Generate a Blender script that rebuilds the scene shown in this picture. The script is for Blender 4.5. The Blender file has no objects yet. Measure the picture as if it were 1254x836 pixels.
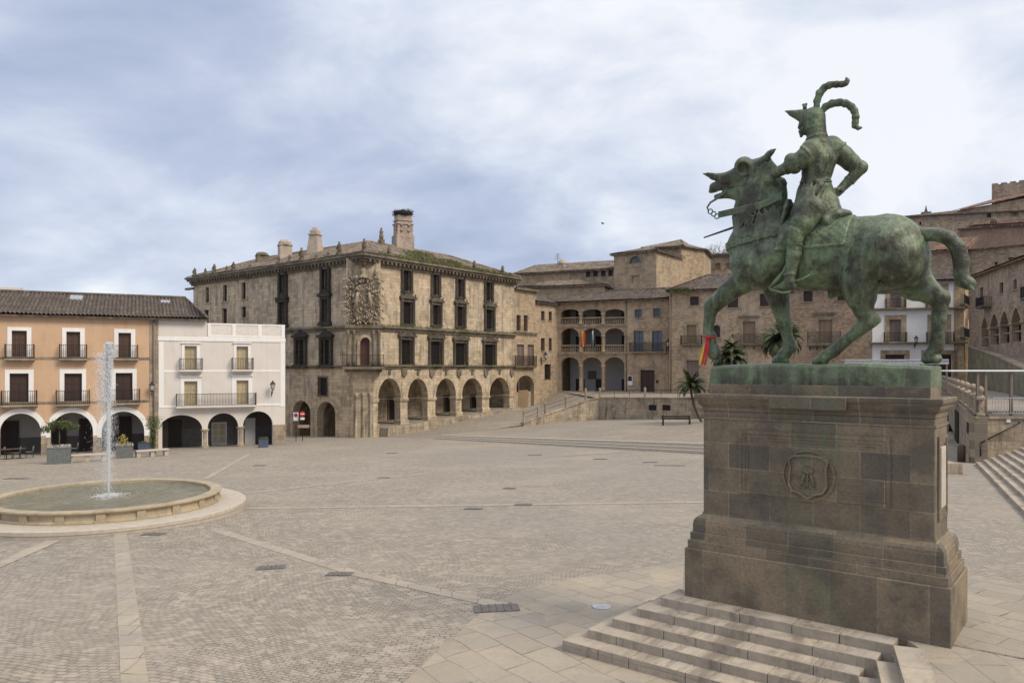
import bpy, bmesh, math, random
import numpy as np
from mathutils import Vector, Matrix
from mathutils.geometry import tessellate_polygon
random.seed(7); np.random.seed(7)
PI = math.pi
C = bpy.context.scene.collection
EYE = 4.1          # eye height over the raised terrace datum; world z = EYE - H
FOC = 940.0; CX = 627.0; HZ = 450.0

# ------------------------------------------------------------------ helpers
def ray(px, py): return (px-CX)/FOC, (py-HZ)/FOC
def G(X, Y): return 3.75+0.04*max(Y, 11.5)+.02*max(0, 11.5-Y)-0.02*X                 # depth of the sloping square below the eye
def gz(X, Y): return EYE-G(X, Y)
def gpt(px, py):                                        # point of the square seen at a photo pixel
    u, v = ray(px, py); Y = 3.75/(v-0.04+0.02*u)
    if Y < 11.5: Y = 4.44/(v+0.02+0.02*u)
    return (u*Y, Y)
def upx(X, Y): return EYE-(4.363-0.0559*X+0.0245*Y)     # level of the upper square

class MB:
    def __init__(s): s.v = []; s.f = []; s.sm = []
    def add(s, vs, fs, smooth=False):
        n = len(s.v); s.v += [tuple(p) for p in vs]
        s.f += [tuple(i+n for i in f) for f in fs]; s.sm += [smooth]*len(fs)
    def box(s, x0, x1, y0, y1, z0, z1):
        s.add([(x0,y0,z0),(x1,y0,z0),(x1,y1,z0),(x0,y1,z0),(x0,y0,z1),(x1,y0,z1),(x1,y1,z1),(x0,y1,z1)],
              [(0,3,2,1),(4,5,6,7),(0,1,5,4),(1,2,6,5),(2,3,7,6),(3,0,4,7)]); return s
    def bbox(s, x0, x1, y0, y1, z0, z1, b):             # box with chamfered edges
        vs = []; fs = []
        X = (x0,x1); Y = (y0,y1); Z = (z0,z1)
        idx = {}
        for i in (0,1):
            for j in (0,1):
                for k in (0,1):
                    sx, sy, sz = (1,-1)[i], (1,-1)[j], (1,-1)[k]
                    for a in range(3):
                        p = [X[i]+sx*b, Y[j]+sy*b, Z[k]+sz*b]; p[a] = (X[i],Y[j],Z[k])[a]
                        idx[i,j,k,a] = len(vs); vs.append(p)
        for a in range(3):
            o = [c for c in range(3) if c != a]
            for e in (0,1):
                q = []
                for (m,n) in ((0,0),(1,0),(1,1),(0,1)):
                    t = [0,0,0]; t[a] = e; t[o[0]] = m; t[o[1]] = n; q.append(idx[t[0],t[1],t[2],a])
                fs.append(q)
            for m in (0,1):
                for n in (0,1):
                    t0 = [0,0,0]; t1 = [0,0,0]; t1[a] = 1
                    t0[o[0]] = t1[o[0]] = m; t0[o[1]] = t1[o[1]] = n
                    fs.append([idx[(*t0,o[0])], idx[(*t1,o[0])], idx[(*t1,o[1])], idx[(*t0,o[1])]])
        for i in (0,1):
            for j in (0,1):
                for k in (0,1): fs.append([idx[i,j,k,0], idx[i,j,k,1], idx[i,j,k,2]])
        s.add(vs, fs); return s
    def prism(s, outer, y0, y1, holes=(), axis='y', smooth=False):  # polygon (a,b) extruded
        loops = [outer]+list(holes); fl = [p for l in loops for p in l]
        tri = tessellate_polygon([[Vector((p[0],p[1],0)) for p in l] for l in loops]); n = len(fl)
        if axis == 'y': mk = lambda p, t: (p[0], t, p[1])
        elif axis == 'z': mk = lambda p, t: (p[0], p[1], t)
        else: mk = lambda p, t: (t, p[0], p[1])
        vs = [mk(p, y0) for p in fl]+[mk(p, y1) for p in fl]
        fs = [tuple(t) for t in tri]+[tuple(i+n for i in reversed(t)) for t in tri]
        k = 0
        for l in loops:
            m = len(l)
            for i in range(m): a = k+i; b = k+(i+1) % m; fs.append((a, b, b+n, a+n))
            k += m
        s.add(vs, fs, smooth); return s
    def tube(s, pts, rs, n=8, smooth=True, cap=True):
        pts = [Vector(p) for p in pts]
        if not hasattr(rs, '__len__'): rs = [rs]*len(pts)
        vs = []; fs = []; ref = Vector((0,0,1))
        d0 = (pts[1]-pts[0]).normalized()
        if abs(d0.z) > .9: ref = Vector((1,0,0))
        a = d0.cross(ref).normalized()
        for i, p in enumerate(pts):
            d = ((pts[min(i+1,len(pts)-1)]-pts[max(i-1,0)])).normalized()
            a = (a-d*a.dot(d)).normalized(); b = d.cross(a)
            for k in range(n):
                t = 2*PI*k/n; vs.append(p+(a*math.cos(t)+b*math.sin(t))*rs[i])
        for i in range(len(pts)-1):
            for k in range(n): k2 = (k+1) % n; fs.append((i*n+k, i*n+k2, (i+1)*n+k2, (i+1)*n+k))
        if cap: fs.append(tuple(range(n))[::-1]); fs.append(tuple(range((len(pts)-1)*n, len(pts)*n)))
        s.add(vs, fs, smooth); return s
    def lathe(s, prof, cx=0, cy=0, n=16, smooth=True):
        vs = []; fs = []; m = len(prof)
        for r, z in prof:
            for k in range(n): t = 2*PI*k/n; vs.append((cx+r*math.cos(t), cy+r*math.sin(t), z))
        for i in range(m-1):
            for k in range(n): k2 = (k+1) % n; fs.append((i*n+k, i*n+k2, (i+1)*n+k2, (i+1)*n+k))
        fs.append(tuple(range(n))[::-1]); fs.append(tuple(range((m-1)*n, m*n)))
        s.add(vs, fs, smooth); return s
    def build(s, name, mat, parent=None, M=None, recalc=True):
        me = bpy.data.meshes.new(name); me.from_pydata(s.v, [], s.f)
        if recalc:
            bm = bmesh.new(); bm.from_mesh(me); bmesh.ops.recalc_face_normals(bm, faces=bm.faces); bm.to_mesh(me); bm.free()
        me.polygons.foreach_set('use_smooth', s.sm)
        uv = me.uv_layers.new(name='UVMap')
        nl = len(me.loops); nv = len(me.vertices); npoly = len(me.polygons)
        co = np.empty(nv*3, np.float32); me.vertices.foreach_get('co', co); co = co.reshape(-1,3)
        li = np.empty(nl, np.int32); me.loops.foreach_get('vertex_index', li)
        nr = np.empty(npoly*3, np.float32); me.polygons.foreach_get('normal', nr); nr = np.abs(nr.reshape(-1,3))
        lt = np.empty(npoly, np.int32); me.polygons.foreach_get('loop_total', lt)
        ln = np.repeat(nr, lt, axis=0); c = co[li]
        isz = (ln[:,2] > ln[:,0]*1.0) & (ln[:,2] > ln[:,1]*1.0); isx = (~isz) & (ln[:,0] > ln[:,1])
        U = np.where(isx, c[:,1], c[:,0]); V = np.where(isz, c[:,1], c[:,2])
        uv.data.foreach_set('uv', np.stack([U,V],1).astype(np.float32).ravel())
        me.materials.append(mat)
        o = bpy.data.objects.new(name, me); C.objects.link(o)
        if M is None: M = Matrix.Identity(4)
        link(o, parent, M)
        return o
MW = {}
def link(o, parent, M):
    MW[o] = M
    if parent is not None:
        o.parent = parent; o.matrix_local = MW[parent].inverted() @ M
    else: o.matrix_local = M
def tag(o, label, cat=None, group=None):
    o['label'] = label
    if cat: o['category'] = cat
    if group: o['group'] = group
    return o
def empty(name, M, label, cat, group=None):
    o = bpy.data.objects.new(name, None); C.objects.link(o); o.empty_display_size = .3
    link(o, None, M); return tag(o, label, cat, group)
def at(x, y, z, rot=0): return Matrix.Translation((x,y,z)) @ Matrix.Rotation(rot, 4, 'Z')
def struct(o, kind='structure'): o['kind'] = kind; return o
def copy_tree(src, M, label=None):
    def rec(o, par):
        c = o.copy(); C.objects.link(c)
        if par is not None: c.parent = par; c.matrix_local = o.matrix_local.copy()
        for ch in [x for x in KIDS.get(o, [])]: KIDS.setdefault(c, []).append(rec(ch, c))
        return c
    KIDS.clear()
    for o in C.objects:
        if o.parent: KIDS.setdefault(o.parent, []).append(o)
    r = rec(src, None); r.matrix_local = M; MW[r] = M
    if label: r['label'] = label
    return r
KIDS = {}

class Frame:       # a vertical plane through two plan points; local x runs along it, y goes into the building
    def __init__(s, P0, P1):
        s.P0 = Vector(P0); s.P1 = Vector(P1); d = s.P1-s.P0; s.L = d.length; d.normalize(); s.d = d
        s.n = Vector((-d.y, d.x))
        s.M = Matrix(((d.x, s.n.x, 0, s.P0.x),(d.y, s.n.y, 0, s.P0.y),(0,0,1,0),(0,0,0,1)))
    def P(s, px, py, off=0):           # pixel -> (s, z) on the plane shifted inwards by off
        u, v = ray(px, py); o = s.P0+s.n*off
        # o + d*t = (uY, Y)
        det = s.d.x-u*s.d.y
        t = (u*o.y-o.x)/det; Y = o.y+s.d.y*t
        return t, EYE-v*Y
    def R(s, x0, y0, x1, y1, off=0):
        xm = (x0+x1)/2
        return s.P(x0, y0, off)[0], s.P(x1, y0, off)[0], s.P(xm, y1, off)[1], s.P(xm, y0, off)[1]
    def world(s, a, b): p = s.P0+s.d*a+s.n*b; return p.x, p.y

def arch(s0, s1, zb, zs, za, n=14, pointed=False):
    c = (s0+s1)/2; r = (s1-s0)/2; pts = [(s0,zb),(s1,zb)]
    for i in range(n+1):
        t = PI*i/n
        if pointed:
            x = math.cos(t); pts.append((c+r*x, zs+(za-zs)*(1-abs(x)**1.6)))
        else: pts.append((c+r*math.cos(t), zs+(za-zs)*math.sin(t)))
    return pts
def rectp(a, b, c, d): return [(a,c),(b,c),(b,d),(a,d)]

# ------------------------------------------------------------------ materials
def nm(name):
    m = bpy.data.materials.new(name); m.use_nodes = True; nt = m.node_tree
    return m, nt, nt.nodes['Principled BSDF']
def N(nt, t, **k):
    n = nt.nodes.new(t)
    for a, b in k.items():
        if hasattr(n, a): setattr(n, a, b)
    return n
def sete(n, **k):
    for a, b in k.items(): n.inputs[a.replace('_',' ')].default_value = b
    return n
def c4(c): return (*c, 1)
def mixc(nt, fac, a, b, bt='MIX'):
    m = nt.nodes.new('ShaderNodeMix'); m.data_type = 'RGBA'; m.blend_type = bt
    for i, x in ((0, fac), (6, a), (7, b)):
        if hasattr(x, 'is_output') or isinstance(x, bpy.types.NodeSocket): nt.links.new(x, m.inputs[i])
        else: m.inputs[i].default_value = x if i == 0 else c4(x)
    return m.outputs[2]
def ramp(nt, src, a, b, ca=0.0, cb=1.0):
    r = nt.nodes.new('ShaderNodeMapRange'); r.inputs[1].default_value = a; r.inputs[2].default_value = b
    r.inputs[3].default_value = ca; r.inputs[4].default_value = cb; nt.links.new(src, r.inputs[0]); return r.outputs[0]
def noise(nt, vec, scale, detail=6, rough=.6, sc=None):
    if sc is not None:
        mp = nt.nodes.new('ShaderNodeMapping'); mp.inputs['Scale'].default_value = sc; nt.links.new(vec, mp.inputs[0]); vec = mp.outputs[0]
    n = nt.nodes.new('ShaderNodeTexNoise'); n.inputs['Scale'].default_value = scale
    n.inputs['Detail'].default_value = detail; n.inputs['Roughness'].default_value = rough
    nt.links.new(vec, n.inputs['Vector']); return n.outputs[0]
def bump(nt, bs, h, strength=.4, dist=.02, prev=None):
    b = nt.nodes.new('ShaderNodeBump'); b.inputs['Strength'].default_value = strength; b.inputs['Distance'].default_value = dist
    nt.links.new(h, b.inputs['Height'])
    if prev: nt.links.new(prev, b.inputs['Normal'])
    nt.links.new(b.outputs[0], bs.inputs['Normal']); return b.outputs[0]
def coords(nt, kind='UV'):
    return nt.nodes.new('ShaderNodeTexCoord').outputs[kind]
def warp(nt, vec, scale, amt):
    n = nt.nodes.new('ShaderNodeTexNoise'); n.inputs['Scale'].default_value = scale; nt.links.new(vec, n.inputs['Vector'])
    s = nt.nodes.new('ShaderNodeVectorMath'); s.operation = 'SUBTRACT'; nt.links.new(n.outputs['Color'], s.inputs[0]); s.inputs[1].default_value = (.5,.5,.5)
    m = nt.nodes.new('ShaderNodeVectorMath'); m.operation = 'MULTIPLY_ADD'; nt.links.new(s.outputs[0], m.inputs[0]); m.inputs[1].default_value = (amt,)*3
    nt.links.new(vec, m.inputs[2]); return m.outputs[0]

def masonry(name, c1, c2, mortar, bw, bh, stain=(.09,.075,.055), stain_amt=.5, wamt=.04, wsc=1.2, ms=.012, bs_=.5, green=0, rough=.9, vary=.55):
    m, nt, bs = nm(name); uv = coords(nt); w = warp(nt, uv, wsc, wamt)
    br = N(nt, 'ShaderNodeTexBrick'); sete(br, Scale=1, Mortar_Size=ms, Mortar_Smooth=.3, Brick_Width=bw, Row_Height=bh, Color1=(0,0,0,1), Color2=(1,1,1,1), Mortar=(.5,.5,.5,1))
    nt.links.new(w, br.inputs['Vector'])
    n1 = noise(nt, uv, .35, 8, .65); n2 = noise(nt, uv, 5, 8, .7); n3 = noise(nt, uv, 1, 9, .75, (1.5,.25,1)); n5 = noise(nt, uv, .75, 10, .78); n6 = noise(nt, uv, .5, 9, .7); n7 = noise(nt, uv, 2.6, 8, .75)
    tone = N(nt, 'ShaderNodeSeparateColor'); nt.links.new(br.outputs[0], tone.inputs[0]); tv = tone.outputs[0]     # one random tone per block
    col = mixc(nt, tv, tuple(min(1, x*(1+vary*.35)) for x in c1), tuple(x*(1-vary*.3) for x in c2))
    col = mixc(nt, ramp(nt, n2, .35, .7, 0, .5), col, tuple(x*.6 for x in c2))
    col = mixc(nt, ramp(nt, n1, .46, .62, 0, .6), col, tuple(min(1,x*1.3) for x in c1))
    col = mixc(nt, ramp(nt, n6, .54, .6, 0, .45), col, tuple(sum(c1)/3*k for k in (1.22,1.1,.98)))                 # paler render patches
    col = mixc(nt, ramp(nt, n7, .56, .68, 0, .5), col, tuple(x*.55 for x in c2))
    col = mixc(nt, ramp(nt, n3, .50, .62, 0, stain_amt*.85), col, stain)
    col = mixc(nt, ramp(nt, n5, .56, .64, 0, stain_amt*.75), col, stain)
    if green:
        n4 = noise(nt, uv, .8, 8, .7); col = mixc(nt, ramp(nt, n4, .55, .68, 0, green), col, (.07,.085,.03))
    col = mixc(nt, ramp(nt, br.outputs[1], 0, 1, 0, .8), col, mortar)
    nt.links.new(col, bs.inputs['Base Color']); bs.inputs['Roughness'].default_value = rough
    p = bump(nt, bs, br.outputs[1], -bs_, .03); p = bump(nt, bs, tv, .25, .02, p); bump(nt, bs, n2, .6, .04, p)
    return m
def plaster(name, c, c2, stain=(.2,.17,.13), amt=.25):
    m, nt, bs = nm(name); uv = coords(nt)
    n1 = noise(nt, uv, .5, 8, .6); n3 = noise(nt, uv, 1, 8, .7, (2,.25,1)); n2 = noise(nt, uv, 12, 6, .7)
    col = mixc(nt, ramp(nt, n1, .35, .7), c, c2); col = mixc(nt, ramp(nt, n3, .5, .8, 0, amt), col, stain)
    nt.links.new(col, bs.inputs['Base Color']); bs.inputs['Roughness'].default_value = .92
    bump(nt, bs, n2, .15, .01); return m
def plain(name, c, rough=.6, metal=0, var=.3, sc=6):
    m, nt, bs = nm(name); uv = coords(nt, 'Object'); n1 = noise(nt, uv, sc, 6, .7)
    col = mixc(nt, ramp(nt, n1, .3, .7), tuple(x*(1-var) for x in c), tuple(min(1,x*(1+var)) for x in c))
    nt.links.new(col, bs.inputs['Base Color']); bs.inputs['Roughness'].default_value = rough; bs.inputs['Metallic'].default_value = metal
    return m
def wood(name, c, pitch=.14):
    m, nt, bs = nm(name); uv = coords(nt)
    br = N(nt, 'ShaderNodeTexBrick'); sete(br, Scale=1, Mortar_Size=.008, Brick_Width=pitch, Row_Height=8, Color1=c4(c), Color2=c4(tuple(x*.75 for x in c)), Mortar=c4(tuple(x*.35 for x in c)))
    nt.links.new(uv, br.inputs['Vector']); n = noise(nt, uv, 3, 6, .7, (8,.6,1))
    col = mixc(nt, ramp(nt, n, .4, .75, 0, .5), br.outputs[0], tuple(x*.55 for x in c))
    nt.links.new(col, bs.inputs['Base Color']); bs.inputs['Roughness'].default_value = .6; bump(nt, bs, br.outputs[1], -.5, .01); return m
def tiles(name, c1, c2, moss=0.0):
    m, nt, bs = nm(name); uv = coords(nt)
    br = N(nt, 'ShaderNodeTexBrick'); sete(br, Scale=1, Mortar_Size=.012, Brick_Width=.24, Row_Height=.36, Color1=c4(c1), Color2=c4(c2), Mortar=c4(tuple(x*.4 for x in c2)))
    br.offset = 0; nt.links.new(warp(nt, uv, 2, .03), br.inputs['Vector'])
    wn = N(nt, 'ShaderNodeTexWhiteNoise'); mp = N(nt, 'ShaderNodeVectorMath', operation='SNAP'); nt.links.new(uv, mp.inputs[0]); mp.inputs[1].default_value = (.24,.36,1); nt.links.new(mp.outputs[0], wn.inputs[0])
    col = mixc(nt, ramp(nt, wn.outputs[0], .35, 1, 0, .8), br.outputs[0], tuple(min(1, x*1.9) for x in c1))
    n = noise(nt, uv, .7, 8, .7); col = mixc(nt, ramp(nt, n, .42, .68, 0, .75), col, (.045,.042,.036))
    if moss: n2 = noise(nt, uv, .45, 8, .7); col = mixc(nt, ramp(nt, n2, .5, .66, 0, moss), col, (.07,.085,.025))
    nt.links.new(col, bs.inputs['Base Color']); bs.inputs['Roughness'].default_value = .9
    bump(nt, bs, br.outputs[1], -.8, .03); return m

M = {}
M['palace'] = masonry('palace_stone', (.53,.425,.295), (.42,.335,.235), (.22,.175,.12), .75, .36, (.12,.092,.06), .75, green=.25)
M['trim'] = masonry('weathered_trim', (.205,.165,.115), (.13,.105,.075), (.08,.065,.048), .8, .5, (.055,.045,.033), .8, green=.45)
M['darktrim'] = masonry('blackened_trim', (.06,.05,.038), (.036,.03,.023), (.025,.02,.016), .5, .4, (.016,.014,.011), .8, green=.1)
M['soot'] = masonry('sooty_trim', (.12,.098,.072), (.07,.058,.043), (.05,.04,.03), .6, .4, (.03,.025,.02), .8, green=.2)
M['hall'] = masonry('hall_stone', (.46,.345,.23), (.34,.255,.17), (.27,.205,.14), .42, .2, (.13,.10,.07), .5, wamt=.12, wsc=2.5)
M['rubble'] = masonry('rubble_stone', (.42,.30,.20), (.24,.165,.105), (.38,.29,.2), .36, .17, (.13,.095,.065), .4, wamt=.22, wsc=2.2, ms=.02)
M['ochre'] = masonry('ochre_stone', (.44,.33,.215), (.34,.255,.165), (.25,.195,.14), .6, .3, (.14,.11,.075), .5, wamt=.1)
M['church'] = masonry('church_stone', (.39,.30,.215), (.27,.20,.145), (.24,.19,.145), .45, .25, (.09,.07,.055), .5, wamt=.16, wsc=2)
M['brick'] = masonry('red_brick', (.33,.215,.15), (.25,.165,.115), (.2,.15,.12), .3, .09, (.1,.07,.055), .4)
M['wallstone'] = masonry('wall_stone', (.40,.325,.23), (.31,.25,.18), (.18,.145,.1), .7, .38, (.06,.052,.04), .75, green=.2)
M['orange'] = plaster('orange_plaster', (.60,.405,.26), (.53,.355,.225), (.36,.25,.18), .5)
M['white'] = plaster('white_plaster', (.84,.82,.79), (.76,.74,.71), (.4,.38,.35), .3)
M['cream'] = plaster('cream_plaster', (.69,.635,.575), (.63,.58,.52), (.42,.37,.32), .4)
M['grey'] = plaster('grey_plaster', (.40,.39,.39), (.34,.33,.33))
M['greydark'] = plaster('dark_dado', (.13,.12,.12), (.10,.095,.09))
M['quoin'] = masonry('quoin_stone', (.36,.29,.21), (.28,.22,.16), (.2,.16,.12), .5, .4, (.12,.1,.075), .6)
M['wood'] = wood('dark_wood', (.06,.03,.02)); M['darkwood'] = wood('black_wood', (.022,.014,.011)); M['brownwood'] = wood('brown_wood', (.11,.06,.038))
M['blind'] = wood('pale_blind', (.52,.43,.27), .3); M['tan'] = wood('tan_shutter', (.33,.23,.14), .3); M['taupe'] = wood('taupe_shutter', (.25,.19,.16), .08)
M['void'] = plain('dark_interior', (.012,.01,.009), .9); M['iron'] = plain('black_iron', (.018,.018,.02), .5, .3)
M['glass'] = plain('window_glass', (.10,.12,.14), .12); M['lampglass'] = plain('lamp_glass', (.5,.5,.48), .25)
M['tile'] = tiles('old_tiles', (.135,.105,.085), (.075,.06,.05)); M['tilered'] = tiles('red_tiles', (.25,.145,.105), (.17,.10,.075))
M['tilemoss'] = tiles('mossy_tiles', (.27,.215,.165), (.17,.14,.11), .8); M['tilepale'] = tiles('pale_tiles', (.24,.185,.14), (.16,.125,.1), .3)
M['steel'] = plain('galvanised', (.45,.46,.47), .4, .5); M['leafy'] = plain('leaf_green', (.085,.11,.03), .6, 0, .5, 3)
M['palm'] = plain('palm_green', (.075,.088,.035), .6, 0, .6, 2); M['mossy'] = plain('roof_moss', (.10,.105,.04), .9, 0, .6, 2); M['bark'] = plain('bark', (.11,.08,.055), .9, 0, .4, 10)
M['granite'] = masonry('granite', (.41,.35,.275), (.34,.285,.225), (.3,.26,.2), 90, 90, (.13,.11,.085), .8, green=.15)
M['bench'] = plain('bench_stone', (.46,.405,.33), .8, 0, .15, 5); M['planter'] = plain('planter_grey', (.13,.14,.14), .7, 0, .25)
M['blue'] = plain('planter_blue', (.06,.08,.13), .6); M['red'] = plain('sign_red', (.55,.03,.03), .4, 0, .1); M['signwhite'] = plain('sign_white', (.75,.75,.75), .4, 0, .05)
M['signblue'] = plain('sign_blue', (.03,.07,.35), .4, 0, .1); M['yellow'] = plain('ribbon_yellow', (.75,.5,.03), .6, 0, .15); M['ribbonred'] = plain('ribbon_red', (.5,.025,.03), .6, 0, .2)
M['flower'] = plain('flowers', (.6,.55,.5), .7, 0, .3, 20); M['marble'] = plain('plaque_stone', (.5,.44,.36), .6, 0, .15); M['nest'] = plain('nest_twigs', (.04,.035,.025), 1, 0, .5, 12)
# ------------------------------------------------------------------ the square
PX, PY = 2.65, 11.8                                     # left front corner of the pedestal
PD = Vector((.787,-.617)).normalized(); PS = Vector((-PD.y, PD.x))
ZP = EYE-3.5
MP = Matrix(((PD.x,PS.x,0,PX),(PD.y,PS.y,0,PY),(0,0,1,0),(0,0,0,1)))
def wq(X, Y): d = Vector((X-PX, Y-PY)); return d.dot(PD), d.dot(PS)
def sm(t): t = max(0, min(1, t)); return t*t*(3-2*t)
def zr(X, Y): w, q = wq(X, Y); return EYE-(3.5+.03*max(0, q-1))
def zground(X, Y, q):
    t = (X-.42*Y)/1.085; m = sm((t+1)/2) if q > .12 else 0
    g = gz(X, Y); return g+(zr(X, Y)-g)*m

def cobble(name, c1, c2, mortar, fac=1, rot=0.3, big=False):
    m, nt, bs = nm(name); ob = coords(nt, 'Object')
    mp = N(nt, 'ShaderNodeMapping'); mp.inputs['Rotation'].default_value = (0,0,rot); nt.links.new(ob, mp.inputs[0])
    w = warp(nt, mp.outputs[0], .16, 3.0); w = warp(nt, w, 1.1, .12)
    br = N(nt, 'ShaderNodeTexBrick'); sete(br, Scale=1, Mortar_Size=.012, Mortar_Smooth=.5, Brick_Width=.15, Row_Height=.09, Color1=c4(c1), Color2=c4(c2), Mortar=c4(mortar))
    nt.links.new(w, br.inputs['Vector'])
    n0 = noise(nt, ob, .035, 5, .55); n1 = noise(nt, ob, .22, 9, .65); n2 = noise(nt, ob, 7, 8, .75); n3 = noise(nt, ob, 1.3, 9, .75)
    wn = N(nt, 'ShaderNodeTexVoronoi'); sete(wn, Scale=6.5); nt.links.new(w, wn.inputs['Vector'])
    sp = N(nt, 'ShaderNodeSeparateColor'); nt.links.new(wn.outputs['Color'], sp.inputs[0])
    col = mixc(nt, ramp(nt, sp.outputs[0], .5, 1, 0, .55), br.outputs[0], tuple(min(1, x*1.3) for x in c1))
    col = mixc(nt, ramp(nt, sp.outputs[1], .6, 1, 0, .4), col, tuple(x*.6 for x in c2))
    n4 = noise(nt, ob, .5, 8, .7, (1,2.4,1)); col = mixc(nt, ramp(nt, n4, .54, .64, 0, .35), col, (.17,.145,.11))
    col = mixc(nt, ramp(nt, n0, .42, .56, 0, .55), col, (.27,.245,.212))
    col = mixc(nt, ramp(nt, n1, .48, .72, 0, .4), col, (.46,.395,.31))
    col = mixc(nt, ramp(nt, n3, .52, .74, 0, .45), col, (.19,.16,.12))
    col = mixc(nt, ramp(nt, n2, .5, .7, 0, .5), col, (.11,.095,.08))
    n8 = noise(nt, ob, 2.6, 4, .5); col = mixc(nt, ramp(nt, n8, .68, .74, 0, .45), col, (.12,.105,.09))
    nt.links.new(col, bs.inputs['Base Color']); bs.inputs['Roughness'].default_value = .88
    p = bump(nt, bs, br.outputs[1], -.6, .02); bump(nt, bs, n2, .45, .02, p); return m
def flags(name, c1, c2, bw, bh, rot):
    m, nt, bs = nm(name); ob = coords(nt, 'Object')
    mp = N(nt, 'ShaderNodeMapping'); mp.inputs['Rotation'].default_value = (0,0,rot); nt.links.new(ob, mp.inputs[0])
    w = warp(nt, mp.outputs[0], .6, .4); br = N(nt, 'ShaderNodeTexBrick'); br.offset = .37; br.squash = .7; br.squash_frequency = 3
    sete(br, Scale=1, Mortar_Size=.012, Mortar_Smooth=.3, Brick_Width=bw, Row_Height=bh, Color1=c4(c1), Color2=c4(c2), Mortar=c4((.17,.15,.125)))
    nt.links.new(w, br.inputs['Vector']); n1 = noise(nt, ob, .5, 9, .7); n2 = noise(nt, ob, 14, 8, .8); n3 = noise(nt, ob, 2.2, 9, .8)
    wn = N(nt, 'ShaderNodeTexVoronoi'); sete(wn, Scale=1.3); nt.links.new(w, wn.inputs['Vector'])
    sp = N(nt, 'ShaderNodeSeparateColor'); nt.links.new(wn.outputs['Color'], sp.inputs[0])
    col = mixc(nt, ramp(nt, sp.outputs[0], .3, 1, 0, .5), br.outputs[0], (.49,.40,.28)); col = mixc(nt, ramp(nt, sp.outputs[1], .4, 1, 0, .5), col, (.31,.285,.25))
    col = mixc(nt, ramp(nt, n1, .42, .7, 0, .5), col, (.29,.25,.2)); col = mixc(nt, ramp(nt, n3, .52, .72, 0, .5), col, (.2,.175,.145)); col = mixc(nt, ramp(nt, n2, .5, .72, 0, .45), col, (.2,.18,.155))
    n4 = noise(nt, ob, 1.6, 6, .7); gm = N(nt, 'ShaderNodeMath', operation='MULTIPLY'); nt.links.new(ramp(nt, n4, .55, .62), gm.inputs[0]); nt.links.new(br.outputs[1], gm.inputs[1])
    col = mixc(nt, gm.outputs[0], col, (.075,.1,.03))
    nt.links.new(col, bs.inputs['Base Color']); bs.inputs['Roughness'].default_value = .85
    p = bump(nt, bs, br.outputs[1], -.8, .025); bump(nt, bs, n2, .5, .02, p); return m
M['cobble'] = cobble('cobble_setts', (.385,.33,.262), (.30,.26,.21), (.13,.113,.09))
M['cobble2'] = cobble('upper_setts', (.34,.285,.22), (.27,.23,.18), (.14,.12,.1), rot=1.1)
M['flags'] = flags('flagstones', (.40,.345,.27), (.30,.262,.212), .8, .48, .95)
M['band'] = flags('band_stone', (.44,.38,.30), (.37,.32,.255), .7, .6, 0)
M['road'] = cobble('road_setts', (.34,.285,.22), (.27,.23,.18), (.14,.12,.1), rot=.9)

def axis(fine, coarse): return sorted(set([round(x, 3) for x in fine+coarse]))
ws = axis([i*.25 for i in range(-40, 80)], [-400,-200,-120,-80,-60,-45,-30,-20,-15,22,25,30,35,40,50,60,80,120,200,400])
qs = axis([.1,.14]+[i*.5 for i in range(-20, 80)], [-60,-30,-15,45,50,60,70,80,90,100,120,150,200,300,500])
mb = MB(); vs = []; fs = []
for q in qs:
    for w in ws:
        X = PX+PD.x*w+PS.x*q; Y = PY+PD.y*w+PS.y*q; vs.append((X, Y, zground(X, Y, q)-(.004 if abs(Y-11.5) < .6 else 0)))
nw = len(ws)
for j in range(len(qs)-1):
    for i in range(nw-1): a = j*nw+i; fs.append((a, a+1, a+nw+1, a+nw))
mb.add(vs, fs); struct(mb.build('ground', M['cobble'], recalc=False))

def sheet(name, pts, zf, mat, dz=.004, sub=1, kind='structure'):   # a thin sheet over a polygon of plan points
    mb = MB()
    def clip(P, sg):
        out = []
        for a, b in zip(P, P[1:]+P[:1]):
            ia, ib = (a[1]-11.5)*sg >= 0, (b[1]-11.5)*sg >= 0
            if ia: out.append(a)
            if ia != ib: t = (11.5-a[1])/(b[1]-a[1]); out.append((a[0]+(b[0]-a[0])*t, 11.5))
        return out
    for P in (clip(list(pts), 1), clip(list(pts), -1)):
        if len(P) > 2: mb.add([(x, y, zf(x, y)+dz) for x, y in P], tessellate_polygon([[Vector((x, y, 0)) for x, y in P]]))
    o = mb.build(name, mat, recalc=False)
    for p in o.data.polygons:
        if p.normal.z < 0: p.flip()
    return struct(o, kind)
fl = [gpt(a, b) for a, b in ((455,870),(520,812),(600,740),(640,722),(700,708),(838,687))]
pav = fl+[(2.9,13.2),(3.6,12),(5.0,9.5),(3.5,6.5),(2,4),(-1.5,5)]
sheet('stone_paving', pav, gz, M['flags'])
mb = MB(); vs = []; fs = []; WS = [2+.5*i for i in range(30)]; QS = [.16+.35*i for i in range(13)]
for q in QS:
    for w in WS: X = PX+PD.x*w+PS.x*q; Y = PY+PD.y*w+PS.y*q; vs.append((X, Y, zground(X, Y, q)+.004))
for j in range(len(QS)-1):
    for i in range(len(WS)-1): a = j*30+i; fs.append((a, a+1, a+31, a+30))
mb.add(vs, fs); struct(mb.build('terrace_paving', M['flags'], recalc=False))

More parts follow.
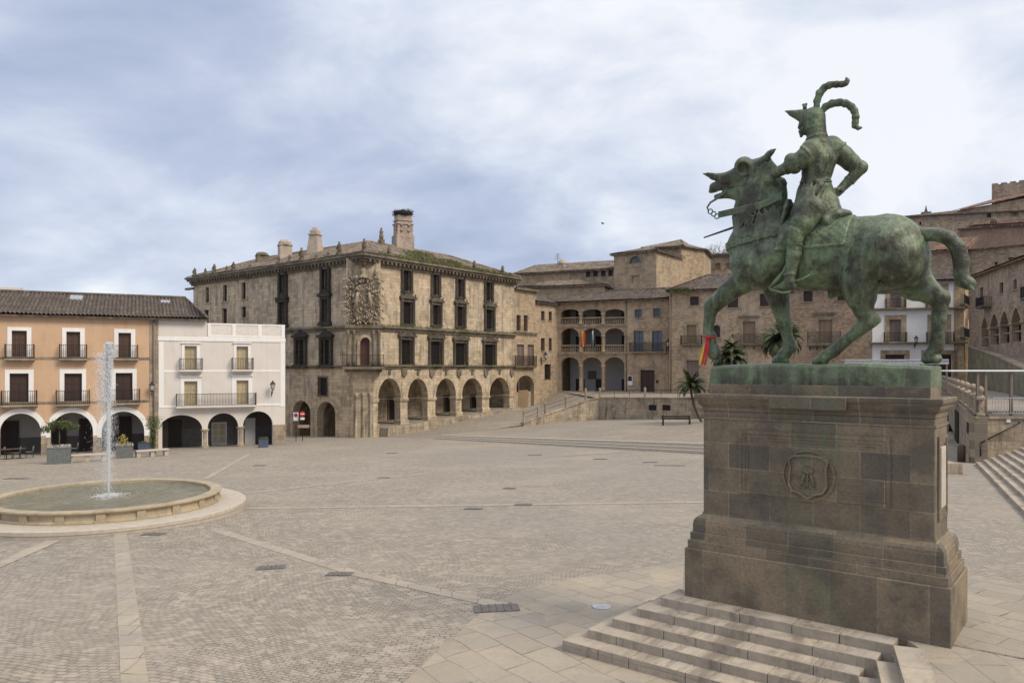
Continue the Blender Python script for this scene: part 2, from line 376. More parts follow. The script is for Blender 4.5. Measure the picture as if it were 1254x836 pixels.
def strip(p0, p1, w0, w1=None):                           # band of paler slabs between two photo ground points
    w1 = w1 or w0; a = Vector(gpt(*p0)); b = Vector(gpt(*p1)); n = (b-a).normalized(); n = Vector((-n.y, n.x))
    return [tuple(a-n*w0/2), tuple(b-n*w1/2), tuple(b+n*w1/2), tuple(a+n*w0/2)]
zoff = .004
for p0, p1, w in (((146,640),(166,850),.34),((262,648),(436,702),.34),((436,702),(618,742),.34),((296,622.5),(862,614.5),.42),((300,604),(520,580),.34),((252,586),(305,556),.34),((-40,708),(66,662),.4),((660,560),(862,548),.3)):
    zoff += .0012
    if p0[1] < 560: continue
    sheet('paving_band', strip(p0, p1, w), gz, M['band'], zoff)
zoff += .002
drains = [((332,695),(.62,.36),.6),((416,703),(.55,.3),.3),((608,745),(.8,.45),.5),((188,654),(.6,.35),.3),((580,623),(.6,.3),.1),((641,618),(.6,.4),.2),((820,570),(1.6,.3),.1),((796,566),(.8,.4),.1),((470,585),(.6,.3),.2),((480,555),(.8,.4),.2),((655,557),(.9,.4),.3),((20,586),(1.4,.4),.2),((735,562),(.8,.4),.0),((624,598),(.5,.3),.0),((318,570),(.7,.35),.2)]
cov = []
for k, ((px, py), (a, b), r) in enumerate(drains):
    X, Y = gpt(px, py); mb = MB()
    t = Matrix.Rotation(r-.4, 2); pts = []
    for sx, sy in ((-1,-1),(1,-1),(1,1),(-1,1)): v = t @ Vector((sx*a/2, sy*b/2)); pts.append((X+v.x, Y+v.y))
    vs = [(x, y, gz(x, y)+zoff+.008) for x, y in pts]+[(x, y, gz(x, y)-.05) for x, y in pts]
    mb.add(vs, [(0,1,2,3),(0,1,5,4),(1,2,6,5),(2,3,7,6),(3,0,4,7)])
    for i in range(1, 6):       # grating bars
        f = i/6; p = [tuple(Vector(pts[0]).lerp(Vector(pts[1]), f)), tuple(Vector(pts[3]).lerp(Vector(pts[2]), f))]
        mb.tube([(x, y, gz(x, y)+zoff+.012) for x, y in p], .012, 4, False)
    o = mb.build('drain_cover', plain('drain_metal', (.16,.145,.13), .7, .2, .3, 9) if k == 0 else M['drain']); M['drain'] = o.data.materials[0]
    names = ['dark metal drain cover lying between the two nearest pale bands on the setts','black grate at the bend of the nearest pale paving band','largest dark metal cover at the edge of the flagstones, left of the monument steps','dark cover just in front of the round fountain','black grate on the long pale band across the middle of the square','dark cover just beyond the long pale band, right of its grate','long dark drain nearest the pedestal in front of the low steps','small dark cover beside the long drain in front of the low steps','small dark cover on the pale band leading from the fountain to the palace','dark cover in the setts before the palace corner','dark cover just in front of the left part of the low steps','long dark drain between the fountain and the cafe arches','dark cover in front of the middle of the low steps','small dark cover in the setts in the middle of the square','dark cover in the setts before the cream house']
    tag(o, names[k], 'drain cover', 'drain covers in the square')
X, Y = gpt(737,743); mb = MB(); mb.lathe([(.17,gz(X,Y)-.02),(.17,gz(X,Y)+.02),(.13,gz(X,Y)+.024)], X, Y, 24, False)
tag(mb.build('ground_light', M['steel']), 'round pale metal floor light set in the flagstones left of the monument steps', 'floor light')

# ------------------------------------------------------------------ steps round the monument
steps = empty('monument_steps', MP.copy(), 'worn pale granite flight of five steps in front of the dark stone pedestal', 'steps')
MW[steps] = MP.copy()
EL = Vector((.289,-.957))
for k in range(5):
    zt = ZP-.133*k; wl = -.25*(k+1); qf = -.30*(k+1); wr = 3.0-.133*k
    zt0 = zt
    mb = MB()
    B = Vector((wr, qf)); Cc = B+EL*6; inner = .34
    # blocks along the front
    x = wl
    while x < wr-.05:
        L = random.choice((.5,.62,.74,.85)); x2 = min(wr, x+L)
        if wr-x2 < .25: x2 = wr
        j = random.uniform(-.006, .006)
        mb.bbox(x+.004, x2-.003, qf+j, qf+.42, zt-.30, zt+random.uniform(-.003,.003), .008); x = x2
    y = 0.02
    while y < 5.5:              # blocks along the side that turns towards the viewer
        L = random.uniform(.7, 1.1); a = B+EL*y; b = B+EL*(y+L-.008); nn = Vector((.957,.289))*inner
        mb.prism([tuple(a),tuple(b),tuple(b+nn),tuple(a+nn)], zt-.3, zt+random.uniform(-.003,.003), axis='z'); y += L
    o = mb.build('step', M['granite'], steps, MP)
    mb = MB()
    mb.prism([(wl+.01, .3),(wl+.01, qf+.4),(wr+.02, qf+.4),tuple(B+Vector((.3,.06))),tuple(Cc+Vector((.3,0))),(14,-6.5),(14,.3)], zt-.35, zt-.006, axis='z')
    mb.build('tread_fill', M['flags'], o, MP)

# ------------------------------------------------------------------ pedestal
def ped_mat(bw=.62, bh=.37):
    m, nt, bs = nm('pedestal_stone'); uv = coords(nt); w = warp(nt, uv, 2, .012)
    br = N(nt, 'ShaderNodeTexBrick'); br.offset = .5; sete(br, Scale=1, Mortar_Size=.007, Mortar_Smooth=.2, Brick_Width=bw, Row_Height=bh, Color1=c4((.285,.22,.14)), Color2=c4((.12,.104,.08)), Mortar=c4((.33,.27,.18)))
    nt.links.new(w, br.inputs['Vector'])
    n1 = noise(nt, uv, 1.1, 9, .68); n2 = noise(nt, uv, 22, 8, .75); n3 = noise(nt, uv, 1, 9, .7, (2.2,.35,1)); n4 = noise(nt, uv, 1.6, 6, .6)
    col = mixc(nt, ramp(nt, n1, .44, .6, 0, .7), br.outputs[0], (.075,.068,.056)); col = mixc(nt, ramp(nt, n3, .5, .72, 0, .6), col, (.24,.18,.105))
    col = mixc(nt, ramp(nt, n4, .55, .75, 0, .6), col, (.26,.195,.115))
    # green copper run-off in the middle of the front, running down from the bronze
    sp = N(nt, 'ShaderNodeSeparateXYZ'); nt.links.new(uv, sp.inputs[0])
    cx_ = N(nt, 'ShaderNodeMath', operation='SUBTRACT'); nt.links.new(sp.outputs[0], cx_.inputs[0]); cx_.inputs[1].default_value = 1.9
    ab = N(nt, 'ShaderNodeMath', operation='ABSOLUTE'); nt.links.new(cx_.outputs[0], ab.inputs[0])
    g = ramp(nt, ab.outputs[0], .75, .1, 0, 1); n5 = noise(nt, uv, 1.3, 8, .7, (2.5,.6,1)); gg = N(nt, 'ShaderNodeMath', operation='MULTIPLY'); nt.links.new(g, gg.inputs[0]); nt.links.new(ramp(nt, n5, .5, .62, 0, .6), gg.inputs[1])
    col = mixc(nt, gg.outputs[0], col, (.13,.17,.095))
    col = mixc(nt, ramp(nt, n2, .45, .7, 0, .55), col, (.055,.047,.037))
    nt.links.new(col, bs.inputs['Base Color']); bs.inputs['Roughness'].default_value = .75
    p = bump(nt, bs, br.outputs[1], -.8, .015); bump(nt, bs, n2, .6, .02, p); return m
M['ped'] = ped_mat(); M['pedbase'] = ped_mat(.61, 7.0)
PW, PDp = 3.6, 1.35
ped = empty('stone_pedestal', MP.copy(), 'tall dark weathered stone pedestal with carved shield, carrying the bronze horseman', 'pedestal')
def ring(mb, d, z0, z1, b=.006): mb.bbox(d, PW-d, d, PDp-d, z0, z1, b)
mb = MB(); zb = EYE-2.76; mb.bbox(0, PW, 0, PDp, ZP-.3, zb, .012); mb.build('base_block', M['pedbase'], ped, MP)
mb = MB()
for i, (d, a, b) in enumerate(((.035,2.76,2.64),(.065,2.64,2.52),(.095,2.52,2.38))): ring(mb, d, EYE-a-.01, EYE-b)
pr = [(.10,2.38),(.105,2.34),(.13,2.30),(.17,2.27),(.2,2.25),(.205,2.22)]
for (d0, a), (d1, b) in zip(pr, pr[1:]):
    x0,x1,y0,y1 = d0, PW-d0, d0, PDp-d0; X0,X1,Y0,Y1 = d1, PW-d1, d1, PDp-d1; z0 = EYE-a-.002; z1 = EYE-b
    mb.add([(x0,y0,z0),(x1,y0,z0),(x1,y1,z0),(x0,y1,z0),(X0,Y0,z1),(X1,Y0,z1),(X1,Y1,z1),(X0,Y1,z1)], [(0,1,5,4),(1,2,6,5),(2,3,7,6),(3,0,4,7),(4,5,6,7)])
mb.build('plinth_moulding', M['ped'], ped, MP)
mb = MB(); ring(mb, .215, EYE-2.25, EYE-.66, .01); mb.build('shaft', M['ped'], ped, MP)
mb = MB(); ring(mb, .195, EYE-.78, EYE-.745); ring(mb, .205, EYE-.66, EYE-.585)
pr = [(.20,.60),(.165,.56),(.15,.53),(.15,.50),(.12,.475),(.11,.45),(.11,.41),(.118,.40)]
for (d0, a), (d1, b) in zip(pr, pr[1:]):
    x0,x1,y0,y1 = d0, PW-d0, d0, PDp-d0; X0,X1,Y0,Y1 = d1, PW-d1, d1, PDp-d1; z0 = EYE-a; z1 = EYE-b
    mb.add([(x0,y0,z0),(x1,y0,z0),(x1,y1,z0),(x0,y1,z0),(X0,Y0,z1),(X1,Y0,z1),(X1,Y1,z1),(X0,Y1,z1)], [(0,1,5,4),(1,2,6,5),(2,3,7,6),(3,0,4,7),(4,5,6,7),(3,2,1,0)])
mb.bbox(1.27, 2.33, .085, .3, EYE-.585, EYE-.405, .01)          # the cornice breaks forward over the shield
mb.build('cornice', M['ped'], ped, MP)
mb = MB(); ring(mb, .275, EYE-.42, EYE-.25, .01); mb.build('top_course', M['ped'], ped, MP)
FP = Frame((PX, PY), (PX+PD.x, PY+PD.y))
def frect(x0,y0,x1,y1): return FP.R(x0,y0,x1,y1,.215)
# front panel: nested sunk mouldings
a, b, c_, d_ = .78, 2.86, EYE-1.86, EYE-.93
mb = MB()
for k, (o1, o2, dy) in enumerate(((0,.05,.028),(.05,.10,.018),(.10,.14,.009))):
    mb.prism(rectp(a+o1,b-o1,c_+o1,d_-o1), .215-dy, .23, [rectp(a+o2,b-o2,c_+o2,d_-o2)])
mb.build('front_panel', M['ped'], ped, MP)
mb = MB()
for k, (o1, o2, dx) in enumerate(((0,.05,.028),(.05,.10,.018),(.10,.13,.009))):
    mb.prism(rectp(.36+o1,.99-o1,EYE-2.0+o1,EYE-.9-o1), PW-.23, PW-.215+dx, [rectp(.36+o2,.99-o2,EYE-2.0+o2,EYE-.9-o2)], axis='x')
sp_ = mb.build('side_panel', M['ped'], ped, MP)
mb = MB(); mb.bbox(PW-.23, PW-.185, .51, .84, EYE-1.85, EYE-1.05, .005); mb.build('plaque', M['marble'], sp_, MP)
# medallion with shield
sx, sz = FP.P(990, 582, .2); mb = MB(); R0 = .37
def circ(r, n=48): return [(sx+r*math.cos(2*PI*i/n), sz+r*math.sin(2*PI*i/n)) for i in range(n)]
mb.prism(circ(R0), .185, .22, [circ(R0-.035)]); mb.prism(circ(R0-.035), .203, .22)
med = mb.build('medallion', M['ped'], ped, MP)
def shield(k):
    pts = [(-.24,.20),(-.18,.245),(0,.26),(.18,.245),(.25,.20),(.225,.1),(.235,-.12),(.19,-.2),(.08,-.235),(0,-.29),(-.08,-.235),(-.19,-.2),(-.235,-.12),(-.215,.1)]
    return [(sx+x*k, sz+z*k) for x, z in pts]
mb = MB(); mb.prism(shield(1.16), .13, .21, [shield(1.04)]); mb.prism(shield(1.05), .165, .21); sh = mb.build('shield', M['ped'], med, MP)
mb = MB()                                                # relief: two beasts leaning on a pine tree
mb.tube([(sx,.165,sz-.17),(sx,.158,sz+.02)], [.018,.014], 6)
for k in range(9):
    t = k/9*2*PI; mb.tube([(sx,.165,sz+.06),(sx+.085*math.cos(t),.152,sz+.075+.06*math.sin(t))], [.022,.012], 6)
for s_ in (-1,1):
    mb.tube([(sx+s_*.10,.165,sz-.16),(sx+s_*.075,.158,sz-.10),(sx+s_*.06,.152,sz-.03),(sx+s_*.045,.152,sz+.02)], [.014,.026,.022,.016], 8)
    mb.tube([(sx+s_*.06,.158,sz-.03),(sx+s_*.01,.152,sz-.05)], .009, 6); mb.tube([(sx+s_*.13,.165,sz-.17),(sx+s_*.03,.158,sz-.175)], .012, 6)
mb.build('relief', M['ped'], sh, MP)

# ------------------------------------------------------------------ fountain
FD = 26.26; FX = -.5255*FD; MF = at(FX, FD, 0)
fount = empty('round_fountain', MF, 'large round pale stone fountain basin with a tall white water jet', 'fountain')
def fstone():
    m, nt, bs = nm('fountain_stone'); uv = coords(nt, 'Object')
    n1 = noise(nt, uv, .9, 9, .7); n2 = noise(nt, uv, 9, 8, .7); n3 = noise(nt, uv, 1, 8, .7, (2,2,.4))
    col = mixc(nt, ramp(nt, n1, .35, .65), (.46,.38,.26), (.36,.295,.2)); col = mixc(nt, ramp(nt, n3, .5, .7, 0, .7), col, (.17,.135,.085)); col = mixc(nt, ramp(nt, n2, .5, .75, 0, .4), col, (.22,.18,.12))
    nt.links.new(col, bs.inputs['Base Color']); bs.inputs['Roughness'].default_value = .8; bump(nt, bs, n2, .4, .02); return m
M['fstone'] = fstone()
zr_, zw_, za_ = EYE-4.29, EYE-4.65, EYE-4.68; R = .138*FD; RA = .169*FD
mb = MB(); mb.lathe([(RA-.06,za_-.6),(RA-.02,za_-.14),(RA,za_-.12),(RA,za_-.015),(RA-.03,za_+.002),(R-.2,za_+.012)], n=96, smooth=False); mb.build('apron_step', M['bench'], fount, MF)
mb = MB(); n = 96
prof = [(R-.10,za_-.05),(R-.05,zw_+.0),(R-.06,zw_+.05),(R-.13,zw_+.08),(R-.13,zr_-.13),(R-.09,zr_-.11),(R-.02,zr_-.075),(R,zr_-.05),(R,zr_-.01),(R-.02,zr_),(R-.36,zr_),(R-.38,zr_-.02),(R-.38,zr_-.5)]
vs = []; fs = []
for k in range(n):
    for r, z in prof: t = 2*PI*k/n; vs.append((r*math.cos(t), r*math.sin(t), z))
m_ = len(prof)
for k in range(n):
    for i in range(m_-1): a = k*m_+i; b = ((k+1) % n)*m_+i; fs.append((a, b, b+1, a+1))
mb.add(vs, fs); mb.build('basin_wall', M['fstone'], fount, MF)
for k in range(20):                                       # little pilasters round the basin
    t = 2*PI*(k+.35)/20; Mk = MF @ Matrix.Rotation(t, 4, 'Z'); mb = MB()
    mb.bbox(R-.2, R-.06, -.13, .13, zw_-.02, zr_-.09, .01); mb.box(R-.2, R-.03, -.15, .15, zw_-.03, zw_+.07); mb.build('pilaster', M['fstone'], fount, Mk)
def water():
    m, nt, bs = nm('fountain_water'); ob = coords(nt, 'Object'); n1 = noise(nt, ob, 3.2, 6, .65, (1,2.2,1)); n2 = noise(nt, ob, .6, 4, .6)
    col = mixc(nt, ramp(nt, n2, .3, .7), (.17,.165,.115), (.25,.24,.17)); n3 = noise(nt, ob, 1.2, 9, .7)
    col = mixc(nt, ramp(nt, n3, .5, .7, 0, .5), col, (.33,.31,.23))
    nt.links.new(col, bs.inputs['Base Color']); bs.inputs['Roughness'].default_value = .12; bs.inputs['IOR'].default_value = 1.33; bump(nt, bs, n1, 1.0, .16); return m
mb = MB(); zw = zr_-.10; vs = [(0,0,zw)]; fs = []; NR, NT = 70, 220
wv_ = [(random.uniform(0,6.3), random.uniform(3,14), random.uniform(0,6.3)) for _ in range(16)]
for i in range(1, NR+1):
    for k in range(NT):
        r = (R-.37)*i/NR; t = 2*PI*k/NT; x, y = r*math.cos(t), r*math.sin(t)
        h = .016*math.sin(r*11)*math.exp(-r*.55)+sum(.0042*(6/f)*math.sin((x*math.cos(a)+y*math.sin(a))*f+p) for a, f, p in wv_)*min(1, r*2)
        vs.append((x, y, zw+h))
for k in range(NT): fs.append((0, 1+k, 1+(k+1) % NT))
for i in range(NR-1):
    for k in range(NT): a = 1+i*NT+k; b = 1+i*NT+(k+1) % NT; fs.append((a, a+NT, b+NT, b))
mb.add(vs, fs, True); struct(mb.build('water', water(), fount, MF)); 
bpy.data.objects['water']['kind'] = 'structure'; del bpy.data.objects['water']['kind']
def spray():
    m, nt, bs = nm('white_water'); bs.inputs['Base Color'].default_value = (.85,.87,.9,1); bs.inputs['Roughness'].default_value = .35
    bs.inputs['Alpha'].default_value = .34; bs.inputs['Subsurface Weight'].default_value = 0; return m
M['spray'] = spray()
mb = MB(); H = 5.25
for k in range(6):
    pts = []; 
    a0 = random.uniform(0, 6.28)
    for i in range(26): t = i/25; rr = .012+.03*t*(1 if k else 0); a = a0+t*3+random.uniform(-.3,.3); pts.append((rr*math.cos(a), rr*math.sin(a), zw+t*(H-.1)))
    mb.tube(pts, [.022+.02*(i/25)+random.uniform(-.006,.01) for i in range(26)], 6)
def drop(mb, x, y, z, r, st):
    vs = [(x,y,z+r*st),(x+r,y,z),(x,y+r,z),(x-r,y,z),(x,y-r,z),(x,y,z-r*st)]
    mb.add(vs, [(0,1,2),(0,2,3),(0,3,4),(0,4,1),(5,2,1),(5,3,2),(5,4,3),(5,1,4)], True)
for k in range(17000):
    h = random.random()**.62; z = zw+h*H; sp = .035+.11*(1-h)**.6*min(1, random.random()*1.6)
    if h > .9: sp = .10*(1-(h-.9)*5)
    x = random.gauss(0, sp); y = random.gauss(0, sp*.8)
    if random.random() < .34 and h < .93: x = -abs(random.gauss(0,.15+.15*(1-h)))-.03; y = random.gauss(0,.15)
    drop(mb, x, y, z, random.uniform(.003,.0115)*(1.35 if h > .6 else .85), random.uniform(1.2, 3.8))
jet = mb.build('water_jet', M['spray'], fount, MF, recalc=False)
mb = MB()
for k in range(900):
    r = abs(random.gauss(0,.3)); t = random.uniform(0,2*PI); drop(mb, r*math.cos(t), r*math.sin(t), zw+.01+abs(random.gauss(0,.05))*math.exp(-r*2), random.uniform(.01,.03), .6)
for k in range(26):
    t = random.uniform(0,2*PI); r = random.uniform(.2,.75); a = random.uniform(.1,.35)
    mb.tube([(r*math.cos(t+a*i/4), r*math.sin(t+a*i/4), zw+.006) for i in range(5)], random.uniform(.006,.014), 5)
mb.build('foam', M['spray'], fount, MF, recalc=False)
mb = MB(); mb.lathe([(.06,zw-.2),(.06,zw+.02),(.03,zw+.06)], n=10); mb.build('nozzle', M['iron'], fount, MF)

# ------------------------------------------------------------------ upper square: low steps, surface, road, terrace
S0 = Vector((-7.6,74)); S1 = Vector((12.05,48.2)); dd = (S1-S0); S2 = S0+dd*1.42; dn = dd.normalized(); nn = Vector((-dn.y, dn.x))
if nn.y < 0: nn = -nn
low = empty('low_steps', at(0,0,0), 'long low flight of pale stone steps up to the upper part of the square', 'steps')
for k in range(3):
    mb = MB(); K = 30; vs = []; fs = []
    for i in range(K+1):
        p = S0.lerp(S2, i/K)+nn*(.36*k); p2 = p+nn*(.45 if k < 2 else .5)
        g = gz(p.x, p.y); u = upx((p+nn*.8).x, (p+nn*.8).y); zt = max(g+.0, g+(u-g)*(k+1)/3)+.006
        vs += [(p.x,p.y,g-.3),(p.x,p.y,zt),(p2.x,p2.y,zt),(p2.x,p2.y,g-.3)]
    for i in range(K):
        for j in range(3): a = i*4+j; fs.append((a, a+4, a+5, a+1))
    mb.add(vs, fs); mb.build('step', M['bench'], low, at(0,0,0))
q0 = S0+nn*.8; q2 = S2+nn*.8
sheet('upper_square', [tuple(q0), tuple(q2), (22,42), (28,56), (29.9,67.2), (18.7,79.05), (10,88.05), (5.5,86.6), (1.2,83.3), (-3.2,78.6)], upx, M['cobble2'], 0)
M['retain'] = M['wallstone']
# ------------------------------------------------------------------ building kit
def balu(mb, x, y, z0, z1, r=.09, n=8):
    h = z1-z0; mb.lathe([(r*.9,z0),(r*.9,z0+h*.08),(r*.45,z0+h*.14),(r,z0+h*.38),(r*.5,z0+h*.62),(r*.4,z0+h*.8),(r*.85,z0+h*.9),(r*.85,z1)], x, y, n)
class Building:
    def __init__(s, name, frame, label, cat, wall_mat, zb, group=None):
        s.F = frame; s.name = name; x, y = frame.world(0, 0); s.e = empty(name, at(x, y, zb), label, cat, group)
        s.wm = wall_mat; s.zb = zb
    def wall(s, F, outline, holes, th=.45, mat=None, name='wall'):
        mb = MB(); mb.prism(outline, 0, th, holes); o = mb.build(name, mat or s.wm, s.e, F.M); return o
    def body(s, F, s0, s1, y0, y1, zb, zt, mat=None, sides=True, name='wall'):   # side and back walls behind a facade
        mb = MB(); t = .3
        if sides: mb.box(s0, s0+t, y0, y1, zb, zt); mb.box(s1-t, s1, y0, y1, zb, zt)
        mb.box(s0+t, s1-t, y1-t, y1, zb, zt); return mb.build(name, mat or s.wm, s.e, F.M)
    def box(s, name, F, x0,x1,y0,y1,z0,z1, mat, parent=None, b=.012):
        mb = MB(); mb.bbox(x0,x1,y0,y1,z0,z1, min(b, (x1-x0)/3, (y1-y0)/3, (z1-z0)/3)); return mb.build(name, mat, parent or s.e, F.M)
    def band(s, F, x0, x1, z0, z1, mat, d=.10, name='string_course'):
        h = z1-z0; mb = MB(); mb.box(x0, x1, -d*.6, .02, z0, z0+h*.55); mb.box(x0-.02, x1+.02, -d, .021, z0+h*.55, z1); return mb.build(name, mat, s.e, F.M)
    def railing(s, F, x0, x1, z0, z1, depth, mat, parent, pitch=.13, ends=True, thick=.014, posts=False):
        mb = MB(); y = -depth
        mb.box(x0, x1, y-.02, y+.02, z1-.04, z1); mb.box(x0, x1, y-.015, y+.015, z0+.06, z0+.09)
        n = max(2, int((x1-x0)/pitch))
        for i in range(n+1): x = x0+(x1-x0)*i/n; mb.box(x-thick, x+thick, y-thick, y+thick, z0, z1-.01)
        for x in (x0, x1):
            if ends:
                mb.box(x-.02, x+.02, y, -.01, z1-.041, z1-.001); m = max(1, int(depth/pitch))
                for j in range(m): yy = y+depth*(j+.5)/m; mb.box(x-thick, x+thick, yy-thick, yy+thick, z0, z1-.02)
            mb.box(x-.03, x+.03, y-.03, y+.03, z0, z1+.06)
        if posts:
            for x in (x0, (x0+x1)/2, x1): mb.lathe([(.03,z1),(.06,z1+.08),(.01,z1+.16)], x, y, 8)
        return mb.build('railing', mat, parent, F.M)
    def balcony(s, F, r, depth=.6, slab=None, mat=None, pitch=.13, slabh=.14, brackets=0):
        x0, x1, z0, z1 = r; mb = MB(); mb.bbox(x0-.05, x1+.05, -depth-.05, .02, z0-slabh, z0, .02); mb.box(x0+.03, x1-.03, -depth+.05, .02, z0-slabh-.08, z0-slabh)
        for i in range(brackets): x = x0+.2+(x1-x0-.4)*i/max(1, brackets-1); mb.prism([(-depth*.8, z0-slabh-.08),(.02, z0-slabh-.08),(.02, z0-slabh-.55)], x-.07, x+.07, axis='x')
        b = mb.build('balcony', slab or M['trim'], s.e, F.M); s.railing(F, x0, x1, z0, z1, depth, mat or M['iron'], b, pitch); return b
    def window(s, F, r, surround=None, smat=None, infill='wood', imat=None, rec=.22, sill=True, sp=.05, bars=False, leaves=2, archz=None, top=None):
        """r = hole rectangle; surround = (x0,x1,z1) outer edges of the moulding; returns hole outline"""
        x0, x1, z0, z1 = r
        hole = rectp(x0, x1, z0, z1) if archz is None else arch(x0, x1, z0, archz, z1)
        w = MB()
        if surround:
            a, b, t = surround; e = .004
            inner = rectp(x0+e, x1-e, z0, z1-e)
            if archz is not None: inner = arch(x0+e, x1-e, z0, archz, z1-e)
            outer = [(a, z0-.02),(a, t),(b, t),(b, z0-.02),(x1-e, z0-.02)]+list(reversed(inner[2:] if archz is not None else [(x0+e,z1-e),(x1-e,z1-e)][::1]))
            # U shaped ring: left jamb, head, right jamb
            if archz is None:
                outer = [(a,z0-.02),(a,t),(b,t),(b,z0-.02),(x1-e,z0-.02),(x1-e,z1-e),(x0+e,z1-e),(x0+e,z0-.02)]
                w.prism(outer, -sp, .03)
            else: w.prism(rectp(a, b, z0-.02, t), -sp, .03, [arch(x0+e, x1-e, z0+.01, archz, z1-e)])
            if top: w.bbox(a-top, b+top, -sp-.12, .03, t, t+top, .01)
            if sill: w.bbox(a-.05, b+.05, -sp-.08, .06, z0-.12, z0-.003, .01)
        else: w.bbox(x0-.08, x1+.08, -.07, rec-.02, z0-.10, z0+.012, .01)
        o = w.build('window', smat or M['trim'], s.e, F.M)
        m = MB(); im = imat or M['darkwood']; e = .01
        if infill == 'void': m.box(x0-e, x1+e, rec+.5, rec+.53, z0-e, z1+e)
        elif infill == 'glass':
            m.box(x0-e, x1+e, rec+.03, rec+.045, z0-e, z1+e); g = m.build('pane', M['glass'], o, F.M); m = MB()
            t = .05
            for a, b in ((x0,x0+t),((x0+x1)/2-t/2,(x0+x1)/2+t/2),(x1-t,x1)): m.box(a, b, rec-.01, rec+.025, z0, z1)
            for zz in (z0, z0+(z1-z0)*.3, z0+(z1-z0)*.66, z1-t): m.box(x0+t, x1-t, rec-.008, rec+.022, zz, zz+t*.8)
            m.build('sash', im, o, F.M); m = None
        else:
            n = leaves; wd_ = (x1-x0)/n
            m.box(x0-e, x1+e, rec+.03, rec+.06, z0-e, z1+e)
            for i in range(n):
                a, b = x0+wd_*i+.012, x0+wd_*(i+1)-.012; st = min(.1, wd_*.18); m.box(a, a+st, rec, rec+.031, z0, z1); m.box(b-st, b, rec, rec+.031, z0, z1)
                H_ = z1-z0
                for f in (0, .38, .68, 1): zz = z0+(H_-st)*f; m.box(a+st, b-st, rec+.002, rec+.031, zz, zz+st)
        if m: m.build('shutter' if infill == 'wood' else ('door' if infill == 'door' else 'interior'), im, o, F.M)
        if bars:
            m = MB(); n = max(3, int((x1-x0)/.16)); nz = max(3, int((z1-z0)/.5)); y = -.09 if bars == 2 else .04
            for i in range(n+1): x = x0+(x1-x0)*i/n; m.box(x-.014, x+.014, y-.014, y+.014, z0-.03*(bars == 2), z1)
            for j in range(nz+1): z = z0+(z1-z0)*j/nz; m.box(x0-.03, x1+.03, y-.010, y+.010, z-.016, z+.016)
            m.build('grille', M['iron'], o, F.M)
        return hole
    def interior(s, F, s0, s1, depth, zb, zt, back=None, ceil=None, y0=.45):
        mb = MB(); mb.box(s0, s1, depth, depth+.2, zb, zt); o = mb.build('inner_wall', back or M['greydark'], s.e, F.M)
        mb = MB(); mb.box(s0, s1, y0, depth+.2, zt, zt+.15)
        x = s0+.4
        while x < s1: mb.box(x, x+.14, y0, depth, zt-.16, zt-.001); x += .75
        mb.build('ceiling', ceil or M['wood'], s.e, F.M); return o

def roof(name, F, e0, e1, r0, r1, ye, ze, yr, zr__, mat, parent, amp=.055, pitch=.24, rows=None, thick=.14, step=.012):
    """tiled slope from the eave (e0..e1 at y=ye, z=ze) to the ridge (r0..r1 at y=yr, z=zr)"""
    n = max(2, int((e1-e0)/(pitch/4))); L = math.hypot(yr-ye, zr__-ze); R_n = rows or max(3, int(L/.36))
    vs = []; fs = []; nrm = Vector((0, -(zr__-ze), yr-ye)).normalized(); R2 = R_n*2
    for i in range(n+1):
        x = e0+(e1-e0)*i/n; tm = 1.0
        if x < r0: tm = (x-e0)/max(1e-4, r0-e0)
        elif x > r1: tm = (e1-x)/max(1e-4, e1-r1)
        h = amp*(abs(math.cos(PI*x/pitch))*1.4-.4)
        jit = random.uniform(-.006,.006)
        for j in range(R2+1):
            t = tm*(j//2+(1 if j % 2 else 0)*.97)/R_n if j < R2 else tm
            hh = h+jit+(step*2 if j % 2 == 0 else -step*.5)+.02*math.sin(x*.9+t*5)
            p = Vector((x, ye+(yr-ye)*t, ze+(zr__-ze)*t))+nrm*hh; vs.append(tuple(p))
    m_ = R2+1
    for i in range(n):
        for j in range(R2): a = i*m_+j; fs.append((a, a+m_, a+m_+1, a+1))
    mb = MB(); mb.add(vs, fs)
    # board under the tiles
    d = nrm*(-.10); q = [Vector((e0,ye,ze)), Vector((e1,ye,ze)), Vector((max(r1,r0+.02),yr,zr__)), Vector((r0,yr,zr__))]
    mb.add([tuple(p+d) for p in q]+[tuple(p+d-nrm*thick) for p in q], [(0,1,2,3),(7,6,5,4),(0,4,5,1),(1,5,6,2),(2,6,7,3),(3,7,4,0)])
    return mb.build(name, mat, parent, F.M, recalc=False)
def ridge(name, pts, mat, parent, r=.13):
    mb = MB(); mb.tube(pts, r, 8); return mb.build(name, mat, parent, at(0,0,0))
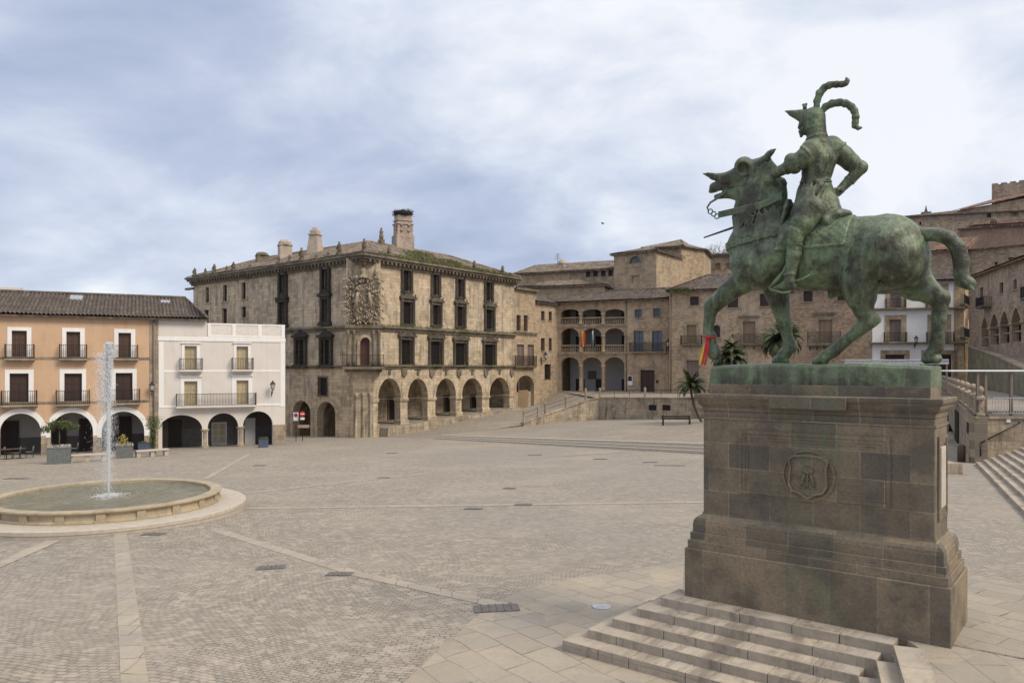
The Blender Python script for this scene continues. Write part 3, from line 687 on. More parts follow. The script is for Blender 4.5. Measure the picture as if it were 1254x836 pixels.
def lantern(name, F, px, py, h, label, depth=.55, group='wall lanterns'):
    t, z = F.P(px, py, -depth); Mx = F.M @ Matrix.Translation((t, -depth, z)); e = empty(name, Mx, label, 'wall lantern', group)
    k = h/1.0; mb = MB()
    mb.lathe([(.10*k,-.28*k),(.12*k,-.26*k),(.20*k,.16*k),(.22*k,.18*k)], n=6, smooth=False); mb.build('lamp_glass', M['lampglass'], e, Mx)
    mb = MB(); mb.lathe([(.26*k,.17*k),(.24*k,.21*k),(.09*k,.36*k),(.05*k,.40*k),(.07*k,.44*k),(.01*k,.52*k)], n=6, smooth=False)
    for i in range(6): a = i*PI/3; mb.tube([(.12*k*math.cos(a),.12*k*math.sin(a),-.28*k),(.215*k*math.cos(a),.215*k*math.sin(a),.18*k)], .014*k, 4)
    mb.lathe([(.02*k,-.42*k),(.11*k,-.30*k),(.13*k,-.26*k)], n=6, smooth=False); mb.build('lamp_frame', M['iron'], e, Mx)
    mb = MB(); mb.tube([(0,0,-.38*k),(0,.1,-.6*k),(0,depth*.6,-.5*k),(0,depth,-.7*k)], .028*k, 6); mb.tube([(0,depth,-.95*k),(0,depth,-.45*k)], .035*k, 6); mb.tube([(0,.06,-.42*k),(0,depth*.5,-.75*k),(0,depth,-.9*k)], .018*k, 5); mb.build('bracket', M['iron'], e, Mx)
    return e

# ================================================================== orange house with white arches
A0 = Vector((-39.95,59.9)); A1 = Vector((-29.85,64.8)); A0e = A0-(A1-A0).normalized()*9
FO = Frame(A0e, A1); LO = FO.L
bo = Building('arcaded_house', FO, 'orange plastered house with white window frames and white arches behind the fountain', 'house', M['orange'], EYE-7)
ez = FO.P(100,386)[1]; holes = []
def q4(F, a): return F.R(*a)
for (o, fr) in (((14.3,404.7,33,436.8),(9,38.5,400.5)),((81.2,406,98.3,437.5),(76,103.8,401.4)),((145,407.4,160.5,437.7),(139.8,165.7,402.8)),
                ((11.6,457,35.2,494),(6,41.3,452.3)),((78.7,457,100.5,493),(73,105.4,451.8)),((141.5,456.4,162.4,491),(136,167.4,451.5)),
                ((-58,402,-38,436),(-63,-33,398)),((-60,457,-38,494),(-66,-32,452))):
    r = FO.R(*o); a = FO.P(fr[0],0)[0]; b = FO.P(fr[1],0)[0]; t = FO.P((fr[0]+fr[1])/2, fr[2])[1]
    holes.append(bo.window(FO, r, (a,b,t), M['white'], imat=M['brownwood'] if o[1] < 440 else M['wood'], sill=False, sp=.04))
for a in ((6,421.7,41.3,439),(73,422,106,439),(137.6,422.6,168.7,439),(1.4,478.5,44.6,496),(68.8,478,109.3,495),(134,476.6,171,493.5),(-66,421,-28,439),(-70,478,-30,496)):
    bo.balcony(FO, FO.R(*a, -.5), .5, M['quoin'])
arcs = []
for (x0,x1,ya) in ((-51,-1,0),(-.5,50.2,506),(61.9,114,504.8),(124.4,176.7,503.6)):
    if ya == 0: x0, x1, ya = -62, -11, 507.5
    s0 = FO.P(x0,0)[0]; s1 = FO.P(x1,0)[0]; zs = FO.P((x0+x1)/2, 529)[1]; za = FO.P((x0+x1)/2, ya)[1]
    X, Y = FO.world((s0+s1)/2, 0); holes.append(arch(s0, s1, gz(X,Y)-.25, zs, za, 20)); arcs.append((s0,s1,zs,za,gz(X,Y)))
sq = FO.P(183,0)[0]
bo.wall(FO, rectp(0, sq, EYE-9, ez), holes); 
wq_ = MB(); wq_.box(sq+.003, LO, -.03, .45, EYE-8.2, ez); wq_.build('quoin_strip', M['quoin'], bo.e, FO.M)
for i, (s0,s1,zs,za,zg) in enumerate(arcs):              # white archivolts
    w_ = .40; mb = MB(); o_ = [p for p in arch(s0-w_, s1+w_, zs-.35, zs, za+w_, 20)]; inn = arch(s0+.004, s1-.004, zs-.36, zs, za-.004, 20)
    c1 = (arcs[i-1][1]+s0)/2 if i else s0-w_; c2 = (s1+arcs[i+1][0])/2 if i < 3 else s1+w_
    poly = [(min(max(x, c1), c2), z) for x, z in o_[2:]]; poly = poly+[(max(c1, s0-w_), zs-.35)]+[(s0+.004, zs-.35)]+[p for p in reversed(inn[2:])]+[(s1-.004, zs-.35),(min(c2, s1+w_), zs-.35)]
    seen = []; [seen.append(p) for p in poly if not seen or (abs(p[0]-seen[-1][0])+abs(p[1]-seen[-1][1])) > 1e-4]
    mb.prism(seen, -.05-.002*i, .02); mb.build('archivolt', M['white'], bo.e, FO.M)
    if i: a = arcs[i-1][1]; bo.box('pillar', FO, a-.003, s0+.003, -.04, .47, zg-1.2, zs-.36, M['quoin'])
bo.box('pillar', FO, arcs[-1][1]-.003, arcs[-1][1]+.55, -.04, .47, arcs[-1][4]-1.2, zs-.36, M['quoin'])
zc = arcs[0][3]+.35
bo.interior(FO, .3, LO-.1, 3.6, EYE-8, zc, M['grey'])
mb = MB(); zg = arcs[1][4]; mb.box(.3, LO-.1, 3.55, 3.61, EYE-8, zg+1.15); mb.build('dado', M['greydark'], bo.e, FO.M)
for (x0,x1,t) in ((-2,22,2.45),(64,80,2.5),(98,113,2.5),(147,160,2.6),(-45,-28,2.4)):
    a = FO.P(x0,0,3.5)[0]; b = FO.P(x1,0,3.5)[0]; mb = MB(); mb.box(a-.08, b+.08, 3.44, 3.54, zg-.6, zg+t+.1); d_ = mb.build('door_frame', M['wood'], bo.e, FO.M)
    mb = MB()
    for i in range(2): c = a+(b-a)*i/2; mb.bbox(c+.05, c+(b-a)/2-.05, 3.40, 3.46, zg-.6, zg+t, .01)
    mb.build('door_leaf', M['darkwood'], d_, FO.M)
for a, b in (((-8,437.7),(0,0)),((0,492.2),(0,0))):
    z = FO.P(60, a[1])[1]; bo.band(FO, 0, sq-.02, z-.14, z+.06, M['quoin'], .07)
yr = 6.5; zr1 = FO.P(100, 361, 6.5)[1]
wx1 = FO.P(254, 0, 0)[0]
rf = roof('roof', FO, -1, wx1, -1, FO.P(227,0,yr)[0], -.5, ez-.02, yr, zr1, M['tile'], bo.e, pitch=.3, amp=.10)
roof('roof', FO, -1, wx1, -1, FO.P(227,0,yr)[0], 13.5, ez-.02, yr, zr1, M['tile'], bo.e)
ridge('ridge_tiles', [FO.M @ Vector((-1,yr,zr1+.06)), FO.M @ Vector((FO.P(227,0,yr)[0],yr,zr1+.06)), FO.M @ Vector((wx1,-.4,ez+.05))], M['tile'], rf)
bo.body(FO, .0, LO-.01, .45, 13.2, EYE-8, ez-.05)
bo.box('eave_beam', FO, 0, wx1-.2, -.3, .1, ez-.22, ez-.10, M['wood'])
def slope(px, py): # point on the front slope for a pixel
    for k in range(60):
        y = k*.12; t, z = FO.P(px, py, y)
        if z <= ez+(zr1-ez)*(y+.5)/(yr+.5): return t, y, ez+(zr1-ez)*(y+.5)/(yr+.5)
    return t, y, z
for x0, x1, ya, yb in ((85,102,363.5,367.5),(197,208,369.5,371)):
    a = slope(x0, yb); b = slope(x1, ya); mb = MB(); y0, y1 = a[1], b[1]+.01; za_, zb_ = a[2]+.12, b[2]+.14
    mb.add([(a[0],y0,za_),(b[0],y0,za_),(b[0],y1,zb_),(a[0],y1,zb_),(a[0],y0,za_-.2),(b[0],y0,za_-.2),(b[0],y1,zb_-.2),(a[0],y1,zb_-.2)], [(0,1,2,3),(0,4,5,1),(1,5,6,2),(2,6,7,3),(3,7,4,0)]); mb.build('skylight', M['steel'], rf, FO.M)
t0 = FO.P(-20,0,8)[0]; t1 = FO.P(27,0,8)[0]; z1 = FO.P(10,352,8)[1]; bo.box('chimney', FO, t0, t1, 7.4, 8.6, zr1-1, z1, M['cream'])
mb = MB(); x = FO.P(188.5,0,-.15)[0]; mb.tube([(x,-.15,ez-.15),(x,-.12,EYE-7.0)], .06, 8); mb.build('drainpipe', M['taupe'], bo.e, FO.M)
lantern('wall_lantern', FO, 186, 474, .95, 'black wall lantern on the stone quoin at the right end of the orange house', .5)

# ================================================================== cream town house
FW = Frame((-29.85,64.8), (-20.5,69.4)); LW = FW.L
bw = Building('cream_house', FW, 'cream house with white bands, pale blinds and diamond patterned roof parapet', 'house', M['cream'], EYE-7.3)
holes = []
for (o, fr) in (((226,423.4,241,452.3),(222.7,244.8,420.5)),((289.5,424,303.9,452.3),(286.4,306.8,420.5)),((225.5,466.6,241.8,496.4),(221,246.6,461.5)),((289.5,465.5,304.3,495.4),(284,308.9,460.5))):
    r = FW.R(*o); holes.append(bw.window(FW, r, (FW.P(fr[0],0)[0], FW.P(fr[1],0)[0], FW.P((fr[0]+fr[1])/2, fr[2])[1]), M['white'], imat=M['blind'], sill=False, sp=.04, top=.07))
for a in ((220.5,438.9,247.7,453),(284.5,438.5,310,452.6)): bw.balcony(FW, FW.R(*a, -.5), .5, M['cream'])
bw.balcony(FW, FW.R(216.4,481.8,313.6,496.8,-.55), .55, M['cream'], pitch=.12)
arcs = []
for x0,x1,ya,ys in ((194.5,247.7,508,526),(254.5,291.8,505.7,522.5),(297.7,334,503.4,520.5)):
    s0 = FW.P(x0,0)[0]; s1 = FW.P(x1,0)[0]; zs = FW.P((x0+x1)/2, ys)[1]; za = FW.P((x0+x1)/2, ya)[1]; X, Y = FW.world((s0+s1)/2,0)
    holes.append(arch(s0, s1, gz(X,Y)-.4, zs, za, 20)); arcs.append((s0,s1,zs,za,gz(X,Y)))
zt = FW.P(270,412)[1]
bw.wall(FW, rectp(0, LW, EYE-9, zt), holes, mat=M['cream'])
for (a, b) in ((arcs[0],arcs[1]),(arcs[1],arcs[2])):
    x = (a[1]+b[0])/2; mb = MB(); mb.lathe([(.34,a[4]-.5),(.34,a[4]+.15),(.27,a[4]+.22),(.27,a[2]-.25),(.36,a[2]-.12),(.36,a[2]-.02)], x, .2, 16); mb.build('column', M['quoin'], bw.e, FW.M)
s3 = FW.P(334.5,0)[0]; bw.box('corner_pier', FW, s3, LW+.04, -.06, .5, EYE-8.6, arcs[2][2]+.0, M['quoin'])
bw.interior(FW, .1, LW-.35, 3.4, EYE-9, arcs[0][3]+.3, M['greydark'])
zg = arcs[1][4]
def inner(F, B, x0, x1, y1, off, mat, name, rail=None):
    a, b, _, t = F.R(x0, y1, x1, 500, off); z = F.P((x0+x1)/2, y1, off)[1]
    mb = MB(); mb.bbox(a, b, off-.06, off+.0, zg-.7, z, .01)
    return mb.build(name, mat, B.e, F.M)
inner(FW, bw, 206, 222.5, 514, 3.38, M['darkwood'], 'door')
dd_ = inner(FW, bw, 259, 277.7, 516.6, 3.38, M['steel'], 'glazed_door')
a = FW.P(259,0,3.3)[0]; b = FW.P(277.7,0,3.3)[0]; z1 = FW.P(268,517.6,3.3)[1]; mb = MB()
for i in range(2):
    for j in range(3): x = a+.1+(b-a-.14)*i/2; z = zg+.15+(z1-zg-.15)*j/3; mb.box(x, x+(b-a)/2-.14, 3.27, 3.30, z, z+(z1-zg)/3-.12)
mb.build('pane', M['blind'], dd_, FW.M)
inner(FW, bw, 299.5, 312.5, 511.5, 2.0, M['grey'], 'screen'); 
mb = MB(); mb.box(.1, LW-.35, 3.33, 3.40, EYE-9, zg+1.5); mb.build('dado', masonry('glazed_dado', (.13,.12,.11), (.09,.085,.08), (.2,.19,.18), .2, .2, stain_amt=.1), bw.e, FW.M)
wb = M['white']
def wband(x0,x1,y0,y1,d,name='plaster_band'):
    a, b, z0, z1 = FW.R(x0,y0,x1,y1); mb = MB(); mb.bbox(a, b, -d, .02, z0, z1, .006); return mb.build(name, wb, bw.e, FW.M)
wband(193.5,349.5,413.2,418,.06,'cornice'); wband(194.3,200.3,418.2,498,.03,'pilaster'); wband(343.3,349,418.2,498,.03,'pilaster')
wband(200.5,343,453,455.6,.025); wband(194.3,349,495.2,497.8,.035)
s2 = FW.P(253.5,0)[0]; ztu = FW.P(222,390.0)[1]
bw.box('attic_wall', FW, 0, s2, .0, .4, zt+.002, ztu, M['cream'], b=.004)
a, b, z0, z1 = FW.R(254.3,397,349,412.4); pmb = MB(); pmb.bbox(a, b, .1, .32, z0, z1, .01); par = pmb.build('parapet', M['cream'], bw.e, FW.M)
mb = MB(); pw = b-a
mb.bbox(a-.02,b+.02,.06,.36,z1-.10,z1+.03,.01); mb.box(a,b,.075,.11,z0,z0+.1)
for f in (0,.31,.645,.955): mb.bbox(a+pw*f, a+pw*(f+.045), .05,.11, z0, z1-.08, .005)
for f0, f1 in ((.045,.31),(.355,.645),(.69,.955)):
    cx_ = a+pw*(f0+f1)/2; cz = (z0+z1)/2; wd_ = pw*(f1-f0)/2*.88; hh = (z1-z0)/2*.72
    for k_ in (1,.5): mb.prism([(cx_-wd_*k_,cz),(cx_,cz+hh*k_),(cx_+wd_*k_,cz),(cx_,cz-hh*k_)], .085,.11,[[(cx_-wd_*(k_-.13),cz),(cx_,cz+hh*(k_-.13)),(cx_+wd_*(k_-.13),cz),(cx_,cz-hh*(k_-.13))]])
mb.build('parapet_moulding', wb, par, FW.M)
bw.body(FW, .01, LW-.01, .45, 11, EYE-9, zt-.02)
mb = MB(); mb.box(.31, LW-.31, .4, 10.7, zt-.22, zt-.06); mb.build('roof_terrace', M['quoin'], bw.e, FW.M)
bw.body(FW, .012, s2, .4, 11.02, zt-.02, ztu-.02, name='attic_side')
lantern('wall_lantern', FW, 334, 472.5, 1.0, 'black wall lantern on the cream house to the right of its long balcony', .6)

# ================================================================== stone palace on the corner
CP = Vector((-.1936*78.8,78.8)); PL = Vector((-41.5,100)); PR = Vector((.3,99.8))
FL = Frame(PL, CP); FR = Frame(CP, PR)
pal = Building('stone_palace', FR, 'large weathered stone palace with a carved coat of arms on its corner and arcade below', 'palace', M['palace'], EYE-7.2)
ZC = EYE+11.6; ZCt = EYE+11.75
holesL = []; holesR = []
def palwin(F, r, ped_=True, w=.32, infill='wood'):
    x0,x1,z0,z1 = F.R(*r); wd_ = x1-x0; x0 += wd_*.08; x1 -= wd_*.08
    h = pal.window(F, (x0,x1,z0,z1), (x0-w,x1+w,z1+w), M['soot'], imat=M['darkwood'], sp=.16, bars=True, rec=.3)
    mb = MB(); mb.bbox(x0-w-.2, x1+w+.2, -.34, .02, z1+w+.003, z1+w+.2, .02)
    if ped_:
        c = (x0+x1)/2; hw = (x1-x0)/2+w; mb.prism([(c-hw,z1+w+.2),(c+hw,z1+w+.2),(c+hw*.6,z1+w+.42),(c,z1+w+.6),(c-hw*.6,z1+w+.42)], -.2, .02); mb.lathe([(.12,z1+w+.5),(.07,z1+w+.62),(.13,z1+w+.78),(.02,z1+w+.98)], c, -.12, 7)
        for s_ in (-1,1): mb.lathe([(.1,z1+w+.2),(.06,z1+w+.32),(.1,z1+w+.46),(.02,z1+w+.62)], c+s_*hw, -.2, 6)
    mb.prism([(x0-w,z0-.12),(x1+w,z0-.12),((x0+x1)/2,z0-.5)], -.14, .02)
    for s_ in (x0-w/2, x1+w/2): mb.lathe([(.11,z0+.02),(.08,z0+.1),(.08,z1-.05),(.11,z1+.05),(.11,z1+w)], s_, -.2, 8)
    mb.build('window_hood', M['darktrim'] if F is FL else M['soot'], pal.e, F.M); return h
for r in ((492.3,330.9,503.5,356.8),(528.7,336.4,537.6,361.7),(559,342,567.6,364),(593.6,345.7,602.5,368.7)): holesR.append(palwin(FR, r, False))
for r in ((491.6,369.8,506,396.8),(528.3,373.5,539.4,398.0),(558,375.4,569,400.0),(593.6,379,604.7,403)): holesR.append(palwin(FR, r))
for r in ((489.5,416,505.6,446.6),(525.2,418,541.7,446.8),(555.5,420,571.8,447.4),(591.5,421.7,606.7,447.6)): holesR.append(palwin(FR, r))
for r in ((252,351.6,256.2,370.8),(273.3,349,278.3,369),(296.2,345.7,301.3,366.5),(250.5,379.4,256,397),(272.4,377.6,278.3,397),(296,375.5,301.6,389)):
    x0,x1,z0,z1 = FL.R(*r); holesL.append(pal.window(FL, (x0,x1,z0,z1), (x0-.4,x1+.4,z1+.4), M['palace'], imat=M['darkwood'], sp=.06))
for r in ((342.9,334,352,365.6),(342.9,369.8,352,395.6),(394.6,326.5,404.6,358.0),(394.6,366.3,404.6,393.5),(362.8,416,375.8,446),(393.6,416,407.3,446),(338,417,347,446)):
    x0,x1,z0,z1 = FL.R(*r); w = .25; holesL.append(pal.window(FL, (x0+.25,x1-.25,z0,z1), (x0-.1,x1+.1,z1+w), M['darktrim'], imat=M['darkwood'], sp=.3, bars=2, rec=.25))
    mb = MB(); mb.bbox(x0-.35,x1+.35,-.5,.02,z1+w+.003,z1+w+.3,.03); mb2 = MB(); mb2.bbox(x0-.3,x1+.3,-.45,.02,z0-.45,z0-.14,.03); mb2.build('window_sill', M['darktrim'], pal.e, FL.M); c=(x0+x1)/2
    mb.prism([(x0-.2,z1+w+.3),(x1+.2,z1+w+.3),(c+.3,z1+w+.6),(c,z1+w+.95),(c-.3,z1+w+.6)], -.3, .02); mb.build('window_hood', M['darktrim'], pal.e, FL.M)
x0,x1,z0,z1 = FL.R(390.6,462.5,400.6,484); holesL.append(pal.window(FL,(x0,x1,z0,z1),(x0-.2,x1+.2,z1+.2),M['trim'],imat=M['darkwood'],bars=2))
for x0,x1,ya,yb,ys in ((359,380.6,490.4,538,505),(388.8,411,491.5,538,507)):
    s0,s1,zb,za = FL.R(x0,ya,x1,yb); zs = FL.P((x0+x1)/2,ys)[1]; X, Y = FL.world((s0+s1)/2,0); h = arch(s0,s1,gz(X,Y)-.1,zs,za,16); holesL.append(h)
    mb = MB(); mb.prism(arch(s0-.45,s1+.45,gz(X,Y)-.1,zs,za+.45,16), -.05, .02, [arch(s0+.004,s1-.004,gz(X,Y)-.09,zs,za-.004,16)]); ao = mb.build('arch_surround', M['palace'], pal.e, FL.M)
    mb = MB(); mb.box(s0+.6, s1-.5, 2.9, 3.0, gz(X,Y)-.3, gz(X,Y)+3.0); mb.build('door', M['wood'], ao, FL.M)
    mb = MB(); mb.box(s0-.5, s1+.5, 3.0, 3.2, gz(X,Y)-.5, za+.5); mb.box(s0-.7, s0-.5, .3, 3.2, gz(X,Y)-.5, za+.5); mb.box(s1+.5, s1+.7, .3, 3.2, gz(X,Y)-.5, za+.5); mb.box(s0-.5, s1+.5, .45, 3.0, za+.4, za+.5); mb.build('inner_wall', M['wallstone'], pal.e, FL.M)
    x = s0+(s1-s0)*.5; mb = MB(); mb.tube([(s1-.02,.3,zs-.3),(s1+.55,-.5,zs-.1)], .02, 5)
arcR = []
def pavz(t): return EYE-(6.25-(t-3)*.0478)                # arcade pavement rises with the street
for x0,x1,ya,ys in ((462.7,490.3,462.8,487),(499,523.6,463.3,486),(533.2,558,463,485),(565.2,590.2,462.8,484.2),(599,623.6,462,483)):
    s0 = FR.P(x0,0)[0]; s1 = FR.P(x1,0)[0]; zs = FR.P((x0+x1)/2,ys)[1]; za = FR.P((x0+x1)/2,ya)[1]
    arcR.append((s0,s1,zs,za)); holesR.append(arch(s0,s1,pavz((s0+s1)/2)-.35,zs,za,20))
TH = .9
pal.wall(FR, rectp(1.2, FR.L, EYE-9.5, ZC), holesR, TH); pal.wall(FL, rectp(0, FL.L-1.2, EYE-10.5, ZC), holesL, TH)
for i, (s0,s1,zs,za) in enumerate(arcR):
    mb = MB(); mb.prism(arch(s0-.32,s1+.32,zs-.1,zs,za+.34,20), -.06-.002*i, .02, [arch(s0+.004,s1-.004,zs-.09,zs,za-.004,20)]); o = mb.build('arch_surround', M['palace'], pal.e, FR.M)
    c = (s0+s1)/2
    mb = MB(); mb.bbox(c-.13,c+.13,-.16,.02,za+.36,za+.85,.03); mb.tube([(c-.5,-.06,za+.95),(c+.5,-.06,za+.95)], .05, 6); mb.tube([(c,-.06,za+.8),(c,-.06,za+1.25)], .045, 6); mb.build('keystone', M['trim'], pal.e, FR.M)
for i in range(6):                                       # piers, imposts and bases
    a = arcR[i-1][1] if i else 1.3; b = arcR[i][0] if i < 5 else FR.L; zs = arcR[min(i,4)][2]; t = (a+b)/2; pz = pavz(t)
    mb = MB(); mb.bbox(a-.10, b+.10 if i < 5 else b, -.14, TH+.1, zs-.32, zs-.05, .03); mb.bbox(a-.05, b+.05 if i < 5 else b, -.09, TH+.05, zs-.42, zs-.33, .02); mb.build('impost', M['palace'], pal.e, FR.M); mb = MB()
    mb.bbox(a-.10, b+.10 if i < 5 else b, -.16, TH+.1, pz-1.8, pz+.45, .04); mb.build('pier_base', M['palace'], pal.e, FR.M)
# carved shields between the arches
for i in range(5):
    t = (arcR[i][1]+(arcR[i+1][0] if i < 4 else arcR[i][1]+1))/2; z = arcR[i][3]+.5; mb = MB(); mb.prism([(t-.4,z+.5),(t+.4,z+.5),(t+.38,z-.1),(t,z-.5),(t-.38,z-.1)], -.16, .02); mb.build('carved_shield', M['trim'], pal.e, FR.M)
pz0 = pavz(3); mb = MB()                                  # gallery behind the arches
mb.box(1.5, FR.L-.3, 4.6, 4.8, EYE-9, arcR[0][3]+1); pi_ = mb.build('inner_wall', M['palace'], pal.e, FR.M)
mb = MB(); mb.box(1.5, FR.L-.3, .8, 4.7, arcR[0][3]+.35, arcR[0][3]+.55)
mb.build('ceiling', M['wood'], pal.e, FR.M)
mb = MB(); mb.box(FR.L-.35, FR.L-.05, .8, 4.7, EYE-7, arcR[0][3]+.4); mb.build('inner_wall', M['wallstone'], pal.e, FR.M); mb = MB(); mb.box(1.3, 1.6, .8, 4.7, EYE-9, arcR[0][3]+.4); mb.build('inner_wall', M['wallstone'], pal.e, FR.M)
for (x0,x1,y0,y1,nm_) in ((545,556,486,520,'door'),(577,583,485,499,'inner_window'),(476,484,489,523,'door'),(611,617,482,505,'door')):
    a,b,z0,z1 = FR.R(x0,y0,x1,y1,4.55); mb = MB(); mb.bbox(a,b,4.5,4.62,z0-.3 if nm_ == 'door' else z0,z1,.02); o = mb.build(nm_, M['darkwood'], pal.e, FR.M)
    mb = MB(); mb.prism(rectp(a-.2,b+.2,z0,z1+.25), 4.46, 4.6, [rectp(a,b,z0+.01,z1)]); mb.build('door_frame', M['trim'], o, FR.M)
# cornices and string courses on both faces
for F, L0, L1 in ((FR, 0, FR.L), (FL, 0, FL.L)):
    mb = MB()
    mb.box(L0-.3, L1+.3, -.18, .05, ZC-1.0, ZC-.75); mb.box(L0-.4, L1+.4, -.35, .052, ZC-.75, ZC-.45); mb.box(L0-.55, L1+.55, -.65, .054, ZC-.45, ZC-.2); mb.box(L0-.7, L1+.7, -.85, .3, ZC-.2, ZC+.05)
    x = L0+.3
    while x < L1: mb.box(x, x+.22, -.6, .0, ZC-.72, ZC-.452); x += .62
    mb.build('cornice', M['trim'], pal.e, F.M)
    zz = EYE+(51.3/940*78.8); mb = MB(); e0, e1 = (1.4, L1) if F is FR else (0, L1-1.4)
    mb.box(e0, e1, -.2, .03, zz-.42, zz-.12); mb.box(e0, e1, -.42, .032, zz-.12, zz+.1); mb.build('string_course', M['trim'], pal.e, F.M)
    mb = MB(); mb.box(e0, e1, -.14, .03, EYE-.1, EYE+.12); mb.box(e0, e1, -.3, .032, EYE+.12, EYE+.26); mb.build('string_course', M['trim'], pal.e, F.M)
# green growth on the ledges and eaves
def tufts(F, x0, x1, y, z, n, h, parent, mat='leafy', seed=1):
    rr = random.Random(seed); mb = MB()
    for i in range(n):
        x = rr.uniform(x0,x1); a = rr.uniform(0,6.3); hh = h*rr.uniform(.4,1.2); yy = y+rr.uniform(-.15,.15)
        mb.add([(x,yy,z),(x+.07,yy,z),(x+.04+math.cos(a)*hh*.5,yy+math.sin(a)*hh*.4,z+hh)], [(0,1,2)])
    o = mb.build('weeds', M[mat], parent, F.M); return struct(o, 'stuff')
# --- corner: angled balcony bay with the great coat of arms
fd = Vector((CP.x, CP.y)).normalized(); ax = Vector((fd.y, -fd.x)); ctr = CP-fd*.15; 
FC = Frame(ctr-ax*1.9+fd*.9, ctr+ax*1.9+fd*.9)
def cR(*r): return FC.R(*r)
mb = MB(); a0,b0,_,zt0 = cR(430,341,468,397); zb0 = FC.P(449,541)[1]; zwin = FC.P(449,449)[1]
hx0,hx1,hz0,hz1 = cR(441,413,454,447)
mb.prism(rectp(.15,3.65,zwin-.6,ZC-.3), 0, .6, [arch(hx0,hx1,hz0,FC.P(447,421)[1],hz1)]); mb.build('corner_bay', M['palace'], pal.e, FC.M)
mb = MB()
mb.box(hx0-.1,hx1+.1,.35,.42,hz0,hz1+.1); cd = mb.build('balcony_door', wood('red_door',(.10,.035,.025)), pal.e, FC.M)
mb = MB(); mb.prism(arch(hx0-.3,hx1+.3,hz0,FC.P(447,421)[1],hz1+.3), -.14, .03, [arch(hx0+.004,hx1-.004,hz0+.01,FC.P(447,421)[1],hz1-.004)]); mb.build('door_frame', M['palace'], cd, FC.M)
mb = MB()
for x in (.35,.95,2.9,3.5):
    mb.lathe([(.2,zwin+.1),(.2,zwin+.5),(.13,zwin+.6),(.14,zwin+3.2),(.2,zwin+3.5),(.22,zwin+3.9)], x, -.18, 10)
mb.bbox(0,3.8,-.5,.1,zwin+3.95,zwin+4.35,.04); mb.bbox(.1,3.7,-.35,.1,zwin+3.7,zwin+3.95,.03); mb.build('bay_columns', M['trim'], pal.e, FC.M)
mb = MB(); mb.bbox(-.25,4.05,-1.0,.3,zwin-.3,zwin+.0,.04); mb.bbox(0,3.8,-.7,.3,zwin-.55,zwin-.3,.04); bl = mb.build('corner_balcony', M['trim'], pal.e, FC.M)
pal.railing(FC, -.15, 3.95, zwin, zwin+1.25, .9, M['iron'], bl, .16)
mb = MB(); n = 10; zl = [(-.05,zb0-1.2),(.02,zb0+.4),(.14,zb0+.5),(.14,zwin-2.6),(.05,zwin-2.3),(.0,zwin-1.7),(-.12,zwin-1.2),(-.25,zwin-.9),(-.5,zwin-.56)]
for (d0,z0),(d1,z1) in zip(zl, zl[1:]):                    # corner pier swelling up to the balcony
    w0 = 1.05-min(d0,.14)*.3+(.5 if d0 < -.2 else 0); w1 = 1.05-min(d1,.14)*.3+(.5 if d1 < -.2 else 0)
    mb.add([(1.9-w0,d0-.05,z0),(1.9+w0,d0-.05,z0),(1.9+w0,1.5,z0),(1.9-w0,1.5,z0),(1.9-w1,d1-.05,z1),(1.9+w1,d1-.05,z1),(1.9+w1,1.5,z1),(1.9-w1,1.5,z1)], [(0,1,5,4),(1,2,6,5),(2,3,7,6),(3,0,4,7),(4,5,6,7),(3,2,1,0)])
for s_ in (-.75,0,.75): mb.lathe([(.24,zb0-.5),(.24,zb0+.6),(.16,zb0+.7),(.16,zwin-3),(.26,zwin-2.7)], 1.9+s_, .05, 10)
mb.build('corner_pier', M['wallstone'], pal.e, FC.M)
# coat of arms: thick carved relief
rr = random.Random(5); ca = MB(); cx_ = 1.9; z0 = FC.P(449,397)[1]+.1; z1 = FC.P(449,341)[1]; H_ = z1-z0
ca.bbox(.35,3.45,-.3,.1,z0,z1,.05)
ca.prism([(cx_-1.0,z0+H_*.18),(cx_,z0+.05),(cx_+1.0,z0+H_*.18),(cx_+1.05,z0+H_*.78),(cx_,z0+H_*.85),(cx_-1.05,z0+H_*.78)], -.55, -.2)
arms = ca.build('coat_of_arms', M['trim'], pal.e, FC.M)
ca = MB()
def blob(mb, x, y, z, r, sx=1, sz=1):
    n = 6; mb.lathe([(r*.5*sx,z-r*sz),(r*sx,z-r*.4*sz),(r*sx,z+r*.4*sz),(r*.5*sx,z+r*sz)], x, y, n)
for i in range(260):
    x = rr.uniform(.2,3.6); z = rr.uniform(z0-.1,z1+.2); d = abs(x-cx_)/1.7; y = -.35 if d > .62 else -.58
    blob(ca, x, y+rr.uniform(-.05,.05), z, rr.uniform(.05,.11), 1, rr.uniform(.8,1.6))
for s_ in (-1,1):
    for j in range(6):
        zc = z0+H_*(j+.5)/6; xc = cx_+s_*1.72; ca.tube([(xc+s_*(.36-.05*t)*math.cos(t*.8), -.3, zc+(.36-.05*t)*math.sin(t*.8)) for t in range(7)], [.10,.10,.09,.085,.08,.07,.05], 6)
    ca.tube([(cx_+s_*.75,-.6,z0+H_*.3),(cx_+s_*.7,-.72,z0+H_*.5),(cx_+s_*.55,-.7,z0+H_*.68)], [.12,.2,.12], 8); blob(ca, cx_+s_*.55, -.7, z0+H_*.74, .14)
    ca.lathe([(.22,z1),(.1,z1+.3),(.26,z1+.6),(.12,z1+.8),(.03,z1+1.2)], cx_+s_*1.3, -.15, 8)
ca.lathe([(.5,z1),(.4,z1+.2),(.2,z1+.5),(.34,z1+.8),(.05,z1+1.3)], cx_, -.25, 10)
ca.build('carving', M['wallstone'], arms, FC.M)
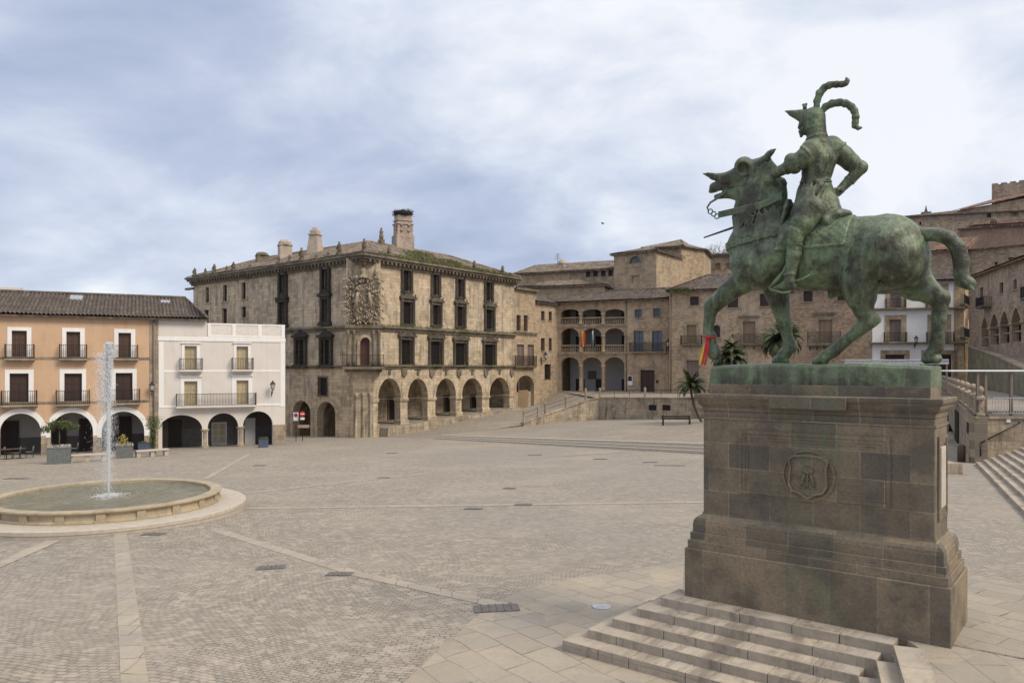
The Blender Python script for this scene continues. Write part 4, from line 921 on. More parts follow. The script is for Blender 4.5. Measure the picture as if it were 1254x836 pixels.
# roofs: hipped, with chimneys
DW = 13.0; zrd = EYE+14.3
roofR = roof('roof', FR, -.7, FR.L+.5, 6.2, 20.0, -.75, ZC+.1, 6.0, zrd, M['tilepale'], pal.e, pitch=.3)
roof('roof', FL, -.5, FL.L+.7, 5, FL.L-6.2, -.75, ZC+.1, 6.0, zrd, M['tilepale'], pal.e, pitch=.3)
FRe = Frame(FR.world(FR.L+.5, -.75), FR.world(FR.L+.5, 13)); roof('roof', FRe, 0, 13.5, 6.75, 6.75, 0, ZC+.1, FR.L-19.5, zrd, M['tilepale'], pal.e, pitch=.3)
Hh = lambda F,x,y,z: F.M @ Vector((x,y,z))
ridge('ridge_tiles', [Hh(FR,-.7,-.75,ZC+.15), Hh(FR,6.2,6,zrd+.05), Hh(FR,20,6,zrd+.05), Hh(FR,FR.L+.5,-.75,ZC+.15)], M['tilemoss'], roofR)
ridge('ridge_tiles', [Hh(FL,FL.L-6.2,6,zrd+.05), Hh(FL,5,6,zrd+.05)], M['tilemoss'], roofR)
mb = MB()
def roofgrow(px0, px1, f0, f1, n, seed):
    rr = random.Random(seed)
    for i in range(n):
        f = rr.uniform(f0, f1); y = -.8+6.8*f; z = ZC+.1+(zrd-ZC-.1)*f+.02; a = FR.P(min(625,max(466,rr.gauss((px0+px1)/2,(px1-px0)/4))), 0, y)[0]
        h = rr.uniform(.08,.32); b = rr.uniform(0,6.3); q = .12
        mb.add([(a-q,y,z),(a+q*.4,y-.05,z),(a+math.cos(b)*h,y+math.sin(b)*h*.6,z+h)], [(0,1,2)])
roofgrow(536,562,.0,.42,2600,2); roofgrow(500,530,.1,.72,2000,3); roofgrow(470,640,0,.10,1500,4)
struct(mb.build('moss', M['mossy'], roofR, FR.M), 'stuff')
tufts(FR, 1.5, FR.L, -.6, ZC+.04, 500, .4, pal.e, seed=5); zz = EYE+4.4; tufts(FR, 1.5, FR.L, -.3, zz, 500, .28, pal.e, seed=6); tufts(FR, 1.5, FR.L, -.2, EYE+.25, 300, .22, pal.e, seed=7)
tufts(FL, 8, FL.L-1.5, -.6, ZC+.04, 200, .3, pal.e, seed=8)
def chimney(F, px, yt, yb, wpx, off, kind, mat):
    t, zt_ = F.P(px, yt, off); _, zb_ = F.P(px, yb, off); X, Y = F.world(t, off); w = wpx/FOC*Y/2; H_ = zt_-zb_; mb = MB(); Mx = at(X, Y, 0, .5)
    if kind == 'tall':
        mb.bbox(-w,w,-w*.8,w*.8,zb_-1.5,zb_+H_*.28,.05); mb.bbox(-w*.85,w*.85,-w*.65,w*.65,zb_+H_*.28,zb_+H_*.62,.05); mb.bbox(-w*.95,w*.95,-w*.75,w*.75,zb_+H_*.62,zb_+H_*.67,.03); mb.bbox(-w*.78,w*.78,-w*.6,w*.6,zb_+H_*.67,zb_+H_*.93,.04); mb.bbox(-w*.9,w*.9,-w*.7,w*.7,zb_+H_*.74,zb_+H_*.78,.03)
        for s_ in (-1,1):
            for f in (.34,.46,.58): blob(mb, s_*w*.86, -w*.3, zb_+H_*f, .2)
            for f in (.2,.42,.6): blob(mb, s_*w*.4, -w*.72, zb_+H_*f, .16)
    elif kind == 'taper':
        vs = []; 
        for f, k_ in ((-.4,1.1),(0,1.05),(.62,.78),(.64,.95),(.68,.95),(.70,.7),(.84,.66),(.86,.5),(.97,.32),(1,.1)): vs.append((w*k_*1.3, zb_+H_*f))
        mb.lathe(vs, n=4, smooth=False)
        mb.box(-w*.25,w*.25,-w*.75,w*.75,zb_+H_*.72,zb_+H_*.8)
    else:
        mb.bbox(-w,w,-w*.8,w*.8,zb_-1.2,zb_+H_*.55,.05); mb.bbox(-w*1.12,w*1.12,-w*.9,w*.9,zb_+H_*.55,zb_+H_*.63,.03); mb.lathe([(w*1.1,zb_+H_*.63),(w*1.05,zb_+H_*.8),(w*.7,zb_+H_*.95),(w*.2,zb_+H_)], n=10, smooth=False)
    o = mb.build('chimney', mat, roofR, Mx); return Mx, zt_, w
Mx, zt_, w_ = chimney(FR, 493.5, 262, 299, 23, 6, 'tall', masonry('chimney_stone', (.42,.33,.26), (.36,.28,.22), (.3,.25,.2), .4, .25, (.16,.13,.1), .5))
Mn = Mx @ Matrix.Translation((0,0,zt_)); mb = MB(); rr = random.Random(3)
mb.lathe([(w_*.6,-.35),(w_*.95,-.1),(w_*1.0,.25),(w_*.6,.35)], n=12)
for i in range(300):
    a = rr.uniform(0,6.3); r = rr.uniform(.5,1.02)*w_; z = rr.uniform(-.3,.4); b = a+rr.uniform(1,2); mb.tube([(r*math.cos(a),r*math.sin(a),z),((r+.12)*math.cos(a)+.35*math.cos(b),(r+.12)*math.sin(a)+.35*math.sin(b),z+rr.uniform(-.1,.15))], .02, 4)
nst = mb.build('stork_nest', M['nest'], None, Mn); tag(nst, 'bulky dark stork nest of twigs on top of the tall palace chimney', 'nest')
pc = masonry('plastered_chimney', (.45,.36,.29), (.4,.32,.26), (.3,.24,.2), 2, 2, (.25,.19,.14), .5)
chimney(FL, 386, 278, 306, 15, 4, 'taper', pc); chimney(FL, 349, 293, 312, 15, 4, 'dome', pc); chimney(FL, 321, 308.5, 320, 14, 4, 'dome', M['trim'])
# roofline finials and little statues
def finial(F, px, ytop, ybot, man, off=-.45):
    t, zt_ = F.P(px, ytop, off); zb_ = ZC+.05; H_ = max(.7, zt_-zb_); mb = MB()
    mb.bbox(t-.24,t+.24,off-.24,off+.24,zb_-.02,zb_+H_*.3,.03)
    if man: mb.lathe([(.2,zb_+H_*.3),(.24,zb_+H_*.5),(.15,zb_+H_*.62),(.25,zb_+H_*.76),(.1,zb_+H_*.84),(.14,zb_+H_*.93),(.04,zb_+H_)], t, off, 8); mb.tube([(t-.2,off,zb_+H_*.75),(t-.33,off-.1,zb_+H_*.55),(t-.2,off-.2,zb_+H_*.5)], .07, 6)
    else: mb.lathe([(.16,zb_+H_*.3),(.08,zb_+H_*.4),(.2,zb_+H_*.6),(.12,zb_+H_*.78),(.03,zb_+H_)], t, off, 8)
    mb.build('roof_statue' if man else 'finial', M['trim'], pal.e, F.M)
for px, y, m_ in ((238.5,328,1),(251.5,328,0),(262.5,323,1),(277.5,325,0),(286,320.5,1),(306,322,0),(341.5,313,0),(354.5,311,0),(369.3,303,1),(387,310,0),(402,307,0),(415.5,295.5,1)): finial(FL, px, y, 0, m_)
for px, y, m_ in ((446,292,1),(476.5,301,1),(519,312,0),(545,318,0),(581,319,1),(615.5,325,1)): finial(FR, px, y, 0, m_, -.4)
t, zt_ = FR.P(467,279.5,5.8); mb = MB(); mb.bbox(t-.3,t+.3,5.5,6.1,zrd-.2,zrd+.5,.05); mb.lathe([(.22,zrd+.5),(.26,zrd+.9),(.17,zrd+1.15),(.25,zrd+1.4),(.1,zrd+1.55),(.14,zrd+1.7),(.04,zt_+.1)], t, 5.8, 8); mb.build('roof_statue', M['trim'], pal.e, FR.M)
mb = MB(); mb.box(1, FR.L-.2, 12.6, 13, EYE-9, ZC+.02); mb.box(FR.L-.4, FR.L, TH, 13, EYE-7, ZC+.02); mb.build('wall', M['palace'], pal.e, FR.M)
mb = MB(); mb.box(.0, .4, TH, 13, EYE-10, ZC+.02); mb.box(.4, FL.L-13, 12.6, 13, EYE-10, ZC+.02); mb.build('wall', M['palace'], pal.e, FL.M)
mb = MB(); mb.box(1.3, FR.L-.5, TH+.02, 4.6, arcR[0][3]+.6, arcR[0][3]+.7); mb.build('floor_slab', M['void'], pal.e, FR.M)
mb = MB(); t0, z0 = FL.P(232,354,-.6); mb.bbox(-1.6,.3,-.35,.1,z0-.0,z0+.25,.03); mb.build('gargoyle', M['trim'], pal.e, FL.M)

# ================================================================== annex with small balcony, and the narrow corner wall
KA = Vector((3.31,103.9)); KB = Vector((6.4,107.4)); KC = Vector((20.55,100.6))
FA = Frame(PR, KA); FB = Frame(KA, KB); FT = Frame(KB, KC)
an = Building('annex_house', FA, 'narrow stone house with an arch and small balconies between palace and town hall', 'house', M['ochre'], EYE-6)
holes = []
for r in ((632.5,385.8,637.7,405),(641.4,386,646.3,405.5),(633,421.8,641.8,447.6),(646,422,654,447.6)): holes.append(an.window(FA, FA.R(*r), None, M['ochre'], imat=M['taupe'] if r[1] > 400 else M['wood']))
s0,s1,_,_ = FA.R(632.5,0,654.0,0); zs = FA.P(643,473)[1]; za = FA.P(643,459.6)[1]; holes.append(arch(s0,s1,pavz(27)-.3,zs,za,18))
zta = FA.P(643,356)[1]; an.wall(FA, rectp(.02, FA.L, EYE-7.5, zta), holes, .6)
an.balcony(FA, FA.R(631.4,435.5,657,448.3,-.5), .5, M['trim'])
an.band(FA, .02, FA.L, FA.P(643,410.5)[1], FA.P(643,406.5)[1], M['trim'], .15)
an.box('cornice', FA, .0, FA.L+.05, -.45, .5, zta, zta+.3, M['trim'])
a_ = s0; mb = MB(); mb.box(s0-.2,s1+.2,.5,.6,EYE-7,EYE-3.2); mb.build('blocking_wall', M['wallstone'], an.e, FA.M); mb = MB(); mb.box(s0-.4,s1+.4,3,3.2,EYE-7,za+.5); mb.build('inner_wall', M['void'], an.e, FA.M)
mb = MB(); mb.bbox((s0+s1)/2-.9,(s0+s1)/2+1.3,.44,.52,EYE-6.5,zs-.5,.01); mb.build('gate', M['tan'], an.e, FA.M)
holes = []
for r in ((662.7,381,667,392.5),(672,381.5,675.8,393),(662.4,414,667.2,429.6),(672,414,675.8,429.6),(667,446,674,464)): holes.append(an.window(FB, FB.R(*r), None, M['hall'], imat=M['wood'], bars=r[1] > 440 and 2))
ztb = FB.P(670,371)[1]; mb = MB(); mb.prism(rectp(0,FB.L,EYE-7,ztb), 0, .5, holes); mb.build('wall', M['hall'], an.e, FB.M)
roof('roof', FB, -.3, FB.L+.2, -.3, FB.L, -.5, ztb+.05, 5, ztb+2.0, M['tile'], an.e)
an.box('roof', FA, 0, FA.L, .5, 6, zta+.1, zta+.4, M['tile'])
lantern('wall_lantern', FB, 668, 436, 1.25, 'black wall lantern on the narrow stone wall left of the town hall arches', .7)

# ================================================================== town hall with three tiers of arches
th = Building('town_hall', FT, 'stone town hall with three tiers of open arches, balustrades and two flags', 'town hall', M['hall'], EYE-4)
holes = []; zT = FT.P(750,368)[1]; hl = []
cols = ((686.6,709.2),(712.8,736.8),(740.2,764.6))
def tier(ya, ys, yb, rows):
    for (x0,x1) in cols:
        s0,s1 = FT.P(x0,0)[0], FT.P(x1,0)[0]; c = (x0+x1)/2; z0 = FT.P(c,yb)[1]; zs = FT.P(c,ys)[1]; za = FT.P(c,ya)[1]
        holes.append(arch(s0,s1,z0,zs,za,18)); rows.append((s0,s1,z0,zs,za))
T3, T2, T1 = [], [], []; tier(378.5,383.5,397.5,T3); tier(401.8,410.5,431.5,T2); tier(437.2,447,478.5,T1)
for r in ((777.5,378.8,785.9,388.6),(800,377.6,809,388)): holes.append(th.window(FT, FT.R(*r), (FT.P(r[0]-1,0)[0], FT.P(r[2]+1,0)[0], FT.P(r[0],r[1]-1)[1]), M['quoin'], infill='glass', imat=M['wood']))
for r in ((776.3,405,788,430.2),(798.7,405,810.7,430.2)): holes.append(th.window(FT, FT.R(*r), (FT.P(r[0]-1,0)[0], FT.P(r[2]+1,0)[0], FT.P(r[0],r[1]-1)[1]), M['quoin'], infill='glass', imat=M['wood'], sill=False))
r = FT.R(784.4,452.9,801.7,482.5); holes.append(th.window(FT, r, (r[0]-.3,r[1]+.3,r[3]+.35), M['quoin'], imat=M['wood'], sill=False))
th.wall(FT, rectp(0,FT.L,EYE-5,zT), holes, .6)
th.balcony(FT, FT.R(771,419.3,815.8,430.4,-.5), .5, M['quoin'])
for rows, bz in ((T3,1),(T2,1)):
    for (s0,s1,z0,zs,za) in rows:
        mb = MB(); h = 1.05; mb.bbox(s0,s1,.1,.42,z0+h-.14,z0+h,.02); mb.box(s0,s1,.12,.40,z0,z0+.12)
        n = max(6, int((s1-s0)/.24))
        for i in range(n): balu(mb, s0+(s1-s0)*(i+.5)/n, .26, z0+.12, z0+h-.14, .09, 6)
        mb.build('balustrade', M['ochre'], th.e, FT.M)
for rows in (T3,T2,T1):
    for i, (s0,s1,z0,zs,za) in enumerate(rows):
        mb = MB(); mb.prism(arch(s0-.22,s1+.22,zs-.05,zs,za+.22,18), -.05-.002*i, .02, [arch(s0+.004,s1-.004,zs-.045,zs,za-.004,18)]); mb.build('arch_surround', M['ochre'], th.e, FT.M)
    for i in (0,1):
        x = (rows[i][1]+rows[i+1][0])/2; z0, zs = rows[i][2], rows[i][3]; hw = (rows[i+1][0]-rows[i][1])/2
        mb = MB(); mb.lathe([(.34,z0-.1),(.34,z0+.2),(.24,z0+.3),(.22,zs-.4),(.3,zs-.25),(.36,zs-.02)], x, .05, 12); mb.build('column', M['ochre'], th.e, FT.M)
for y0, y1 in ((398.0,400.6),(432,434.8)):
    z = FT.P(730,y0)[1]; th.band(FT, 0, FT.P(769,0)[0], FT.P(730,y1)[1], z, M['ochre'], .16)
for (zf, zc_) in ((T3[0][2],zT-.2),(T2[0][2],T3[0][2]-.25),(EYE-4,T2[0][2]-.25)):
    mb = MB(); xr = FT.P(768,0)[0]; mb.box(.3, xr, 4.0, 4.2, zf-.2, zc_); iw = mb.build('inner_wall', M['grey'], th.e, FT.M)
    mb = MB(); mb.box(.1, xr, .6, 4.1, zc_, zc_+.2); mb.build('ceiling', M['quoin'], th.e, FT.M); mb = MB(); mb.box(.0,.3,.6,4.2,zf-.2,zc_); mb.build('inner_wall', M['hall'], th.e, FT.M); mb = MB(); mb.box(xr,xr+.2,.6,4.2,zf-.2,zc_); mb.build('inner_wall', M['hall'], th.e, FT.M)
    for f in (.12,.42,.8):
        x = xr*f; mb = MB(); mb.bbox(x,x+1.3,3.92,4.05,zf,zf+2.4,.01); mb.build('door', M['darkwood'], iw, FT.M)
x, z = FT.P(754,408.5,-.0+.4); mb = MB(); mb.tube([(FT.P(725,459,3.9)[0]-.6,3.9,0),(0,0,0)],.01,4) if 0 else None
mb.bbox(FT.P(720,0,3.9)[0], FT.P(730,0,3.9)[0], 3.86, 4.02, FT.P(725,464,3.9)[1], FT.P(725,454,3.9)[1], .01); mb.build('plaque', M['greydark'], th.e, FT.M)
a,b,z0,z1 = FT.R(768.8,459.8,774.5,471.7); mb = MB(); mb.bbox(a,b,-.08,.02,z0,z1,.01); nb_ = mb.build('notice_board', M['signwhite'], th.e, FT.M)
mb = MB(); mb.bbox(a+.06,b-.06,-.10,-.07,z0+(z1-z0)*.45,z1-.06,.005); mb.build('poster', M['darkwood'], nb_, FT.M)
a,b,z0,z1 = FT.R(803.5,465,806.5,469); th.box('sign', FT, a,b,-.07,.02,z0,z1, M['wood'])
zr2 = FT.P(760,356.0,5.5)[1]
rt = roof('roof', FT, -.5, FT.L+.1, .5, FT.L, -.7, zT+.05, 5.5, zr2, M['tile'], th.e, pitch=.28); roof('roof', FT, -.5, FT.L+.1, .5, FT.L, 11.5, zT+.05, 5.5, zr2, M['tile'], th.e, pitch=.28)
ridge('ridge_tiles', [Hh(FT,.5,5.5,zr2+.05), Hh(FT,FT.L,5.5,zr2+.05)], M['tile'], rt)
th.box('eave', FT, -.3, FT.L, -.45, .3, zT-.12, zT+.0, M['tile']); th.body(FT, 0, FT.L, .6, 11, EYE-5, zT-.02)
mb = MB(); x = FT.P(767.3,0)[0]; mb.tube([(x,-.1,zT-.1),(x,-.1,EYE-3.4)], .06, 7); mb.build('drainpipe', M['taupe'], th.e, FT.M)
def flag(px, py, h, stripes, label, w=.55):
    t, z = FT.P(px, py, -.6); Mx = FT.M @ Matrix.Translation((t,-.6,z)); e = empty('flag', Mx, label, 'flag')
    mb = MB(); mb.tube([(0,.8,-1.0),(0,-.15,.25)], .03, 6); mb.lathe([(.05,.22),(.06,.3),(.01,.36)], 0, -.15, 6); mb.build('flagpole', M['steel'], e, Mx)
    for k, (f0, f1, m_) in enumerate(stripes):
        mb = MB(); vs = []; fs = []; K = 16
        for j in range(K+1):
            for i in range(7):
                s_ = (f0+(f1-f0)*i/6)*w-w/2; zz = .1-h*j/K; vs.append((s_*(1-.15*j/K), -.12+.09*math.sin(s_*16+j*.25)+.1*j/K, zz-.05*abs(s_)))
        for j in range(K):
            for i in range(6): a = j*7+i; fs.append((a, a+1, a+8, a+7))
        mb.add(vs, fs, True); mb.build('cloth', m_, e, Mx)
fy = plain('flag_yellow', (.7,.42,.05), .8, 0, .1); frd = plain('flag_red', (.42,.05,.04), .8, 0, .1); fg = plain('flag_green', (.02,.09,.05), .8, 0, .1)
flag(714, 407, 2.1, ((0,.3,frd),(.3,.7,fy),(.7,1,frd)), 'red and yellow flag hanging from the middle tier of the town hall', .75)
flag(726.5, 406.5, 2.1, ((0,.34,fg),(.34,.6,M['signwhite']),(.6,1,M['darkwood'])), 'green white and black flag hanging at the middle arch of the town hall')
lantern('wall_lantern', FT, 818, 421, 1.3, 'black wall lantern at the right corner of the town hall by the balcony', .7)
# ------------------------------------------------------------------ the bronze: signed distance modelling + surface nets
def S(px, py, dq=0.0):                 # photo pixel -> statue local point at distance dq behind the horse's centre plane
    u, v = ray(px, py); qc = .675+dq
    Y = (qc+PS.x*PX+PS.y*PY)/(PS.x*u+PS.y); X = u*Y; w = (X-PX)*PD.x+(Y-PY)*PD.y
    return np.array([w, qc, EYE-v*Y]), Y/FOC
def cone(a, b, sq=1.0):                # a,b = (px,py,dq,r_px)
    A, sa = S(*a[:3]); B, sb = S(*b[:3]); return ('c', A, B, a[3]*sa, b[3]*sb, sq)
def chain(*ps, sq=1.0): return [cone(p, q, sq) for p, q in zip(ps, ps[1:])]
class Field:
    def __init__(s, lo, hi, h):
        s.lo = np.array(lo, float); s.h = h; s.n = np.ceil((np.array(hi)-s.lo)/h).astype(int)+1
        s.f = np.full(s.n, 1.0, np.float32); s.ax = [s.lo[i]+h*np.arange(s.n[i]) for i in range(3)]
    def region(s, prim, pad):
        _, A, B, ra, rb, sq = prim; R = max(ra, rb); rr = np.array([R, R*max(1, sq), R])+pad
        a = np.maximum(np.floor((np.minimum(A,B)-rr-s.lo)/s.h).astype(int), 0); b = np.minimum(np.ceil((np.maximum(A,B)+rr-s.lo)/s.h).astype(int)+1, s.n)
        return a, b
    def sd(s, prim, a, b):
        _, A, B, ra, rb, sq = prim
        x = s.ax[0][a[0]:b[0]][:,None,None]; y = s.ax[1][a[1]:b[1]][None,:,None]; z = s.ax[2][a[2]:b[2]][None,None,:]
        A = A.copy(); B = B.copy(); ym = (A[1]+B[1])/2
        y = (y-ym)/sq; A[1] = (A[1]-ym)/sq; B[1] = (B[1]-ym)/sq
        d = B-A; L = max(1e-6, d.dot(d)); t = ((x-A[0])*d[0]+(y-A[1])*d[1]+(z-A[2])*d[2])/L; t = np.clip(t, 0, 1)
        return np.sqrt((x-A[0]-t*d[0])**2+(y-A[1]-t*d[1])**2+(z-A[2]-t*d[2])**2)-(ra+(rb-ra)*t)
    def add(s, prims, k=.05):
        for p in prims:
            a, b = s.region(p, .12+k); 
            if (b <= a).any(): continue
            v = s.sd(p, a, b); sl = tuple(slice(a[i], b[i]) for i in range(3)); f = s.f[sl]
            h = np.maximum(k-np.abs(f-v), 0)/k; s.f[sl] = np.minimum(f, v)-h*h*k/4
    def cut(s, prims, k=.02):
        for p in prims:
            a, b = s.region(p, .12+k); 
            if (b <= a).any(): continue
            v = -s.sd(p, a, b); sl = tuple(slice(a[i], b[i]) for i in range(3)); f = s.f[sl]
            h = np.maximum(k-np.abs(f-v), 0)/k; s.f[sl] = np.maximum(f, v)+h*h*k/4
    def rough(s, seed=1, amp=1.0):
        r = np.random.RandomState(seed); x, y, z = np.meshgrid(*s.ax, indexing='ij', sparse=True); m = np.abs(s.f) < .1; tot = np.zeros(s.f.shape, np.float32)
        for wl, a in ((.34,.0050),(.26,.0050),(.19,.0045),(.14,.0040),(.11,.0036),(.085,.0030),(.07,.0026),(.06,.0022)):
            for _ in range(2):
                d = r.randn(3); d /= np.linalg.norm(d); k = 2*PI/wl; e = r.randn(3); e /= np.linalg.norm(e)
                tot += (a*np.sin(k*(d[0]*x+d[1]*y+d[2]*z)+r.rand()*6+1.5*np.sin(k*.45*(e[0]*x+e[1]*y+e[2]*z)))).astype(np.float32)
        s.f = np.where(m, s.f+tot*amp, s.f)
    def ring(s, p, ax, R, r, k=.006, sq=1.0, n=14):
        c = S(*p)[0]; ax = np.array(ax, float); ax /= np.linalg.norm(ax); u = np.cross(ax, [0,1,0]); u /= np.linalg.norm(u); v = np.cross(ax, u); pt = [c+R*(math.cos(2*PI*i/n)*u+sq*math.sin(2*PI*i/n)*v) for i in range(n+1)]
        s.add([('c', a, b, r, r, 1.0) for a, b in zip(pt, pt[1:])], k)
    def grid(s): return np.meshgrid(*s.ax, indexing='ij', sparse=True)
    def mesh(s, name, mat, parent, f=None, smooth=2):
        f = s.f if f is None else f; n = f.shape; neg = f < 0
        cn = [(i,j,k) for i in (0,1) for j in (0,1) for k in (0,1)]
        cnt = np.zeros((n[0]-1,n[1]-1,n[2]-1), np.int8)
        for i,j,k in cn: cnt += neg[i:n[0]-1+i, j:n[1]-1+j, k:n[2]-1+k]
        act = (cnt > 0) & (cnt < 8); I = np.argwhere(act); ids = np.full(act.shape, -1, np.int32); ids[act] = np.arange(len(I))
        val = {c: f[I[:,0]+c[0], I[:,1]+c[1], I[:,2]+c[2]] for c in cn}
        P = np.zeros((len(I),3)); W = np.zeros(len(I))
        for c in cn:
            for ax in range(3):
                if c[ax]: continue
                d = list(c); d[ax] = 1; d = tuple(d); v0, v1 = val[c], val[d]; x = (v0 < 0) != (v1 < 0)
                t = np.where(x, v0/np.where(x, v0-v1, 1), 0); p = np.array(c, float)[None,:]+np.zeros((len(I),3)); p[:,ax] += t
                P[x] += p[x]; W[x] += 1
        V = s.lo+(I+P/W[:,None])*s.h; F = []
        for ax in range(3):
            sl0 = [slice(None)]*3; sl1 = [slice(None)]*3; sl0[ax] = slice(0,-1); sl1[ax] = slice(1,None)
            e = neg[tuple(sl0)] != neg[tuple(sl1)]; E = np.argwhere(e); o = [q for q in range(3) if q != ax]
            E = E[(E[:,o[0]] > 0) & (E[:,o[1]] > 0) & (E[:,o[0]] < n[o[0]]-1) & (E[:,o[1]] < n[o[1]]-1)]
            q = []
            for da, db in ((1,1),(0,1),(0,0),(1,0)):
                c = E.copy(); c[:,o[0]] -= da; c[:,o[1]] -= db; q.append(ids[c[:,0],c[:,1],c[:,2]])
            q = np.stack(q, 1); fl = neg[E[:,0],E[:,1],E[:,2]]
            if ax == 1: fl = ~fl
            q[~fl] = q[~fl][:, ::-1]; F.append(q)
        F = np.concatenate(F); F = F[(F >= 0).all(1)]
        # light smoothing
        for _ in range(smooth):
            acc = np.zeros_like(V); c = np.zeros(len(V))
            for a in range(4):
                b = (a+1) % 4; np.add.at(acc, F[:,a], V[F[:,b]]); np.add.at(c, F[:,a], 1); np.add.at(acc, F[:,b], V[F[:,a]]); np.add.at(c, F[:,b], 1)
            V = V*.5+.5*acc/np.maximum(c,1)[:,None]
        me = bpy.data.meshes.new(name); me.vertices.add(len(V)); me.vertices.foreach_set('co', V.astype(np.float32).ravel())
        me.loops.add(F.size); me.loops.foreach_set('vertex_index', F.astype(np.int32).ravel())
        me.polygons.add(len(F)); me.polygons.foreach_set('loop_start', np.arange(0, F.size, 4, dtype=np.int32)); me.polygons.foreach_set('loop_total', np.full(len(F), 4, np.int32))
        me.update(calc_edges=True); me.validate(); me.polygons.foreach_set('use_smooth', [True]*len(me.polygons)); me.materials.append(mat)
        o = bpy.data.objects.new(name, me); C.objects.link(o); link(o, parent, MP); return o

def bronze(name, dark=0.0, fine=1.0):
    m, nt, bs = nm(name); ob = coords(nt, 'Object')
    n1 = noise(nt, ob, 1.5, 9, .65); n2 = noise(nt, ob, 14, 9, .75); n3 = noise(nt, ob, 1, 9, .7, (9,9,.9)); n4 = noise(nt, ob, 4, 8, .65)
    g = N(nt, 'ShaderNodeNewGeometry'); sp = N(nt, 'ShaderNodeSeparateXYZ'); nt.links.new(g.outputs['Normal'], sp.inputs[0])
    col = mixc(nt, ramp(nt, n1, .42, .60+dark*.2), (.05,.05,.033), (.16,.215,.115))
    col = mixc(nt, ramp(nt, n3, .46, .70, 0, .6), col, (.26,.36,.215)); col = mixc(nt, ramp(nt, n4, .47, .62, 0, .85), col, (.042,.038,.026))
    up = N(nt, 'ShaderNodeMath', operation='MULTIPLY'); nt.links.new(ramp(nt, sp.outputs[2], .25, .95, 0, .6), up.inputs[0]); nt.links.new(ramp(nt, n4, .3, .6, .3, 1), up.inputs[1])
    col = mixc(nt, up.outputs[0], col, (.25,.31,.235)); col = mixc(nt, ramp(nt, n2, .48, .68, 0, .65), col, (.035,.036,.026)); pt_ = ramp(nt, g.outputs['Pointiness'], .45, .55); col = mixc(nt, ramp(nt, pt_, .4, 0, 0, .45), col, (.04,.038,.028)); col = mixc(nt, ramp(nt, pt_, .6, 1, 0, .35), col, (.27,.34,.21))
    nt.links.new(col, bs.inputs['Base Color']); bs.inputs['Metallic'].default_value = .25; bs.inputs['Roughness'].default_value = .52
    n6 = noise(nt, ob, 7, 5, .6); p = bump(nt, bs, n6, .5, .05); p = bump(nt, bs, n2, .4*fine, .02, p); bump(nt, bs, n3, .35, .02, p); return m
M['bronze'] = bronze('green_bronze'); M['bronzedark'] = bronze('dark_bronze', .8)

stat = empty('equestrian_statue', MP @ Matrix.Translation((1.8,.675,EYE-.25)), 'green bronze armoured rider in plumed helmet on a striding horse, on the stone pedestal', 'statue')
# bronze base slab
mb = MB(); n = 30
vs = []; fs = []
for i in range(n+1):
    w_ = .275+(PW-.55)*i/n; e = min(i, n-i)/n
    zt = EYE+.015+.045*min(1, e*5)+.006*math.sin(i*.7)
    for q_, zz in ((.285,EYE-.26),(.285,zt-.05),(.31,zt-.012),(.36,zt),(PDp-.36,zt),(PDp-.31,zt-.012),(PDp-.285,zt-.05),(PDp-.285,EYE-.26)):
        vs.append((w_+(.03 if i == 0 and zz > EYE-.1 else 0), q_+.004*math.sin(i*.9), zz))
for i in range(n):
    for j in range(7): a = i*8+j; fs.append((a, a+8, a+9, a+1))
fs.append(tuple(range(8))); fs.append(tuple(range(n*8, n*8+8)))
mb.add(vs, fs); mb.build('bronze_base', M['bronze'], stat, MP)

# --- horse
hs = .017; F_ = Field((-.45,-.05,EYE-.05), (3.95,1.42,EYE+3.75), hs)
k = .06
F_.add(chain((948,306,0,40),(1000,312,0,43),(1050,311,0,44),(1082,311,0,49), sq=.72), .08)         # barrel, croup
F_.add([cone((1084,312,-.12,42),(1092,318,-.12,37)), cone((1090,308,.14,40),(1102,316,.14,34))], .06)
F_.add([cone((924,318,0,31),(915,300,0,24), .95), cone((918,325,-.15,21),(916,338,-.15,15)), cone((926,326,.16,22),(930,338,.16,16))], .06)
F_.add([cone((948,318,-.2,25),(932,338,-.22,17)), cone((958,310,.2,25),(948,335,.22,17))], .05)   # shoulders
F_.add(chain((938,294,0,40),(930,262,0,33),(930,236,0,28),(930,214,0,20), sq=.52), .06)             # neck
F_.add(chain((951,268,0,13),(952,238,0,12),(945,212,0,9),(938,199,0,7), sq=.55), .04)               # crest and mane mass
F_.add([cone((914,229,0,17),(925,214,0,17), .62)], .03)                                             # cheek
F_.add(chain((915,213,0,13),(892,221,0,9.5),(876,229.5,0,6.6), sq=.5), .03)                           # upper head
F_.add([cone((874,229,0,5.5),(871,235,0,3.8), .9)], .015)                                           # nose
F_.add(chain((906,237,0,9),(892,237,0,6.2),(878,240.5,0,3.8), sq=.8), .02)                              # lower jaw
F_.cut([cone((866,238.8,0,1.4),(884,235.5,0,.7), 3)], .01)
for s_ in (-1,1):
    F_.add([cone((936,196,s_*.07,5),(941,185,s_*.085,1.4))], .015)
    F_.add([cone((872,230,s_*.035,1.8),(874,229,s_*.045,1.8))], .01)
